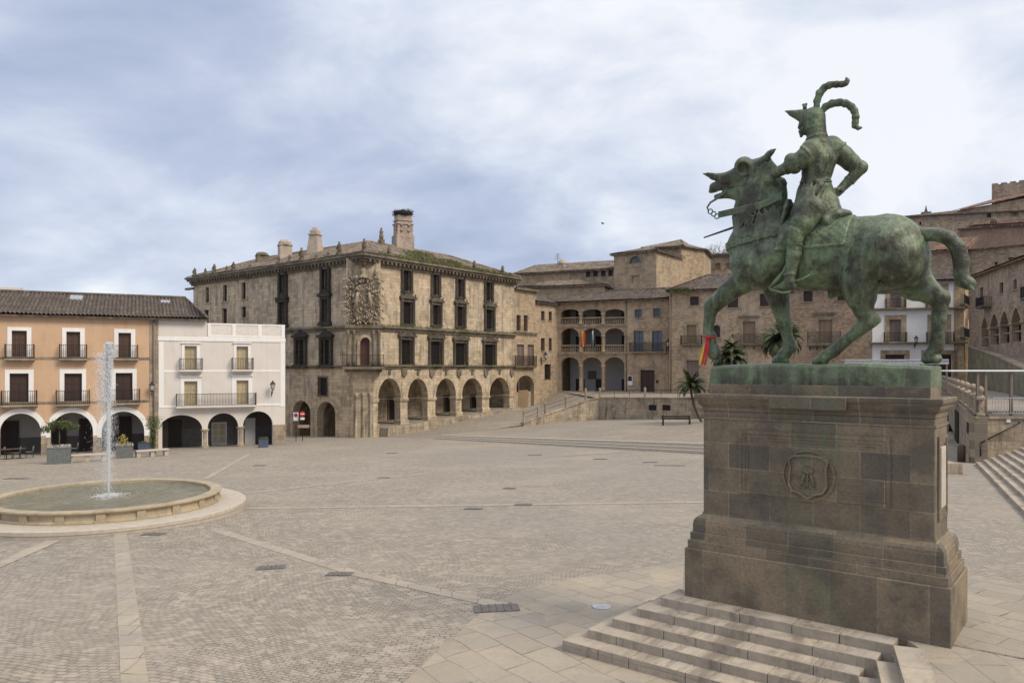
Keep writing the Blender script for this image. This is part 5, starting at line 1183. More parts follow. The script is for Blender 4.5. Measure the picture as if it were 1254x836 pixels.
# legs
F_.add(chain((1070,322,-.19,34),(1053,346,-.24,23),(1054,362,-.25,17.5),(1058,381,-.25,11),(1065,392,-.25,10)), .05)
F_.add(chain((1065,393,-.25,9.5),(1052,404,-.25,8),(1036,417,-.25,6.6),(1021,430,-.25,7.6)), .02)
F_.add(chain((1021,430,-.25,7.4),(1010,436,-.25,7.5)), .02); F_.add([cone((1010,438,-.25,6),(1000,441.5,-.25,4.6), 1.5), cone((1010,442,-.25,4.4),(999,442.5,-.25,4.2), 1.7)], .008); F_.add([cone((1071,388,-.25,5.2),(1074,392,-.25,4.8))], .012)
F_.add(chain((1103,322,.18,32),(1122,348,.20,20),(1138,358,.2,13.5),(1152,366,.2,11)), .05)
F_.add(chain((1152,367,.2,10.5),(1150,388,.2,8.6),(1148,410,.2,7.6),(1147,424,.2,9)), .02); F_.add(chain((1147,425,.2,8),(1140,434,.2,8.8)), .015); F_.add([cone((1134,440,.2,5.5),(1147,439,.2,6.5), 1.5)], .008); F_.add([cone((1157,360,.2,5),(1158,364,.2,4.6))], .012)
F_.add(chain((924,328,-.18,24),(909,344,-.2,15.5),(892,357,-.2,12),(873,374,-.2,9.8)), .045)
F_.add(chain((871,376,-.2,9.4),(869,391,-.2,6.8),(867,405,-.2,6.2),(869,411,-.2,8)), .02); F_.add([cone((870,413,-.2,7),(872,420,-.2,5.5))], .015); F_.add([cone((873,426,-.2,7.2),(875,433,-.2,8.2), 1.05)], .008)
F_.add(chain((948,330,.18,24),(951,356,.2,14.5),(955,374,.2,11),(959,390,.2,9)), .045)
F_.add(chain((960,393,.2,8.8),(964,410,.2,6.4),(968,424,.2,8)), .02); F_.add([cone((968,426,.2,7.6),(960,434,.2,7.6))], .015); F_.add([cone((960,437,.2,6.5),(951,441,.2,5.2), 1.4), cone((962,442,.2,4.8),(950,443,.2,4.6), 1.6)], .008)
F_.add([cone((1022,352,0,8),(1018,362,0,4.5)), cone((1030,352,0,7),(1026,360,0,4))], .04)
# muscle masses and folds
F_.add([cone((1062,312,-.26,20),(1050,338,-.30,11)), cone((1092,300,-.20,22),(1098,326,-.20,16)), cone((1046,318,-.24,12),(1042,346,-.24,6))], .03)
F_.add([cone((1057,351,-.36,6.5),(1060,372,-.31,4)), cone((900,347,-.27,5),(884,362,-.26,4)), cone((935,322,-.30,10),(946,300,-.27,9))], .02)
F_.cut([cone((1044,298,-.42,2.6),(1036,350,-.36,3.6)), cone((1080,348,-.36,2.6),(1064,316,-.45,2.6)), cone((944,348,-.34,2),(964,330,-.40,1.6)), cone((919,312,-.33,1.6),(926,344,-.33,2))], .03)
for i in range(7): F_.cut([cone((972+i*11,322,-.425,1.0),(982+i*10,352-abs(i-3),-.30,1.1))], .015)
for i in range(9):                                                                                  # wrinkles of the neck
    F_.cut([cone((905+i*4.5,284-i*2.6,-.205+abs(i-4)*.012,1.5),(921+i*3.0,262-i*5.2,-.19,1.3))], .016)
# mane locks
rng = np.random.RandomState(3)
for i in range(34):
    t = i/33; x = 938+20*min(1, t*2.2); y = 199+70*t
    F_.add([cone((x-2,y,-.05-.02*rng.rand(),3.4),(x-9-5*rng.rand(),y+9+5*rng.rand(),-.115-.02*rng.rand(),1.8))], .008)
for i in range(9): F_.add([cone((958-i*.2,222+i*5.2,0,4.2),(961+.6*rng.rand(),225+i*5.2,0,2.6))], .01)
F_.rough(4, .26)
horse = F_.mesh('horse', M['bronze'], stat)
fh = F_.f.copy(); X_, Y_, Z_ = F_.grid()
def zpix(w0, py): return S(0, py, 0)
# tail
T_ = Field((3.0,.2,EYE+.6), (4.4,1.2,EYE+2.2), .015)
T_.add(chain((1112,290,0,8),(1128,287,0,8.5),(1148,287,0,8.4),(1163,292,0,8.6),(1173,304,0,9.2),(1177,320,0,9),(1177,335,0,8.4),(1179,344,0,8.2),(1186,349,0,6)), .02)
for i in range(12):
    o_ = i*2*PI/12; pts = []
    for j, (x, y) in enumerate(((1120,288),(1132,286.5),(1148,287),(1163,292),(1173,304),(1177,320),(1177,335),(1179,344),(1186,349))):
        a = o_+j*.5; pts.append((x+7*math.cos(a), y+7*math.cos(a), .085*math.sin(a), 1.6))
    T_.add(chain(*pts), .012)
T_.add([cone((1181,344,0,8.2),(1186,347,0,8.2))], .012); T_.cut([cone((1184,350,-.13,2.5),(1188,349,-.13,2.5))], .015)
T_.mesh('tail', M['bronze'], horse)
# chanfron (armour on the face) with cupped eye guards, ear
A_ = Field((-.6,.2,EYE+2.2), (1.2,1.2,EYE+3.8), .012)
A_.add(chain((861,212.5,0,.9),(873,216,0,3.8),(889,219.5,0,8.2),(907,216,0,13.2),(925,208,0,13),(937,198,0,8), sq=.95), .03)
A_.add([cone((897,227,-.07,3),(918,226,-.11,5)), cone((897,227,.07,3),(918,226,.11,5))], .03)
cutl = chain((858,223,0,5.5),(876,231,0,7),(896,239.5,0,7.5),(915,243.5,0,8.5),(934,236,0,9.5), sq=4)
for s_ in (-1,1):
    A_.add([cone((911,203.5,s_*.08,11.5),(913,207,s_*.08,11.5))], .015)
    A_.add(chain((926,203,s_*.08,5),(938,194,s_*.085,4.2),(945,186,s_*.09,3.2),(950,182.5,s_*.09,1)), .015)
    A_.cut([cone((909,206,s_*.235,8.6),(912.5,207.5,s_*.25,8.6))], .01)
A_.cut(cutl, .01)
for x, y in ((866,212),(880,215.5),(893,217),(930,204)): A_.add([cone((x,y,-.02,1.2),(x+9,y+1.2,-.05,1.2))], .008)
A_.mesh('chanfron', M['bronzedark'], horse)
# saddle cloth, breast band and saddle plates: layers offset from the horse's body
ppx = lambda px, py: S(px, py, 0)[0]
wa, wb = ppx(962,300)[0], ppx(1043,300)[0]; zc0, zc1 = ppx(1000,309)[2], ppx(1000,255)[2]
g = np.maximum.reduce([fh-.028-.006*np.sin(X_*55)*np.cos(Z_*60), np.broadcast_to(wa-X_, fh.shape), np.broadcast_to(X_-wb-.12*(Z_-zc0), fh.shape), np.broadcast_to(zc0-Z_, fh.shape), np.broadcast_to(Z_-zc1, fh.shape)]).astype(np.float32)
sadcl = F_.mesh('saddle_cloth', M['bronze'], horse, g, 1)
g2 = np.maximum.reduce([fh-.040, np.broadcast_to(wa+.02-X_, fh.shape), np.broadcast_to(X_-wb-.12*(Z_-zc0)+.02, fh.shape), np.broadcast_to(zc0+.015-Z_, fh.shape), np.broadcast_to(Z_-zc0-.055, fh.shape)]).astype(np.float32)
F_.mesh('cloth_border', M['bronze'], sadcl, g2, 1)
wA, zA = ppx(893,304)[0], ppx(893,304)[2]; wB, zB = ppx(962,287)[0], ppx(962,287)[2]; sl_ = (zB-zA)/(wB-wA)
band = np.abs(Z_-(zA+sl_*(X_-wA)))-.052
g3 = np.maximum.reduce([fh-.024, np.broadcast_to(band, fh.shape), np.broadcast_to(X_-wB-.05, fh.shape)]).astype(np.float32)
bb_ = F_.mesh('breast_band', M['bronze'], horse, g3, 1)
g4 = np.maximum.reduce([fh-.034, np.broadcast_to(np.abs(band+.052-.05)-.008, fh.shape), np.broadcast_to(X_-wB-.05, fh.shape)]).astype(np.float32)
F_.mesh('band_piping', M['bronze'], bb_, g4, 1)
D_ = Field((.7,.1,EYE+1.2), (2.6,1.25,EYE+2.5), .013)
D_.add(chain((967,240,-.06,3.2),(964,255,-.14,3.8),(959,274,-.2,3.6), sq=2.2)+chain((967,240,.06,3.2),(968,255,.14,3.8),(966,272,.2,3.6), sq=2.2), .03)
D_.add(chain((1018,272,0,12),(1030,264,0,8),(1038,262,0,5), sq=2.4)+chain((975,275,0,10),(1020,278,0,12), sq=2), .03)
D_.mesh('saddle', M['bronzedark'], horse)
def P3(px, py, dq): return S(px, py, dq)[0]
mb = MB()
for s_ in (-1,1):      # rein straps: broad leather from the bit to the hands, plus a bit with curb shank and chain
    for dz in (-.035,-.012,.012,.035):
        mb.tube([P3(880,263,s_*.10)+np.array([0,0,dz]), P3(912,256,s_*.19)+np.array([0,0,dz*1.05]), P3(938,249,s_*.21)+np.array([0,0,dz*1.05]), P3(957,240,s_*.2)+np.array([0,0,dz])], .017, 6)
mb.build('rein', M['bronze'], horse, MP)
mb = MB()
for s_ in (-1,1):
    mb.tube([P3(888,236,s_*.07),P3(878,243,s_*.08),P3(870,248,s_*.08),P3(866,254,s_*.08),P3(868,259,s_*.08)], [.016,.02,.016,.014,.01], 6)
    for i, (x, y) in enumerate(((870,259),(874,262),(878,265))):
        mb.tube([P3(x+3*math.cos(t*PI/4), y+3*math.sin(t*PI/4), s_*.08) for t in range(9)], .01, 5)
mb.build('bit', M['bronze'], horse, MP)

# --- rider
R_ = Field((.75,-.15,EYE+.7), (3.1,1.45,EYE+4.0), .0125)
R_.add(chain((1004,183,0,13),(1003,196,0,19),(1001,208,0,18), sq=1.0), .05)                        # cuirass
R_.add([cone((992,181,-.16,10),(1018,180,.16,11)), cone((994,195,-.10,12),(1012,193,.13,14))], .05)
R_.add(chain((1001,208,0,17.5),(999,220,0,16.2)), .04)
R_.add(chain((999,222,0,17.2),(998,236,0,21),(997,252,0,24)), .02)                                  # skirt of the doublet
R_.add([cone((994,244,-.14,17),(988,262,-.26,19)), cone((1006,244,.14,16),(1000,262,.26,18))], .05)
R_.add([cone((1008,252,.0,19),(1010,268,0,22), 1.1)], .04)
R_.add([cone((1000,166,0,11),(1001,176,0,13.5))], .03)                                              # gorget
R_.add([cone((996,146,0,14.5),(998,156,0,12.5), .85)], .02)                                         # helmet bowl
R_.add([cone((997,152,0,12),(1001,168,0,11.5))], .03)
R_.add(chain((961,136,0,.9),(970,139,0,4),(984,143,0,9.5), sq=.75), .02)                            # visor peak
R_.cut([cone((964,150,0,7.5),(980,156,0,5), 3)], .008)
R_.add([cone((985,152,0,6.5),(987,160,0,6), .9), cone((980.5,152,0,2.2),(979,156.5,0,2.4)), cone((982,162,0,2.6),(984,163,0,2.6))], .012)   # face, nose, chin
for s_ in (-1,1): R_.add([cone((981.5,151,s_*.035,1.2),(983,151,s_*.045,1.2))], .005)
R_.add(chain((992,184,-.2,11.5),(984,194,-.28,11),(974,199,-.31,10.5)), .03)                        # near arm
R_.add([cone((969,196,-.33,8.5),(973,204,-.32,9))], .012)
R_.add(chain((968,203,-.32,8),(956,209,-.28,6.6),(947,214.5,-.22,4.6)), .015)
R_.add(chain((1018,179,.18,12.5),(1032,190,.26,11.5),(1042,199,.3,11)), .03)                        # far arm, akimbo
R_.add([cone((1043,201,.31,9),(1054,205,.33,8.5))], .02)
R_.add(chain((1053,207,.32,8),(1042,219,.27,6.6),(1030,231,.2,5.2)), .015)
# hands
hx, hy, hd = 941.5, 219, -.18
R_.add([cone((947,215,hd-.03,4.4),(942,219,hd,4.6), 1.1)], .012)
for i in range(4): R_.add(chain((941+i*2.3,217.5+i*.3,hd-.05,1.9),(938.5+i*2.3,221,hd-.055,1.8),(939.5+i*2.3,224,hd-.03,1.6)), .004)
R_.add(chain((946,217,hd+.0,2),(942,215.5,hd-.04,1.8),(939,217,hd-.05,1.6)), .004)
R_.add([cone((1030,232,.19,5),(1025,236,.16,5.4), 1.1)], .012)
for i in range(4): R_.add(chain((1027-i*.6,232+i*2.6,.10,2.1),(1022.5-i*.3,233+i*2.6,.09,1.9),(1020.5,234.5+i*2.6,.12,1.7)), .004)
R_.add(chain((1029,233,.14,2.1),(1024,231,.1,1.9),(1021,231.5,.1,1.6)), .004)
# legs
for s_, ox in ((-1,0),(1,6)):
    R_.add(chain((993+ox,258,s_*.27,18),(982+ox,275,s_*.38,14),(973+ox,288,s_*.43,11.5)), .03)
    R_.add([cone((971.5+ox,287,s_*.47,12.2),(972.5+ox,293,s_*.465,11), .8)], .008)
    R_.add(chain((973+ox,300,s_*.43,8.8),(972+ox,313,s_*.43,9.4),(969+ox,328,s_*.43,7),(967+ox,340,s_*.43,6.4)), .012)
    R_.add(chain((968+ox,345,s_*.43,6.4),(960+ox,350,s_*.43,5.6),(947+ox,354,s_*.44,3.4)), .015); R_.add([cone((967+ox,349,s_*.43,5.4),(973+ox,351,s_*.42,4.6))], .012)
R_.cut([cone((975,206,-.44,1.2),(967,196,-.44,1.2)), cone((980,209,-.36,1.4),(969,190,-.36,1.2)), cone((986,218,-.35,1.2),(1012,217,-.35,1.2))], .012)
# folds of the skirt, seams of the armour
for i in range(9):
    x = 982+i*4.6; R_.cut([cone((x+1,224,-.24+.02*abs(i-4),1.5),(x-8+i*1.2,254,-.34+.03*abs(i-4),2.4))], .02)
for (x0,y0,x1,y1) in ((1011,226,988,262),(1006,228,978,256)): R_.add([cone((x0,y0,-.2,2.3),(x1,y1,-.37,2.8))], .012)
R_.add([cone((982,220.5,-.1,2.0),(1016,219.5,-.1,2.0)), cone((980,223,-.16,1.5),(1018,222,-.14,1.5))], .008)
R_.cut([cone((1014,176,-.12,.9),(1018,214,-.16,.8)), cone((1000,182,-.3,.8),(996,214,-.25,.8))], .012)
R_.add(chain((996,172,-.14,1.6),(1008,172.5,-.12,1.7),(1014,176,-.04,1.8)), .008)
def ax_(p, q): return S(*q)[0]-S(*p)[0]
for p, q, R, r in (((988,189,-.25),(976,198,-.30),.135,.017),((983,194,-.28),(972,200,-.31),.128,.013),((963,206,-.31),(954,210,-.27),.088,.014),((951,212,-.25),(945,215,-.21),.064,.012),
                   ((1026,184,.22),(1040,197,.29),.14,.017),((1046,202,.31),(1055,206,.33),.115,.014),((1040,221,.26),(1031,231,.2),.075,.013),
                   ((978,279,-.4),(973,288,-.43),.145,.017),((973,300,-.43),(972,312,-.43),.112,.014),((967,336,-.43),(967,342,-.43),.082,.014),((1000,169,0),(1001,177,0),.145,.016),((998,158,0),(999,168,0),.142,.012)):
    R_.ring(p, ax_(p, q), R, r)
for i in range(13):
    a = PI*.5+PI*1.1*(i/12-.5)+PI*.5; cx, cz = 1000+math.cos(a)*17, 0; dq = -abs(math.sin(a))*.22
    R_.add([cone((999+14*math.cos(PI*i/12),226,-.19*math.sin(PI*i/12),1.3),(997+23*math.cos(PI*i/12),256,-.33*math.sin(PI*i/12),2.0))], .008)
R_.rough(9, .12)
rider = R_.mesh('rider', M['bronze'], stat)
H_ = Field((1.3,.3,EYE+3.0), (3.3,1.1,EYE+4.6), .011)
def twist(pts, r, n_=3):
    out = []
    for i, ((x, y, q_, rr), nx_) in enumerate(zip(pts, pts[1:])):
        for j in range(n_): t = j/n_; out.append((x+(nx_[0]-x)*t, y+(nx_[1]-y)*t, q_+(nx_[2]-q_)*t, (rr+(nx_[3]-rr)*t)*(1+.16*math.sin((i*n_+j)*2.4))))
    out.append(pts[-1]); return out
pl1 = [(1000,133,0,3.2),(1000.5,124,0,4),(1004,114,0,4.4),(1010,107,0,4.2),(1018,103.5,0,4),(1028,103.5,0,3.8),(1035,103,0,3.4),(1038,99,0,2.6),(1036,95,0,1)]
pl2 = [(1006,137,.04,3.2),(1011,131,.04,4.2),(1019,127,.04,4.4),(1029,125.5,.04,4.4),(1038,127.5,.04,4.2),(1045,133,.04,4.2),(1048,141,.04,4),(1047.5,149,.04,4),(1047,154,.04,3.4),(1051,157,.04,2.4),(1055.5,156.5,.04,1)]
H_.add(chain(*twist(pl1, 1)), .01); H_.mesh('plume', M['bronze'], rider)
H_.f[:] = 1; H_.add(chain(*twist(pl2, 1)), .01); H_.mesh('plume', M['bronze'], rider)
H_.f[:] = 1
for i in range(14): 
    t = i/13; H_.add(chain((983.5+1.5*math.sin(i*2.2),157+t*2,-.045+.09*t,2.2),(981+2.2*math.sin(i*3.1),161,-.03+.06*t,2.2),(981.5+1.2*math.cos(i*2),166.5+1.5*math.sin(i),-.015+.03*t,1)), .008)
H_.mesh('beard', M['bronzedark'], rider)
mb = MB()
p = P3(985.5,131,0); mb.tube([p+np.array([0,0,-.03]), p+np.array([0,0,.03])], .03, 8); mb.tube([p+np.array([-.035,0,.035]), p+np.array([.035,0,.035])], .016, 6)
mb.build('helmet_crest', M['bronzedark'], rider, MP)
mb = MB()
mb.tube([P3(862,291,.43),P3(897,279,.40),P3(1022,236,.13)], [.012,.020,.026], 6, False); mb.tube([P3(1019,242,.11),P3(1016,230,.15)], .018, 6)
mb.tube([P3(1022,236,.13),P3(1031,233,.1)], [.02,.03], 6)
mb.build('sword', plain('sword_iron', (.03,.035,.032), .5, .3), rider, MP)
for s_ in (-1,1):
    ox = 0 if s_ < 0 else 6; mb = MB()
    mb.tube([P3(973+ox,345,s_*.43),P3(984+ox,341,s_*.44),P3(992+ox,336.5,s_*.45)], [.03,.018,.013], 7)
    for i in range(6): t = i*PI/3; c = P3(994+ox,335.5,s_*.45); mb.tube([c, c+np.array([.052*math.cos(t),0,.052*math.sin(t)])], [.014,.004], 5)
    mb.build('spur', M['bronze'], rider, MP)
    mb = MB(); mb.tube([P3(965+ox,318,s_*.40),P3(960+ox,332,s_*.46),P3(950+ox,344,s_*.48),P3(942+ox,353,s_*.46)], [.012,.022,.03,.022], 6)
    mb.tube([P3(942+ox,354,s_*.5),P3(958+ox,358.5,s_*.5),P3(968+ox,357.5,s_*.48)], .018, 6)
    mb.build('stirrup', M['bronze'], horse, MP)
# ribbon tied at the raised fetlock
rib = empty('flag_ribbon', MP @ Matrix.Translation(tuple(P3(867,416,-.2))), 'red and yellow ribbon tied round the raised hoof of the bronze horse', 'ribbon')
def ribbon(pts, w_, mat, nm_='ribbon_tail'):
    mb = MB(); vs = []; fs = []
    for i, (x, y, dq) in enumerate(pts):
        p = P3(x, y, dq); a = .5*math.sin(i*1.1); o_ = np.array([math.cos(a), math.sin(a), 0])*w_/2; vs += [tuple(p-o_), tuple(p+o_)]
    for i in range(len(pts)-1): fs.append((2*i, 2*i+1, 2*i+3, 2*i+2))
    mb.add(vs, fs, True); o = mb.build(nm_, mat, rib, MP); sdm = o.modifiers.new('thick', 'SOLIDIFY'); sdm.thickness = .004; return o
ribbon([(866,414,-.3),(864.5,420,-.32),(864,427,-.33),(862.5,434,-.34),(861,441,-.33),(860,446,-.35)], .04, M['ribbonred'])
ribbon([(868,415,-.31),(867,423,-.33),(866,431,-.34),(865,438,-.35),(863,447,-.34)], .035, M['ribbonred'])
ribbon([(864,420,-.315),(861.5,430,-.32),(859,438,-.32),(857,447,-.33)], .042, M['yellow'])
mb = MB(); c = P3(869,412.5,-.2)
mb.tube([c+np.array([.095*math.cos(t*PI/6), .095*math.sin(t*PI/6), .01*math.sin(t)]) for t in range(13)], .017, 6); mb.tube([P3(867,412,-.31),P3(869,414,-.31)], .02, 6); mb.build('ribbon_knot', M['ribbonred'], rib, MP)
# ================================================================== street, pavement, terrace, retaining walls
def grid_sheet(name, rows, mat, sub=8, skirt=0):
    """rows: list of (inner XYZ, outer XYZ); bilinear strip"""
    mb = MB(); vs = []; fs = []; K = 10; cnt = 0
    for a, b in zip(rows, rows[1:]):
        for i in range(sub+(1 if b is rows[-1] else 0)):
            f = i/sub; p = Vector(a[0]).lerp(Vector(b[0]), f); q = Vector(a[1]).lerp(Vector(b[1]), f)
            for j in range(K+1): vs.append(tuple(p.lerp(q, j/K)))
            cnt += 1
    for i in range(cnt-1):
        for j in range(K): a = i*(K+1)+j; fs.append((a, a+1, a+K+2, a+K+1))
    mb.add(vs, fs, True); o = mb.build(name, mat, recalc=False)
    for p in o.data.polygons:
        if p.normal.z < 0: p.flip()
    return struct(o)
def w3(F, t, y, z): x, Y = F.world(t, y); return (x, Y, z)
mb = MB(); K = 30; vs = []; fs = []
def pvz(t): return pavz(t)
for i in range(K+1):
    t = 2.2+(FR.L-2.2)*i/K; z = pavz(t); vs += [w3(FR,t,-1.1,z-2), w3(FR,t,-1.1,z), w3(FR,t,4.7,z)]
for i in range(K): a = i*3; fs += [(a,a+3,a+4,a+1),(a+1,a+4,a+5,a+2)]
vs += [w3(FR,2.2,-1.1,pavz(2.2)-2), w3(FR,2.2,4.7,pavz(2.2)-2)]; n = len(vs); fs.append((0, n-2, n-1, 2)) if 0 else fs.append((0,1,2,n-1))
mb.add(vs, fs); struct(mb.build('pavement', M['road'], recalc=False))
mb = MB()
for i in range(22):
    t0, t1 = 2.2+i*1.08, 2.2+(i+1)*1.08-.02
    if t1 > FR.L: break
    z = (pavz(t0)+pavz(t1))/2; mb.bbox(t0, t1, -1.32, -1.09, z-1.6, z+.01, .02)
struct(mb.build('kerb', M['wallstone'], None, FR.M))
H_ = lambda h: EYE-h
rows = [(w3(FR,2.0,-1.2,H_(7.19)), (-7.6,74,H_(6.86))), (w3(FR,8,-1.2,H_(6.9)), (-6.3,75.4,H_(6.8))), (w3(FR,14,-1.2,H_(6.2)), (-3.2,78.6,H_(6.5))), (w3(FR,26,-1.2,H_(5.3)), (1.2,83.3,H_(6.22))), ((3.5,103.5,H_(4.9)), (5.6,86.6,H_(4.9))), ((6.6,107.2,H_(3.35)), (10.2,90.6,H_(3.5)))]
grid_sheet('street', rows, M['road'])
grid_sheet('terrace', [((6.6,107.4,H_(3.33)),(10,88.2,H_(3.48))), ((21,101,H_(3.2)),(18.7,79.2,H_(3.15))), ((42,90,H_(3.2)),(30,67.5,H_(3.1))), ((50,88,H_(3.2)),(36.6,64.5,H_(3.1))), ((58,88,H_(3.2)),(46.7,83.8,H_(3.1)))], M['cobble2'])
def thickwall(name, pts, mat, label, cat, th=.5, cope=.12, group=None):
    """pts: (x,y,zbottom,ztop) along the wall; a coping stone course on top"""
    x0, y0 = pts[0][:2]; e = empty(name, at(x0,y0,pts[0][2]), label, cat, group)
    for part, (ov, za, zb_) in (('wall_body', (0, None, -cope)), ('coping', (.08, -cope, 0))):
        mb = MB()
        for a, b in zip(pts, pts[1:]):
            d = Vector((b[0]-a[0], b[1]-a[1])); L = d.length; F = Frame(a[:2], b[:2]); vs = []
            for (t, p) in ((0,a),(L,b)):
                z0 = p[2]-.4 if za is None else p[3]+za; z1 = p[3]+zb_-(.002 if za is None else 0)
                for y in (-ov, th+ov): vs += [F.M @ Vector((t, y, z0)), F.M @ Vector((t, y, z1))]
            mb.add(vs, [(0,1,3,2),(4,6,7,5),(0,4,5,1),(2,3,7,6),(1,5,7,3),(0,2,6,4)])
        o = mb.build(part, mat if part == 'wall_body' else M['wallstone'], e)
        # walls are built in world axes: give the texture coordinates that run along the wall
        uv = o.data.uv_layers[0]; F = Frame(pts[0][:2], pts[-1][:2])
        for p in o.data.polygons:
            for li in p.loop_indices:
                v = o.data.vertices[o.data.loops[li].vertex_index].co; uv.data[li].uv = ((v.x-F.P0.x)*F.d.x+(v.y-F.P0.y)*F.d.y, v.z)
    return e
RA_ = [(1.2,83.3,H_(6.6),H_(6.0)),(3.6,85.0,H_(6.3),H_(5.2)),(6.0,86.4,H_(6.2),H_(4.5)),(8.3,87.4,H_(6.1),H_(3.75)),(10,88,H_(6.1),H_(3.38))]
rw = thickwall('ramp_wall', RA_, M['wallstone'], 'stained stone wall beside the street rising towards the town hall', 'wall', .4)
pts = [(10,88,H_(6.1),H_(3.38)),(18.7,79,H_(5.6),H_(3.05)),(30,67.3,H_(5.4),H_(3.0)),(36.6,64.3,H_(5.4),H_(3.0))]
rt_ = thickwall('retaining_wall', pts, M['wallstone'], 'stained stone retaining wall below the town hall terrace, with two small dark openings', 'wall', .5)
FRT = Frame((10,88),(18.7,79))
for x0,x1 in ((794.6,804.5),(811.5,821.5)):
    a,b,z0,z1 = FRT.R(x0,495.5,x1,502.5); mb = MB(); mb.box(a,b,-.012,.01,z0,z1); v_ = mb.build('opening', M['void'], rt_, FRT.M); mb = MB(); mb.prism(rectp(a-.14,b+.14,z0-.14,z1+.14), -.06, .01, [rectp(a,b,z0,z1)]); mb.build('opening_frame', M['wallstone'], v_, FRT.M)
# posts and rails along the ramp and terrace
def rail_run(name, pts, label, posts, mat=None, h=1.0, group=None, postr=.13):
    e = empty(name, at(*pts[0]), label, 'railing', group); mb = MB()
    for a, b in zip(pts, pts[1:]):
        a = Vector(a); b = Vector(b)
        for hh in (h, h*.55): mb.tube([a+Vector((0,0,hh)), b+Vector((0,0,hh))], .025, 5, False)
        n = max(1, int((b-a).length/1.6))
        for i in range(n+1): p = a.lerp(b, i/n); mb.tube([p-Vector((0,0,.1)), p+Vector((0,0,h+.03))], .025, 5, False)
    mb.build('rail', M['iron'], e)
    for p in posts:
        mb = MB(); x, y, z = p; mb.lathe([(postr,z-.3),(postr,z+h*1.05),(postr*1.25,z+h*1.08),(postr*1.25,z+h*1.18),(postr*.8,z+h*1.22),(postr,z+h*1.32),(postr*.3,z+h*1.42)], x, y, 8, False); mb.build('stone_post', M['wallstone'], e)
    return e
rp = [(x+.1,y+.2,z1) for x,y,z0,z1 in RA_]
rail_run('ramp_railing', rp, 'black iron railing with stone posts along the wall of the rising street', [rp[0],((rp[0][0]+rp[1][0])/2+.4,(rp[0][1]+rp[1][1])/2+.3,(rp[0][2]+rp[1][2])/2),rp[1],rp[2],rp[3]])
tp = [(10.1,88.2,H_(3.38)),(14.5,83.7,H_(3.2)),(18.9,79.2,H_(3.05)),(30,67.6,H_(3.0))]
rail_run('terrace_railing', tp, 'low iron railing with stone posts on top of the terrace wall before the town hall', [tp[0],tp[1],tp[2]], h=.75)

# ================================================================== houses behind the horse
FM_ = Frame((20.1,98.2),(41.3,88)); sB = FM_.P(966.6,0)[0]
mid = Building('stone_house', FM_, 'long pale stone house with tan shutters seen between the legs of the bronze horse', 'house', M['hall'], EYE-3.2)
rub = Building('rubble_house', FM_, 'rough rubble stone house with one tan balcony door, next to the white house', 'house', M['rubble'], EYE-3.2)
hm, hr = [], []; q = M['quoin']
for r in ((845,363,855.7,373.9),(891,362,904,376.6),(930.7,359.5,942.7,375)): x0,x1,z0,z1 = FM_.R(*r); hm.append(mid.window(FM_, (x0,x1,z0,z1), (x0-.15,x1+.15,z1+.15), q, imat=M['wood']))
for r in ((841,397.5,853,420),(909.8,393.6,925.2,419.8),(840.5,441,855.7,462)): x0,x1,z0,z1 = FM_.R(*r); hm.append(mid.window(FM_, (x0,x1,z0,z1), (x0-.25,x1+.25,z1+.25), q, imat=M['tan'] if r[1] < 430 else M['taupe'], sill=False))
x0,x1,z0,z1 = FM_.R(873.4,398,882,413); hm.append(mid.window(FM_, (x0,x1,z0,z1), (x0-.12,x1+.12,z1+.12), q, archz=z1-.4, imat=M['wood']))
for r in ((984,356,995,369.3),(1025.7,353.5,1038,368)): x0,x1,z0,z1 = FM_.R(*r); hr.append(rub.window(FM_, (x0,x1,z0,z1), (x0-.3,x1+.3,z1+.2), q, imat=M['wood']))
x0,x1,z0,z1 = FM_.R(1002.5,391.4,1019.3,419.8); hr.append(rub.window(FM_, (x0,x1,z0,z1), (x0-.3,x1+.3,z1+.25), q, imat=M['tan'], sill=False))
zm = FM_.P(835,356)[1]; zrb = zm-.3
mid.wall(FM_, rectp(0,sB,EYE-4.5,zm), hm, .5); rub.wall(FM_, rectp(sB+.01,FM_.L,EYE-4.5,zrb), hr, .5)
mid.balcony(FM_, FM_.R(833.6,410.7,858.6,421.5,-.6), .6, M['trim']); mid.balcony(FM_, FM_.R(896.5,408.8,936,421.0,-.6), .6, M['trim'], brackets=4); rub.balcony(FM_, FM_.R(989,406.2,1029,420,-.6), .6, M['trim'], brackets=5, slabh=.3)
for B_, a in ((mid,(904,388.5,930,386.5)),(rub,(996,384.8,1024.5,382.6))): x0,x1,z1,z0 = FM_.R(a[0],a[1],a[2],a[3]); B_.box('lintel_cornice', FM_, x0,x1,-.25,.02,min(z0,z1),max(z0,z1), M['trim'])
mr = roof('roof', FM_, -.3, sB, 3.5, sB, -.6, zm+.05, 6.5, FM_.P(880,336.5,6.5)[1], M['tile'], mid.e, pitch=.28); zr3 = FM_.P(880,336.5,6.5)[1]
roof('roof', FM_, sB+.02, FM_.L+.1, sB+.02, FM_.L, -.6, zrb+.05, 6.5, zrb+2.4, M['tile'], rub.e, pitch=.28)
ridge('ridge_tiles', [Hh(FM_,-.3,-.6,zm+.1),Hh(FM_,3.5,6.5,zr3+.05),Hh(FM_,sB,6.5,zr3+.05)], M['tile'], mr)
Fe = Frame(FM_.world(-.3,13), FM_.world(-.3,-.6)); roof('roof', Fe, 0, 13.6, 6.5, 7.2, -.02, zm+.05, 3.8, zr3, M['tile'], mid.e, pitch=.28)
mid.body(FM_, 0, sB, .5, 12, EYE-4, zm-.02); rub.body(FM_, sB+.02, FM_.L, .5, 12, EYE-4, zrb-.02)
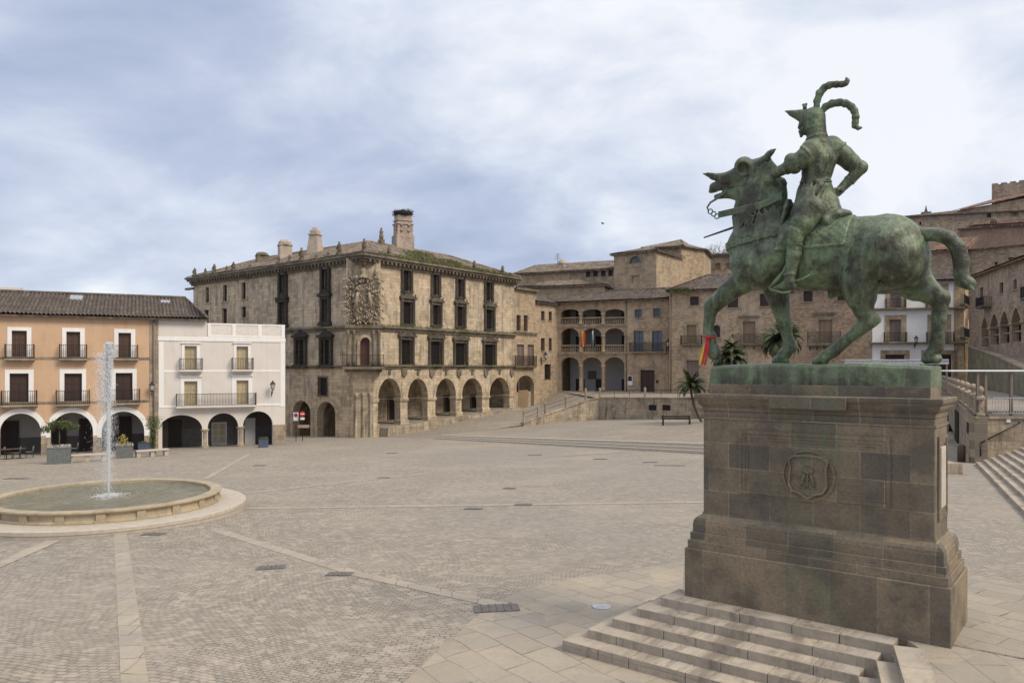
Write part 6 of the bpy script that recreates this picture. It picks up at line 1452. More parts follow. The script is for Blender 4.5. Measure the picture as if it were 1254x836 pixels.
mb = MB(); x = .25; mb.tube([(x,-.1,zm-.2),(x,-.1,EYE-3.2)], .07, 7); mb.build('drainpipe', M['taupe'], mid.e, FM_.M)
rr = random.Random(2); mb = MB()
for i in range(160): x = rr.uniform(.2,3); h = rr.uniform(.2,.6); a = rr.uniform(0,6.3); mb.add([(x,-.7,zm),(x+.2,-.75,zm+.05),(x+math.cos(a)*h,-.8,zm+math.sin(a)*h)], [(0,1,2)])
struct(mb.build('weeds', M['leafy'], mr, FM_.M), 'stuff')
FWH = Frame((41.3,88),(50.6,86)); wh = Building('white_house', FWH, 'white house with brown stone window frames behind the hind legs of the horse', 'house', M['white'], EYE-3.2); holes = []
for r in ((1090,356.5,1104,377),(1139,353,1155.5,376),(1089,391,1104,418.5),(1141.5,390.5,1158.7,418.5),(1084,434,1108,462),(1134,434,1166,462)):
    x0,x1,z0,z1 = FWH.R(*r); holes.append(wh.window(FWH, (x0,x1,z0,z1), (x0-.5,x1+.5,z1+.5), M['ochre'], imat=M['taupe'] if r[1] < 430 else M['wood'], sill=False))
zw1 = FWH.P(1130,344)[1]; wh.wall(FWH, rectp(.01,FWH.L-1.0,EYE-4.5,zw1), holes, .5, M['white'])
wh.box('quoin_strip', FWH, FWH.L-.998, FWH.L+.02, -.05, .5, EYE-4.5, zw1, M['ochre'])
for y in (377.5,419.3): z = FWH.P(1120,y)[1]; mb = MB(); mb.bbox(-.3,FWH.L+.3,-.55,.02,z-.16,z+.04,.02); o = mb.build('balcony', M['trim'], wh.e, FWH.M); 
for r in ((1082,407,1109,418.5),(1134,407,1167,418.5),(1084,366,1108,377),(1134,366,1160,377)): x0,x1,z0,z1 = FWH.R(*r); wh.railing(FWH, x0,x1,z0,z1, .5, M['iron'], wh.e, .14)
roof('roof', FWH, -.3, FWH.L+.4, .2, FWH.L-.5, -.6, zw1+.05, 4, zw1+1.15, M['tile'], wh.e, pitch=.28); wh.body(FWH, .01, FWH.L, .5, 10, EYE-4, zw1-.02)
lantern('wall_lantern', FWH, 1122, 416, 1.0, 'black wall lantern on the white house between its two balconies', .7)
FDk = Frame((50.7,86.6),(53.2,90)); dk = Building('alley_house', FDk, 'narrow shaded house front with small balconies in the alley beside the white house', 'house', M['ochre'], EYE-3)
holes = []
for r in ((1182,354,1186,372),(1182,390,1186.5,412)): holes.append(dk.window(FDk, FDk.R(*r), None, M['trim'], imat=M['wood']))
dk.wall(FDk, rectp(0,FDk.L,EYE-4,EYE+8.5), holes); 
dk.balcony(FDk, FDk.R(1181,362,1187,373,-.4), .4, M['trim']); dk.balcony(FDk, FDk.R(1181,402,1187,413,-.4), .4, M['trim'])

# ================================================================== hilltop buildings
def block(name, label, x0, D0, x1, D1, ytop, zbot, mat, cat='building', wins=(), xm=None, depth=12, roofmat=None, ridge_y=None, eave_over=.5, hip=3.0, cornice=True):
    P0 = ((x0-CX)/FOC*D0, D0); P1 = ((x1-CX)/FOC*D1, D1); F = Frame(P0, P1); xm = xm or x0; z1 = F.P(xm, ytop)[1]
    B = Building(name, F, label, cat, mat, zbot) if label else None; holes = []
    for w in wins:
        r = F.R(*w[:4]); kind = w[4] if len(w) > 4 else 'wood'
        az = r[3]-(r[1]-r[0])/2*.95 if 'arch' in kind else None
        holes.append(B.window(F, r, (r[0]-.2,r[1]+.2,r[3]+.2), M['quoin'] if mat is not M['church'] else mat, infill='glass' if kind == 'archglass' else 'wood', imat={'yellow':M['blind'],'tan':M['tan']}.get(kind, M['wood']), archz=az, sill=False))
    B.wall(F, rectp(0,F.L,zbot,z1), holes, .5); B.body(F, 0, F.L, .5, depth, zbot, z1-.02)
    if cornice: B.box('eave', F, -.3, F.L+.3, -.4, .2, z1-.02, z1+.18, M['tile'])
    if roofmat:
        zr_k = F.P(xm, ridge_y, depth/2)[1]; hp = min(hip, F.L*.45)
        roof('roof', F, -eave_over, F.L+eave_over, hp, F.L-hp, -eave_over, z1+.18, depth/2, zr_k, roofmat, B.e, pitch=.35, amp=.07)
        for Fs in (Frame(F.world(F.L+eave_over,-eave_over), F.world(F.L+eave_over,depth)), Frame(F.world(-eave_over,depth), F.world(-eave_over,-eave_over))):
            m_ = depth/2; roof('roof', Fs, 0, depth+eave_over, m_, m_+.3, 0, z1+.18, hp+eave_over, zr_k, roofmat, B.e, pitch=.35, amp=.07)
    return B, F, z1
zb = EYE-4
B, F, z = block('convent_wing', 'long low building with four small square windows, behind the palace roof end', 632,125,751.4,118,333,zb,M['ochre'],wins=((717.7,332.4,723,339.2),(726.5,331.8,732.3,338.8),(736,331.3,741.6,338.4),(745,331,750.5,338.1)),xm=700,depth=12,roofmat=M['tilepale'],ridge_y=322,cornice=True,hip=1)
chd = F.P(688.7,330,3)[0]; mb = MB(); zc_ = F.P(688.7,324,3)[1]; mb.bbox(chd-.6,chd+.6,2.4,3.6,zc_-2,zc_,.03); mb.lathe([(.75,zc_),(.7,zc_+.35),(.45,zc_+.75),(.05,zc_+.95)], chd, 3, 10); mb.build('chimney', pc, B.e, F.M)
mb = MB(); t = F.P(683,0,4)[0]; z0 = F.P(683,327,4)[1]; mb.tube([(t,4,z0-1),(t,4,z0+2.3)], .04, 4); 
for k in (0,1,2): mb.tube([(t-.5,4,z0+1.4+k*.35),(t+.5,4,z0+1.4+k*.35)], .025, 4)
mb.build('aerial', M['iron'], B.e, F.M)
block('low_stone_building', 'low stone building with a shallow tiled roof just above the town hall eaves', 636,113,740,110,352,zb,M['ochre'],xm=660,depth=9,roofmat=M['tilepale'],ridge_y=344,hip=4)
B, F, z = block('arched_window_house', 'tall plastered block with a half round window and a yellow shutter, on the hill', 751.8,112,803.8,108,310.5,zb,M['ochre'],wins=((773.8,337.4,781.8,346.3,'yellow'),(771,313.8,785,322,'archglass')),xm=775,depth=9,roofmat=M['tilemoss'],ridge_y=305.5,hip=3)
F2 = Frame(F.world(F.L,0), (.2015*111,111)); F2 = Frame(F.world(F.L,0), ((816.5-CX)/FOC*113,113)); holes = []
for r in ((806.5,315,808.5,323),(811,318,813.5,326),(807.5,339,813,349)): h_ = F2.R(*r); holes.append(B.window(F2, h_, None, M['quoin'], imat=M['taupe'], sill=False))
B.wall(F2, rectp(.05,F2.L,zb,z-.05), holes, .4); B.box('eave', F2, -.2, F2.L+.3, -.4, .2, z-.02, z+.18, M['tile'])
B, F, z = block('hilltop_house', 'wide stone house with a green mossy hipped roof, highest on the hill', 803,118,834.5,116,303.4,zb,M['ochre'],wins=((820,310,827.2,320.6,'tan'),),xm=830,depth=12,roofmat=M['tilemoss'],ridge_y=294,hip=6)
F2 = Frame(F.world(F.L,0), ((862-CX)/FOC*119,119)); B.wall(F2, rectp(.02,F2.L,zb,z-.01), [], .4, M['ochre']); B.box('eave', F2, -.2, F2.L+.3, -.4, .2, z-.02, z+.18, M['tile'])
F3 = Frame(F2.world(F2.L,0), ((870.5-CX)/FOC*127,127)); B.wall(F3, rectp(.02,F3.L,zb,z-.01), [], .4, M['ochre']); B.box('eave', F3, -.2, F3.L+.3, -.4, .2, z-.02, z+.18, M['tile'])
cpt = Vector(((826-CX)/FOC*124,124)); zp = EYE+(450-294.5)/FOC*124
mb = MB(); P = [F.world(-.4,-.5), F.world(F.L+.1,-.6), F2.world(F2.L+.3,-.5), F3.world(F3.L+.4,-.5), (cpt.x-2,140)]
mb.add([(x,y,z+.2) for x,y in P]+[(cpt.x,cpt.y,zp),(cpt.x-5,cpt.y+3,zp-.6)], [(0,1,5),(1,2,5),(2,3,5),(3,4,5),(4,0,6),(0,5,6),(4,5,6)]); mb.build('roof', M['tilemoss'], B.e)
block('shed_house', 'small stone house with a square tan window, seen against the neck of the horse', 869,130,912,128,314,zb,M['ochre'],wins=((875.6,322.5,882.3,330.4,'tan'),(889,322,895,330,'tan')),xm=885,depth=8,roofmat=M['tile'],ridge_y=310,hip=1)
# church on the hill at the right
B, F, z = block('hill_church', 'great brown stone church body on the hill behind the tail of the horse', 1100,128,1400,118,266,zb,M['church'],cat='church',wins=((1208.4,261.4,1214,266.5),(1239,253,1247.5,264,'arch'),(1125.8,271.5,1128.4,275.5)),xm=1110,depth=16,cornice=True)
hz = EYE+(450-243)/FOC*122; 
mb = MB(); mb.prism([(0,z+.18),(F.L,z+.18),(F.L,hz+6),(F.P(1254,0)[0],F.P(1254,243)[1]),(F.P(1176,0)[0],F.P(1176.6,257)[1]),(0,z+.2)], .01, .5); mb.build('wall', M['church'], B.e, F.M)
x0_ = F.P(1176,0)[0]; x1_ = F.P(1300,0)[0]; za = F.P(1176.6,257)[1]; zb2 = F.P(1254,243.5)[1]
mb = MB(); mb.add([(x0_-.2,-.5,za),(x1_,-.5,zb2+1.6),(x1_,8,zb2+3.6),(x0_-.2,8,za+1.2),(x0_-.2,-.5,za-.2),(x1_,-.5,zb2+1.4)], [(0,1,2,3),(4,5,1,0)]); mb.build('roof', M['tilered'], B.e, F.M)
t, z0 = F.P(1134,262,2); mb = MB(); mb.bbox(t-.7,t+.7,1.5,2.5,z0-1,z0+.3,.03); mb.lathe([(.3,z0+.3),(.15,z0+.8),(.05,z0+1.4)], t, 2, 6); mb.build('finial', M['trim'], B.e, F.M)
B, F, z = block('church_tower', 'square battlemented stone tower top above the church at the right edge', 1214.5,127,1300,122,225,EYE+10,M['church'],cat='tower',xm=1230,depth=12,cornice=False)
mb = MB(); t = 0
while t < F.L: mb.bbox(t+.02,t+.9,0,.6,z-.01,z+.12+.22*random.random(),.03); t += 1.25
mb.build('battlements', M['church'], B.e, F.M)
B, F, z = block('church_apse', 'red brick upper apse with red tiled roof, above the right hand arcade', 1175,114,1330,108,280,EYE+2,M['brick'],cat='church',xm=1200,depth=14)
z = F.P(1215,275.5)[1]
mb = MB(); a_ = F.P(1191,0)[0]; mb.prism(rectp(a_,F.L,EYE+2,z), .05, .6); mb.build('wall', M['brick'], B.e, F.M)
roof('roof', F, a_-.5, F.L, a_+4, F.L-.5, -.5, z, 7, z+1.7, M['tilered'], B.e, pitch=.35, amp=.08)
Fg = Frame(F.world(-5,8), F.world(a_,0)); mb = MB(); mb.prism([(0,EYE+3),(Fg.L,EYE+3),(Fg.L,z),(0,z-4.2)], 0, .5); mb.build('wall', M['brick'], B.e, Fg.M); mb = MB(); mb.prism([(-.4,z-4.5),(Fg.L+.2,z-.05),(Fg.L+.2,z+.25),(-.4,z-4.2)], -.4, .6); mb.build('eave', M['tilered'], B.e, Fg.M)
mb = MB(); tt, z9 = F.P(1220,258,-.7); mb.tube([(tt,1,z+.4),(tt,1,z+3.0)], .05, 4); mb.lathe([(.5,z+.3),(.5,z+.9),(.2,z+1.3)], tt, 1, 6); mb.build('finial', M['trim'], B.e, F.M)
B, F, z = block('apse_wall', 'rubble stone lower wall of the apse above the white house roof', 1128,104,1184,100,334,EYE-1,M['church'],cat='church',xm=1150,depth=5,cornice=False)
z = F.P(1150,331)[1]; zr_a = F.P(1150,309,4)[1]; roof('roof', F, -.5, F.L+.4, 0, F.L, -.4, F.P(1150,331)[1], 4, zr_a, M['tilered'], B.e, pitch=.35, amp=.08) if 0 else None
zz1 = F.P(1150,307)[1]; mb = MB(); mb.prism(rectp(0,F.L,EYE+3,zz1), .02, .5); mb.build('wall', M['church'], B.e, F.M)
roof('roof', F, -.6, F.L+.4, 2, F.L, -.5, zz1, 5, F.P(1150,295,5)[1], M['tilered'], B.e, pitch=.35, amp=.08)
B, F, z = block('apse_base', 'stone drum of the apse under a dark eave, above the right hand arcade', 1183,101,1330,92,306,EYE-1,M['church'],cat='church',wins=((1235,315,1245,322),(1218,321,1222,328)),xm=1200,depth=8)
# ================================================================== arcaded building at the far right
FX_ = Frame((50.3,84),(40.6,50)); zsl = EYE+9.85
ar = Building('gothic_arcade_house', FX_, 'long stone house with a row of pointed arches, receding along the alley at the right', 'house', M['church'], EYE+1)
holes = []; arR = []
for (x0,x1,ya,yb,ys) in ((1202,1210.4,388,424,401),(1213,1223,384,421.5,398),(1225,1236,380.5,420,396),(1239,1250.5,376.5,418,393),(1254,1267,372,416,390),(1271,1286,367,414,387)):
    s0 = FX_.P(x0,0)[0]; s1 = FX_.P(x1,0)[0]; c = (x0+x1)/2; z0 = FX_.P(c,yb)[1]; zs = FX_.P(c,ys)[1]; za = FX_.P(c,ya)[1]; holes.append(arch(s0,s1,z0,zs,za,18,True)); arR.append((s0,s1,z0,zs,za))
for r in ((1224,346,1228.5,359.5),(1241,342,1245,354.5),(1200,352,1203.6,367)): holes.append(ar.window(FX_, FX_.R(*r), None, M['church'], imat=M['wood']))
ar.wall(FX_, rectp(0,FX_.L,EYE-3,zsl), holes, .6); ar.body(FX_, 0, FX_.L, .6, 9, EYE-3, zsl-.02)
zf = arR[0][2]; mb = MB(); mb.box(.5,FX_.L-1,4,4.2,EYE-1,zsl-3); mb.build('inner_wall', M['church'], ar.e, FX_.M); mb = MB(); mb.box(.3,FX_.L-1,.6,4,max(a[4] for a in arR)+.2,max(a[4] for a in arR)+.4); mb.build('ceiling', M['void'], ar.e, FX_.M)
for i in range(5):
    x = (arR[i][1]+arR[i+1][0])/2; mb = MB(); mb.bbox(x-.5,x+.5,-.1,.7,arR[i][3]-.25,arR[i][3],.03); mb.build('impost', M['ochre'], ar.e, FX_.M)
    mb = MB(); a = arR[i]; mb.prism(arch(a[0]-.2,a[1]+.2,a[3]-.05,a[3],a[4]+.3,18,True), -.05-.002*i, .02, [arch(a[0]+.004,a[1]-.004,a[3]-.045,a[3],a[4]-.004,18,True)]); mb.build('arch_surround', M['ochre'], ar.e, FX_.M)
for a in arR[:5]: mb = MB(); mb.box(a[0],a[1],.2,.3,a[2]+.9,a[2]+1.0); mb.build('parapet_rail', M['ochre'], ar.e, FX_.M)
r = FX_.R(1195,364,1203.5,375,-.8); ar.balcony(FX_, r, .8, M['trim']); r = FX_.R(1250,350,1262,364,-.8); ar.balcony(FX_, r, .8, M['trim'])
roof('roof', FX_, -.3, FX_.L, 0, FX_.L, -.5, zsl+.05, 4.5, zsl+1.3, M['tilered'], ar.e, pitch=.32)
def ppos_(px, py, D): u, v = ray(px, py); return u*D, D, EYE-v*D
# ground rising behind the right-hand wall, and the sloping ramp with its parapet below the pointed arches
ZW = EYE-2.2
sheet('upper_ground', [(21.3,35.2),(34.3,60),(46.9,84),(70,84),(70,33)], lambda x,y: ZW, M['cobble2'], 0)
ga = masonry('ramp_stone', (.24,.22,.14), (.19,.175,.11), (.12,.11,.07), .8, .5, (.08,.08,.05), .6, green=.5)
thickwall('ramp_parapet', [(50.2,84.5,ZW,EYE+2.4),(44.8,71,ZW,EYE+1.15),(38.7,58,ZW,EYE-.02),(33.5,47.5,ZW,EYE-1.1)], ga, 'greenish sloping wall of the ramp below the row of pointed arches', 'wall', .5)
grid_sheet('ramp', [((50.5,84.3,EYE+2.1),(52.8,84,EYE+2.1)),((39.2,58,EYE-.3),(43,58,EYE-.3)),((33.9,47.5,EYE-1.4),(40,47.5,EYE-1.4)),((31,42,ZW),(38,42,ZW))], M['cobble2'])
sd_ = thickwall('terrace_side_wall', [(46.9,84,H_(3.4),H_(2.2)),(34.3,60,H_(4.2),H_(2.2)),(27.2,46.5,H_(4.4),H_(2.2)),(21.1,35,H_(4.6),H_(2.2))], M['wallstone'], 'stone side wall of the raised terrace under the balustrade, right of the pedestal', 'wall', .5)
fw = thickwall('terrace_front_wall', [(21.1,35,H_(4.6),H_(2.2)),(36,34,H_(4.6),H_(2.2))], M['wallstone'], 'stone front wall of the raised terrace behind the wide stairs, with a sloping handrail', 'wall', .5)
FSW = Frame((46.9,84),(21.1,35)); FFW = Frame((21.1,35),(36,34))
a,b,z0,z1 = FSW.R(1169.5,503,1173.5,545,); mb = MB(); mb.box(a,b,-.03,.05,z0-.3,z1); mb.build('doorway', M['void'], sd_, FSW.M)
for x0,x1 in ((1184,1185.8),(1187,1188.8)): a,b,z0,z1 = FSW.R(x0,517,x1,530); mb = MB(); mb.box(a,b,-.02,.05,z0,z1); mb.build('opening', M['void'], sd_, FSW.M)
mb = MB(); p0 = FFW.P(1200,542,-.1); p1 = FFW.P(1249,517,-.1); mb.tube([(p0[0],-.15,p0[1]),(p1[0],-.15,p1[1])], .03, 6); mb.tube([(p0[0],-.15,p0[1]),(p0[0],-.15,p0[1]-.6)], .03, 6); mb.tube([(p1[0],-.15,p1[1]),(p1[0],.1,p1[1])], .03, 6); mb.build('handrail', M['iron'], fw, FFW.M)
a,b,z0,z1 = FFW.R(1232,512,1237,517); mb = MB(); mb.bbox(a,b,-.05,.02,z0,z1,.01); mb.build('plaque', M['signwhite'], fw, FFW.M)
x,y = FSW.world(FSW.L-.5,-.5); bol = empty('bollard', at(x,y,H_(4.4)), 'brown round topped wooden bollard at the corner of the terrace wall', 'bollard'); mb = MB(); mb.lathe([(.17,H_(4.5)),(.17,H_(3.66)),(.13,H_(3.6)),(.05,H_(3.57))], x, y, 12); mb.build('post', M['brownwood'], bol)
# balustrade on the side wall
bl_ = empty('stone_balustrade', at(34.3,60,ZW), 'grey stone balustrade with ball topped posts leading down beside the terrace', 'balustrade'); mb = MB(); n = 88
for i in range(n):
    f = (i+.5)/n; x, y = FSW.world(FSW.L*f, .25); balu(mb, x, y, ZW+.12, ZW+.72, .11, 6)
mb.build('balusters', M['wallstone'], bl_)
mb = MB(); mb.bbox(0,FSW.L,.08,.42,ZW+.72,ZW+.86,.02); mb.bbox(0,FSW.L,.08,.42,ZW-.0,ZW+.12,.02); mb.build('balustrade_rail', M['wallstone'], bl_, FSW.M)
for f in (0,.1,.2,.3,.4,.5,.6,.7,.8,.9,.985):
    x, y = FSW.world(FSW.L*f, .25); mb = MB(); mb.bbox(-.2,.2,-.2,.2,ZW,ZW+.92,.02); mb.lathe([(.10,ZW+.92),(.08,ZW+1.0),(.19,ZW+1.1),(.2,ZW+1.2),(.14,ZW+1.32),(.03,ZW+1.38)], 0, 0, 10); mb.build('balustrade_post', M['wallstone'], bl_, at(x,y,0,.5))
fe = empty('terrace_fence', at(22,35.2,ZW), 'pale metal bar fence on top of the terrace front wall at the right edge', 'fence'); mb = MB()
mb.box(.9,14,.2,.24,ZW+.80,ZW+.84); mb.box(.9,14,.2,.24,ZW+.10,ZW+.13)
for i in range(100): x = .9+i*.13; mb.box(x-.009,x+.009,.21,.23,ZW+.1,ZW+.8)
mb.build('bars', M['steel'], fe, FFW.M)
cn_ = empty('metal_canopy', at(23,37,ZW), 'flat white metal canopy on thin posts standing on the raised terrace at the right', 'canopy'); zc_ = EYE-.12
mb = MB(); mb.bbox(-.9,12,.4,3.6,zc_-.07,zc_,.02); mb.build('canopy_roof', M['signwhite'], cn_, FFW.M)
for px in (1196.5,1206,1237.5): x = FFW.P(px,0,.6)[0]; mb = MB(); mb.bbox(x-.06,x+.06,.5,.62,ZW,zc_-.071,.01); mb.build('canopy_post', M['taupe'], cn_, FFW.M)
for x in (3.5,8): mb = MB(); mb.bbox(x-.05,x+.05,3.3,3.4,ZW,zc_-.071,.01); mb.build('canopy_post', M['taupe'], cn_, FFW.M)
X,Y,Z = ppos_(1035,440.5,52); c2 = empty('metal_canopy', at(X,Y,EYE-3.6), 'long white canopy seen just above the bronze base, between the hind legs of the horse', 'canopy')
Fc = Frame((X,Y),(ppos_(1162,440,50)[0],50)); mb = MB(); mb.bbox(0,Fc.L,0,3.2,Z-.10,Z+.02,.02); mb.build('canopy_roof', M['steel'], c2, Fc.M)
mb = MB(); mb.bbox(0,Fc.L,-.01,.06,Z-.32,Z-.14,.01); mb.build('canopy_beam', M['steel'], c2, Fc.M)
for i in range(5):
    for y in (.1,3.0): x = .1+(Fc.L-.2)*i/4; mb = MB(); mb.bbox(x-.05,x+.05,y-.0,y+.1,zr(30,52)-.3,Z-.101,.01); mb.build('canopy_post', M['taupe'], c2, Fc.M)
# stairs at the far right
RD = Vector((13.6-21.3,20.4-35.3)).normalized(); RN = Vector((-RD.y, RD.x)); 
if RN.x < 0: RN = -RN
p0 = Vector((20.8,34.4)); p1 = p0+RD*26
st = empty('wide_stairs', at(p0.x,p0.y,H_(4.4)), 'wide flight of pale stone stairs rising to the right edge of the picture', 'stairs')
for k in range(16):
    a = p0+RN*(.27*k); b = p1+RN*(.27*k); mb = MB(); F = Frame(a, b); sgn = 1 if F.n.dot(RN) > 0 else -1
    z_a = zr(a.x,a.y) if k == 0 else None
    za = zr(p0.x,p0.y)+.122*(k+1); zb_ = zr(p1.x,p1.y)+.122*(k+1); t = 0
    while t < F.L-.3:
        L = min(F.L-t, random.uniform(1.2,2.0)); z0 = za+(zb_-za)*t/F.L; z1 = za+(zb_-za)*(t+L)/F.L; w_ = .6*sgn
        y0, y1 = (0, .62) if sgn > 0 else (-.62, 0); j = random.uniform(-.01,.01)
        gd = .3+.122*k; vs = [(t+.006,y0+j,z0-gd),(t+L-.006,y0+j,z1-gd),(t+L-.006,y1,z1-gd),(t+.006,y1,z0-gd),(t+.006,y0+j,z0),(t+L-.006,y0+j,z1),(t+L-.006,y1,z1),(t+.006,y1,z0)]
        mb.add(vs, [(0,3,2,1),(4,5,6,7),(0,1,5,4),(1,2,6,5),(2,3,7,6),(3,0,4,7)]); t += L
    mb.build('step', M['granite'], st, F.M)
mb = MB(); x,y = 21.9*.93,33.5; F = Frame(gpt(1166,577), (gpt(1166,577)[0]+1, gpt(1166,577)[1])); 
xx, yy = .573*30, 30; mb.bbox(xx-.3,xx+.45,yy,yy+2.5,zr(xx,yy)-.2,zr(xx,yy)+.42,.03); tag(mb.build('stone_block', M['wallstone'], None), 'low stone block behind the right edge of the pedestal', 'stone block')

# ================================================================== props on the square
def stone_bench(px, py, px2, label):
    a = Vector(gpt(px, py)); b = Vector(gpt(px2, py-2.5)); d = b-a; L = d.length; r = math.atan2(d.y, d.x); x, y = a; z = gz(*((a+b)/2)); Mx = at(x, y, z, r)
    e = empty('stone_bench', Mx, label, 'bench', 'stone benches before the arcaded houses')
    mb = MB(); mb.bbox(0,L,0,.55,.36,.50,.03); mb.build('seat', M['bench'], e, Mx)
    for f in (.08,.5,.92): mb = MB(); mb.bbox(L*f-.14,L*f+.14,.08,.47,-.2,.362,.02); mb.build('leg', M['bench'], e, Mx)
stone_bench(82,566.3,131,'left pale stone bench, between the two square grey planters'); stone_bench(167,560,207.5,'right pale stone bench, in front of the cream house corner')
def planter(px, py, w, h, label, mat, kind, rot=.45):
    x, y = gpt(px, py); z = gz(x, y); D = y; W = w*D/FOC*.92; H__ = h*D/FOC; Mx = at(x, y+.4, z, rot); e = empty('planter', Mx, label, 'planter', 'planters in the square'); mb = MB()
    o_ = [(-W/2,-W/3),(W/2,-W/3),(W/2,W/3),(-W/2,W/3)]; i_ = [(-W/2+.06,-W/3+.06),(W/2-.06,-W/3+.06),(W/2-.06,W/3-.06),(-W/2+.06,W/3-.06)]
    mb.prism(o_, -.05, H__, [i_], axis='z'); mb.prism(i_, 0, H__-.1, axis='z'); mb.prism([(a*1.04,b*1.05) for a,b in o_], H__-.07, H__+.01, [i_], axis='z'); mb.build('box', mat, e, Mx)
    rr = random.Random(int(px)); mb = MB()
    for i in range(420):
        a, b = rr.uniform(-W/2,W/2), rr.uniform(-W/3,W/3); zz = H__-.08+rr.uniform(0,.22); q = rr.uniform(.03,.06); c = rr.uniform(0,6.3)
        mb.add([(a,b,zz),(a+q*math.cos(c),b+q*math.sin(c),zz+.03),(a+q*math.cos(c+1.5),b+q*math.sin(c+1.5),zz+.05)], [(0,1,2)])
    struct(mb.build('flowers', M['flower'] if kind in 'ab' else M['leafy'], e, Mx), 'stuff')
    if kind == 'a':
        mb = MB(); top = (0,0,H__+1.25); mb.tube([(0,0,H__-.1),(.03,0,H__+.6),top], [.05,.04,.03], 7); tr = mb.build('trunk', M['bark'], e, Mx); mb = MB()
        for i in range(16): a = i*.7; r_ = rr.uniform(.35,1.0); mb.tube([top,(r_*.5*math.cos(a),r_*.4*math.sin(a),H__+1.3+rr.uniform(.0,.3)),(r_*math.cos(a),r_*.7*math.sin(a),H__+1.25+rr.uniform(0,.55))], [.02,.014,.006], 4)
        mb.build('branches', M['bark'], tr, Mx); mb = MB()
        for i in range(2600):
            a = rr.uniform(0,6.3); r_ = .95*rr.random()**.5; cl = rr.choice([(0,0,.55),(-.7,0,.2),(.75,.1,.3),(-.3,.2,.45),(.3,-.2,.5)]); x_ = cl[0]+.42*r_*math.cos(a); y_ = cl[1]+.35*r_*math.sin(a); z_ = H__+1.0+cl[2]+rr.gauss(0,.12); c = rr.uniform(0,6.3); q = rr.uniform(.05,.1)
            mb.add([(x_,y_,z_),(x_+q*math.cos(c),y_+q*math.sin(c),z_+rr.uniform(-.05,.05)),(x_+q*math.cos(c+.6),y_+q*math.sin(c+.6),z_+rr.uniform(0,.09))], [(0,1,2)])
        mb.build('foliage', M['leafy'], e, Mx)
    if kind == 'b':
        mb = MB()
        for i in range(400): z_ = H__+rr.random()**1.2*.75; q = .22*(1-(z_-H__)/.9); x_, y_ = -.1+rr.gauss(0,q), rr.gauss(0,q*.7); c = rr.uniform(0,6.3); mb.add([(x_,y_,z_),(x_+.08*math.cos(c),y_+.08*math.sin(c),z_+.03),(x_+.05*math.cos(c+1),y_+.05,z_+.1)], [(0,1,2)])
        mb.build('foliage', plain('yellow_leaf', (.28,.22,.05), .6), e, Mx)
planter(68,568,27,20,'square grey planter with a small spreading tree, left of the fountain jet',M['planter'],'a'); planter(149,561,21,15,'square grey planter with a yellowish shrub, just right of the fountain jet',M['planter'],'b'); planter(175.5,552,18,9,'low blue planter at the right end of the orange house',M['blue'],'c'); planter(320.5,548,12,10,'small blue planter under the right arch of the cream house',M['blue'],'c')
x, y = gpt(187,556); z = gz(x,y); Mx = at(x,y,z); e = empty('potted_climber', Mx, 'tall dark climbing plant in a pot against the pillar of the orange house', 'plant'); mb = MB(); mb.lathe([(.2,-.05),(.26,.4),(.28,.42)], n=12); mb.build('pot', M['planter'], e, Mx); mb = MB(); mb.tube([(0,0,.4),(.03,.1,1.4),(-.02,.1,2.5)], .03, 5); mb.build('stem', M['bark'], e, Mx); rr = random.Random(4); mb = MB()
for i in range(1500): z_ = rr.uniform(.5,2.9); q = .10+.16*(z_ > 1.9); x_,y_ = rr.gauss(0,q), rr.gauss(.05,q); c = rr.uniform(0,6.3); mb.add([(x_,y_,z_),(x_+.09*math.cos(c),y_+.09*math.sin(c),z_+.02),(x_+.07*math.cos(c+1),y_+.07*math.sin(c+1),z_+.08)], [(0,1,2)])
mb.build('foliage', M['leafy'], e, Mx)
# cafe furniture under the left arch
def chair(Mx, label):
    e = empty('cafe_chair', Mx, label, 'chair', 'cafe chairs under the left arches')
    mb = MB(); mb.bbox(-.23,.23,-.23,.23,.43,.47,.01); mb.build('seat', M['planter'], e, Mx)
    mb = MB()
    for i in range(6): x = -.2+i*.08; mb.tube([(x,.22,.46),(x,.27,.88)], .012, 5)
    mb.tube([(-.23,.27,.88),(.23,.27,.88)], .02, 6); mb.build('backrest', M['planter'], e, Mx)
    for sx in (-1,1):
        for sy in (-1,1): mb = MB(); mb.tube([(sx*.2,sy*.2,.44),(sx*.23,sy*.23,0)], .016, 5); mb.build('leg', M['iron'], e, Mx)
    return e
def table(Mx, label):
    e = empty('cafe_table', Mx, label, 'table', 'cafe tables under the left arches'); mb = MB(); mb.bbox(-.4,.4,-.4,.4,.71,.75,.01); mb.build('tabletop', M['brownwood'], e, Mx); mb = MB(); mb.tube([(0,0,.02),(0,0,.71)], .03, 7); mb.lathe([(.25,0),(.25,.03),(.05,.05)], n=12); mb.build('pedestal_leg', M['iron'], e, Mx)
tb = [gpt(8,562), gpt(24,561), gpt(80,556)]
labs = ['cafe table nearest the left edge of the photo, with chairs', 'second cafe table from the left edge, under the left arch', 'cafe table under the middle arch, behind the tree planter']
cl_ = [('leftmost dark cafe chair at the left edge of the photo','dark cafe chair between the two left cafe tables'),('dark cafe chair left of the second cafe table','dark cafe chair right of the second cafe table, nearest the pillar'),('dark cafe chair left of the table behind the tree planter','dark cafe chair right of the table behind the tree planter')]
for i, (x, y) in enumerate(tb):
    z = gz(x, y); table(at(x,y,z,.4), labs[i]); chair(at(x-.62,y-.3,z,1.9), cl_[i][0]); chair(at(x+.55,y+.3,z,-1.2), cl_[i][1])
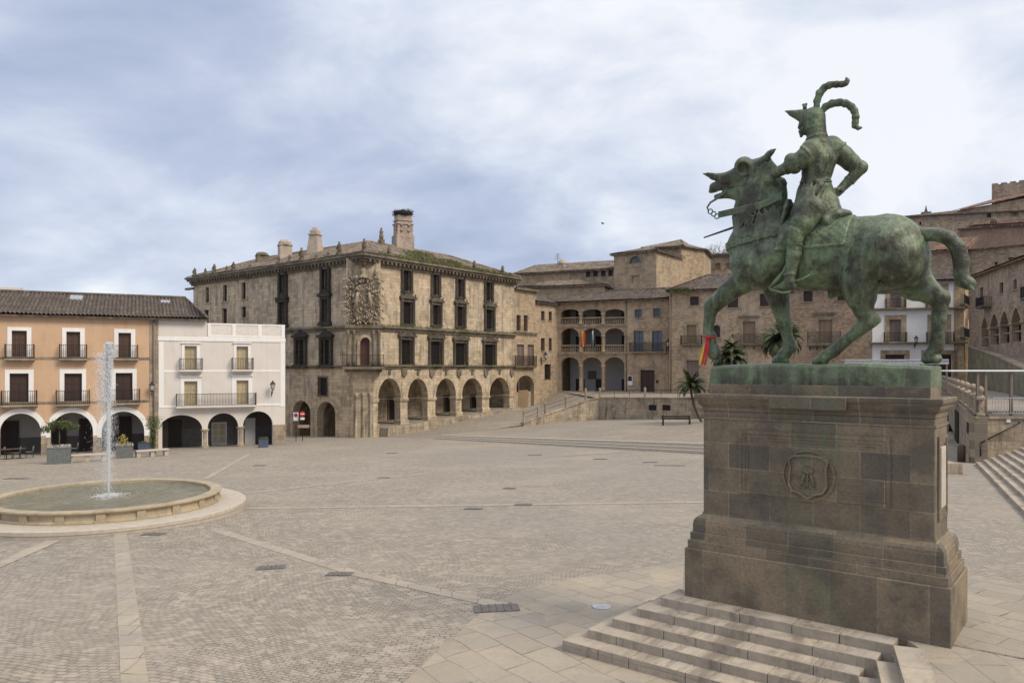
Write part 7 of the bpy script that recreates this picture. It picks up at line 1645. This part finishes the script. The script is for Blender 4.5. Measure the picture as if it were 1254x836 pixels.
# traffic signs before the palace
def sign(px, py, ytop, label, kind):
    x, y = gpt(px, py); z = gz(x, y); zt_ = EYE-(ytop-450)/FOC*y; Mx = at(x, y, z, .1); e = empty('traffic_sign', Mx, label, 'traffic sign', 'traffic signs by the palace'); h = zt_-z
    mb = MB(); mb.tube([(0,0,-.1),(0,0,h)], .035, 7); mb.build('post', M['steel'] if 0 else M['iron'], e, Mx)
    def disc(r, y0, y1, mat, nm_='sign_disc', par=None):
        mb = MB(); r *= .68; mb.prism([(r*math.cos(2*PI*i/28), zc+r*math.sin(2*PI*i/28)) for i in range(28)], y0, y1); return mb.build(nm_, mat, par or e, Mx)
    zc = h-.36
    if kind == 'entry':
        d_ = disc(.36,-.07,-.045,M['red']); mb = MB(); mb.bbox(-.17,.17,-.085,-.068,zc-.045,zc+.045,.003); mb.build('white_bar', M['signwhite'], d_, Mx)
        mb = MB(); mb.bbox(-.2,.2,-.07,-.045,zc-.58,zc-.34,.003); mb.build('sign_plate', M['signwhite'], e, Mx)
    else:
        mb = MB(); mb.bbox(-.24,.24,-.07,-.05,zc-.55,zc+.25,.01); pl_ = mb.build('sign_plate', M['signwhite'], e, Mx)
        disc(.29,-.085,-.069,M['red'],'sign_ring',pl_); disc(.22,-.095,-.084,M['signblue'],'sign_disc',pl_); mb = MB(); mb.tube([(-.11,-.1,zc+.11),(.11,-.1,zc-.11)], .025, 6); mb.build('red_bar', M['red'], pl_, Mx)
    return e, Mx, h
sign(362.5,540,503.5,'white plate sign with a round no parking symbol, left of the red sign','park')
e, Mx, h = sign(370.5,540,502,'round red no entry sign with a white bar before the palace arches','entry')
mb = MB(); mb.bbox(-.45,.65,-.07,-.045,h-1.72,h-1.42,.005); mb.build('sign_plate', M['quoin'], e, Mx)
# black bench on the upper square
xa, ya = .2045*70, 70; Mx = at(xa-.6, ya, upx(xa,ya), -.05); e = empty('iron_bench', Mx, 'black slatted bench on the upper square in front of the retaining wall', 'bench'); L = 2.6
mb = MB(); 
for i in range(4): mb.bbox(0,L,.05+i*.11,.14+i*.11,.42,.45,.005)
mb.build('seat', M['bench'], e, Mx); mb = MB()
for i in range(3): mb.bbox(0,L,.5+i*.01,.53+i*.01,.52+i*.13,.61+i*.13,.005)
mb.build('backrest', M['iron'], e, Mx)
for x in (.1,L-.1):
    mb = MB(); mb.bbox(x-.05,x+.05,.02,.09,0,.66,.01); mb.bbox(x-.05,x+.05,.46,.54,0,.92,.01); mb.bbox(x-.045,x+.045,.03,.5,.62,.66,.005); mb.bbox(x-.045,x+.045,.03,.5,.36,.41,.005); mb.build('leg', M['iron'], e, Mx)
# palms
def palm(X, Y, z, h, r, label, n=38, lean=0.0, tr=.16, seed=1, droop=1.0):
    Mx = at(X, Y, z); e = empty('palm_tree', Mx, label, 'palm tree', 'palms in front of the stone houses'); rr = random.Random(seed); mb = MB(); pts = []
    for i in range(14): f = i/13; pts.append((lean*(1-f)**2, 0, -.3+(h+.3)*f))
    mb.tube(pts, [tr*(1.25-.25*i/13)*(1+.09*(i % 2)) for i in range(14)], 10); mb.build('trunk', M['bark'], e, Mx); mb = MB(); tree = MB()
    for i in range(n):
        a = rr.uniform(0,2*PI); el = rr.uniform(-.5,1.35); L = r*rr.uniform(.8,1.1); P_ = []; K = 9
        for j in range(K+1):
            s = j/K; e_ = el-droop*1.7*s*s*(.6+.4*math.cos(el)); 
            if j == 0: p = Vector((0,0,h)); 
            else: p = P_[-1]+Vector((math.cos(a)*math.cos(e_), math.sin(a)*math.cos(e_), math.sin(e_)))*L/K
            P_.append(p)
        mb.tube(P_, [.03*(1-j/K)+.006 for j in range(K+1)], 4)
        sd_v = Vector((-math.sin(a), math.cos(a), 0))
        for j in range(1, K+1):
            for q in range(5):
                f = q/5; p = P_[j-1].lerp(P_[j], f); d_ = (P_[j]-P_[j-1]).normalized(); ll = L*.24*math.sin(PI*min(1,(j+f)/K*.85+.12))
                for s_ in (-1,1):
                    tip = p+sd_v*s_*ll*.8+d_*ll*.55-Vector((0,0,ll*rr.uniform(.15,.5))); wv = d_*.065
                    mb.add([p-wv, p+wv, tip], [(0,1,2)])
    mb.build('crown', M['palm'], e, Mx); return e
def ppos(px, py, D): u, v = ray(px, py); return u*D, D, EYE-v*D
X,Y,Z = ppos(846,471,73); palm(X,Y,upx(X,Y),Z-upx(X,Y),2.0,'small palm with a thin leaning trunk just left of the stone pedestal',34,lean=1.25,tr=.10,seed=3)
X,Y,Z = ppos(893,440,70); palm(X,Y,EYE-4.5,Z-EYE+4.5,2.3,'bushy palm behind the raised hoof with the ribbon',80,seed=5,tr=.2,droop=1.2); KX = X
X,Y,Z = ppos(896,424,68.8); palm(X,Y,EYE-4.5,Z-EYE+4.5,1.3,'small upright palm crown standing just above the bushy palm',26,seed=8,tr=.12,droop=.6)
X,Y,Z = ppos(957,416,78); palm(X,Y,EYE-4.5,Z-EYE+4.5,2.9,'large palm with drooping fronds behind the dark standing foreleg',100,seed=6,tr=.28,droop=1.25)
# bare tree on the hill
def bare(X, Y, z, h, label):
    Mx = at(X, Y, z); e = empty('bare_tree', Mx, label, 'tree'); rr = random.Random(9); mb = MB(); tk = MB()
    def br(p, d, L, r, dep, m):
        q = p+d*L; m.tube([p, p.lerp(q,.5)+Vector((rr.gauss(0,.03),rr.gauss(0,.03),0))*L, q], [r, r*.85, r*.7], 5 if dep < 3 else 3, True, False)
        if dep >= 6: return
        for i in range(3 if dep < 5 else 2): br(q, (d+Vector((rr.gauss(0,.42),rr.gauss(0,.42),rr.gauss(.05,.25)))).normalized(), L*rr.uniform(.66,.85), r*.6, dep+1, mb)
    br(Vector((0,0,0)), Vector((0,0,1)), h*.28, .22, 0, tk); tk.build('trunk', M['bark'], e, Mx); mb.build('branches', M['bark'], e, Mx)
X,Y,Z = ppos(878,330,138); bare(X,Y,Z-3.5,8.2,'leafless tree behind the roofs of the hilltop houses, against the sky')
# bird
X,Y,Z = ppos(739,274,60); mb = MB(); mb.tube([(0,-.12,0),(0,0,.01),(0,.1,0),(0,.18,.01)], [.01,.03,.025,.01], 6); bd = mb.build('bird', M['iron'], None, at(X,Y,Z,.8)); tag(bd, 'tiny dark bird flying in the open sky left of the statue', 'bird'); mb = MB(); mb.add([(0,-.08,.02),(0,.1,.02),(.15,.05,.11),(.21,.1,.05)],[(0,1,2),(1,3,2)]); mb.add([(0,-.08,.02),(0,.1,.02),(-.15,.05,.11),(-.21,.1,.05)],[(0,1,2),(1,3,2)]); mb.build('wing', M['iron'], bd, at(X,Y,Z,.8), recalc=False)
# ------------------------------------------------------------------ sky, sun, camera
sc = bpy.context.scene
wd = bpy.data.worlds.new('World'); sc.world = wd; wd.use_nodes = True; nt = wd.node_tree
bg = nt.nodes['Background']; sky = nt.nodes.new('ShaderNodeTexSky'); sky.sky_type = 'NISHITA'; sky.sun_disc = False
EL_, AZ_ = math.radians(45), math.radians(122)           # azimuth clockwise from +Y (view direction) towards +X
sky.sun_elevation = EL_; sky.sun_rotation = AZ_; sky.dust_density = 2; sky.air_density = 1
tc = nt.nodes.new('ShaderNodeTexCoord'); sp = nt.nodes.new('ShaderNodeSeparateXYZ'); nt.links.new(tc.outputs['Generated'], sp.inputs[0])
mx = nt.nodes.new('ShaderNodeMath'); mx.operation = 'MAXIMUM'; nt.links.new(sp.outputs[2], mx.inputs[0]); mx.inputs[1].default_value = 0.0
ad = nt.nodes.new('ShaderNodeMath'); ad.operation = 'ADD'; nt.links.new(mx.outputs[0], ad.inputs[0]); ad.inputs[1].default_value = .38
def div(a):
    d = nt.nodes.new('ShaderNodeMath'); d.operation = 'DIVIDE'; nt.links.new(a, d.inputs[0]); nt.links.new(ad.outputs[0], d.inputs[1]); return d.outputs[0]
cb = nt.nodes.new('ShaderNodeCombineXYZ'); nt.links.new(div(sp.outputs[0]), cb.inputs[0]); nt.links.new(div(sp.outputs[1]), cb.inputs[1])
mp = nt.nodes.new('ShaderNodeMapping'); mp.inputs['Rotation'].default_value = (0,0,.5); mp.inputs['Scale'].default_value = (1,1.15,1); mp.inputs['Location'].default_value = (3.3,1.2,0); nt.links.new(cb.outputs[0], mp.inputs[0])
w = warp(nt, mp.outputs[0], 1.1, .5)
n1 = noise(nt, w, 1.15, 8, .52); n2 = noise(nt, w, 3.6, 9, .55); n0 = noise(nt, mp.outputs[0], .35, 3, .5)
a1 = nt.nodes.new('ShaderNodeMath'); a1.operation = 'MULTIPLY_ADD'; nt.links.new(n1, a1.inputs[0]); a1.inputs[1].default_value = .58
a2 = nt.nodes.new('ShaderNodeMath'); a2.operation = 'MULTIPLY'; nt.links.new(n2, a2.inputs[0]); a2.inputs[1].default_value = .36; nt.links.new(a2.outputs[0], a1.inputs[2])
# the clouds turn whiter towards the upper right of the view
dt = nt.nodes.new('ShaderNodeVectorMath'); dt.operation = 'DOT_PRODUCT'; nt.links.new(tc.outputs['Generated'], dt.inputs[0])
sd = Vector((math.sin(.45)*math.cos(.42), math.cos(.45)*math.cos(.42), math.sin(.42))); dt.inputs[1].default_value = sd
whitef = ramp(nt, dt.outputs['Value'], .72, 1.0, 0, .10)
a3 = nt.nodes.new('ShaderNodeMath'); a3.operation = 'ADD'; nt.links.new(a1.outputs[0], a3.inputs[0]); nt.links.new(whitef, a3.inputs[1])
cr = nt.nodes.new('ShaderNodeValToRGB'); nt.links.new(a3.outputs[0], cr.inputs[0]); e = cr.color_ramp.elements
e[0].position = .36; e[0].color = (.42,.49,.66,1); e[1].position = .62; e[1].color = (.93,.95,1.0,1)
x = e.new(.44); x.color = (.52,.585,.75,1); x = e.new(.50); x.color = (.64,.70,.84,1); x = e.new(.56); x.color = (.78,.83,.93,1)
CL = nt.nodes.new('ShaderNodeVectorMath'); CL.operation = 'SCALE'; nt.links.new(cr.outputs[0], CL.inputs[0]); CL.inputs['Scale'].default_value = 9.1
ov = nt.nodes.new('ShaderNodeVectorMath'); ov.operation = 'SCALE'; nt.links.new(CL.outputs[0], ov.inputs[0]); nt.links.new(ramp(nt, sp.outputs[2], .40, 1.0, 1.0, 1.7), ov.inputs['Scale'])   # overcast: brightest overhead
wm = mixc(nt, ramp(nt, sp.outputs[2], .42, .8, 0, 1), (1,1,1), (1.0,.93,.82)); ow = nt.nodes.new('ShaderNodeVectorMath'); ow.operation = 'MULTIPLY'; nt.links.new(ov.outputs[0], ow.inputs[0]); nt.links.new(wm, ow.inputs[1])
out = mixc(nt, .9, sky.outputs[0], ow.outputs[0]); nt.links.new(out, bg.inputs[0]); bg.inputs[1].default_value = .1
sl = bpy.data.lights.new('sun', 'SUN'); sl.energy = 2.4; sl.angle = math.radians(22); sl.color = (1,.88,.70)
so = bpy.data.objects.new('sun', sl); C.objects.link(so)
d = Vector((math.sin(AZ_)*math.cos(EL_), math.cos(AZ_)*math.cos(EL_), math.sin(EL_))); so.rotation_euler = d.to_track_quat('Z', 'Y').to_euler()
cam = bpy.data.cameras.new('camera'); cam.sensor_width = 36; cam.lens = FOC/1254*36; cam.shift_y = (HZ-418)/1254; cam.clip_end = 2000; cam.clip_start = .1
co = bpy.data.objects.new('camera', cam); C.objects.link(co); co.location = (0,0,EYE); co.rotation_euler = (math.radians(90),0,0); sc.camera = co
vs = sc.view_settings; vs.view_transform = 'Standard'; vs.look = 'None'; vs.gamma = 1; vs.use_curve_mapping = False; vs.exposure = .2
sc.cycles.max_bounces = 6; sc.cycles.diffuse_bounces = 4; sc.cycles.transparent_max_bounces = 16; sc.cycles.use_denoising = True
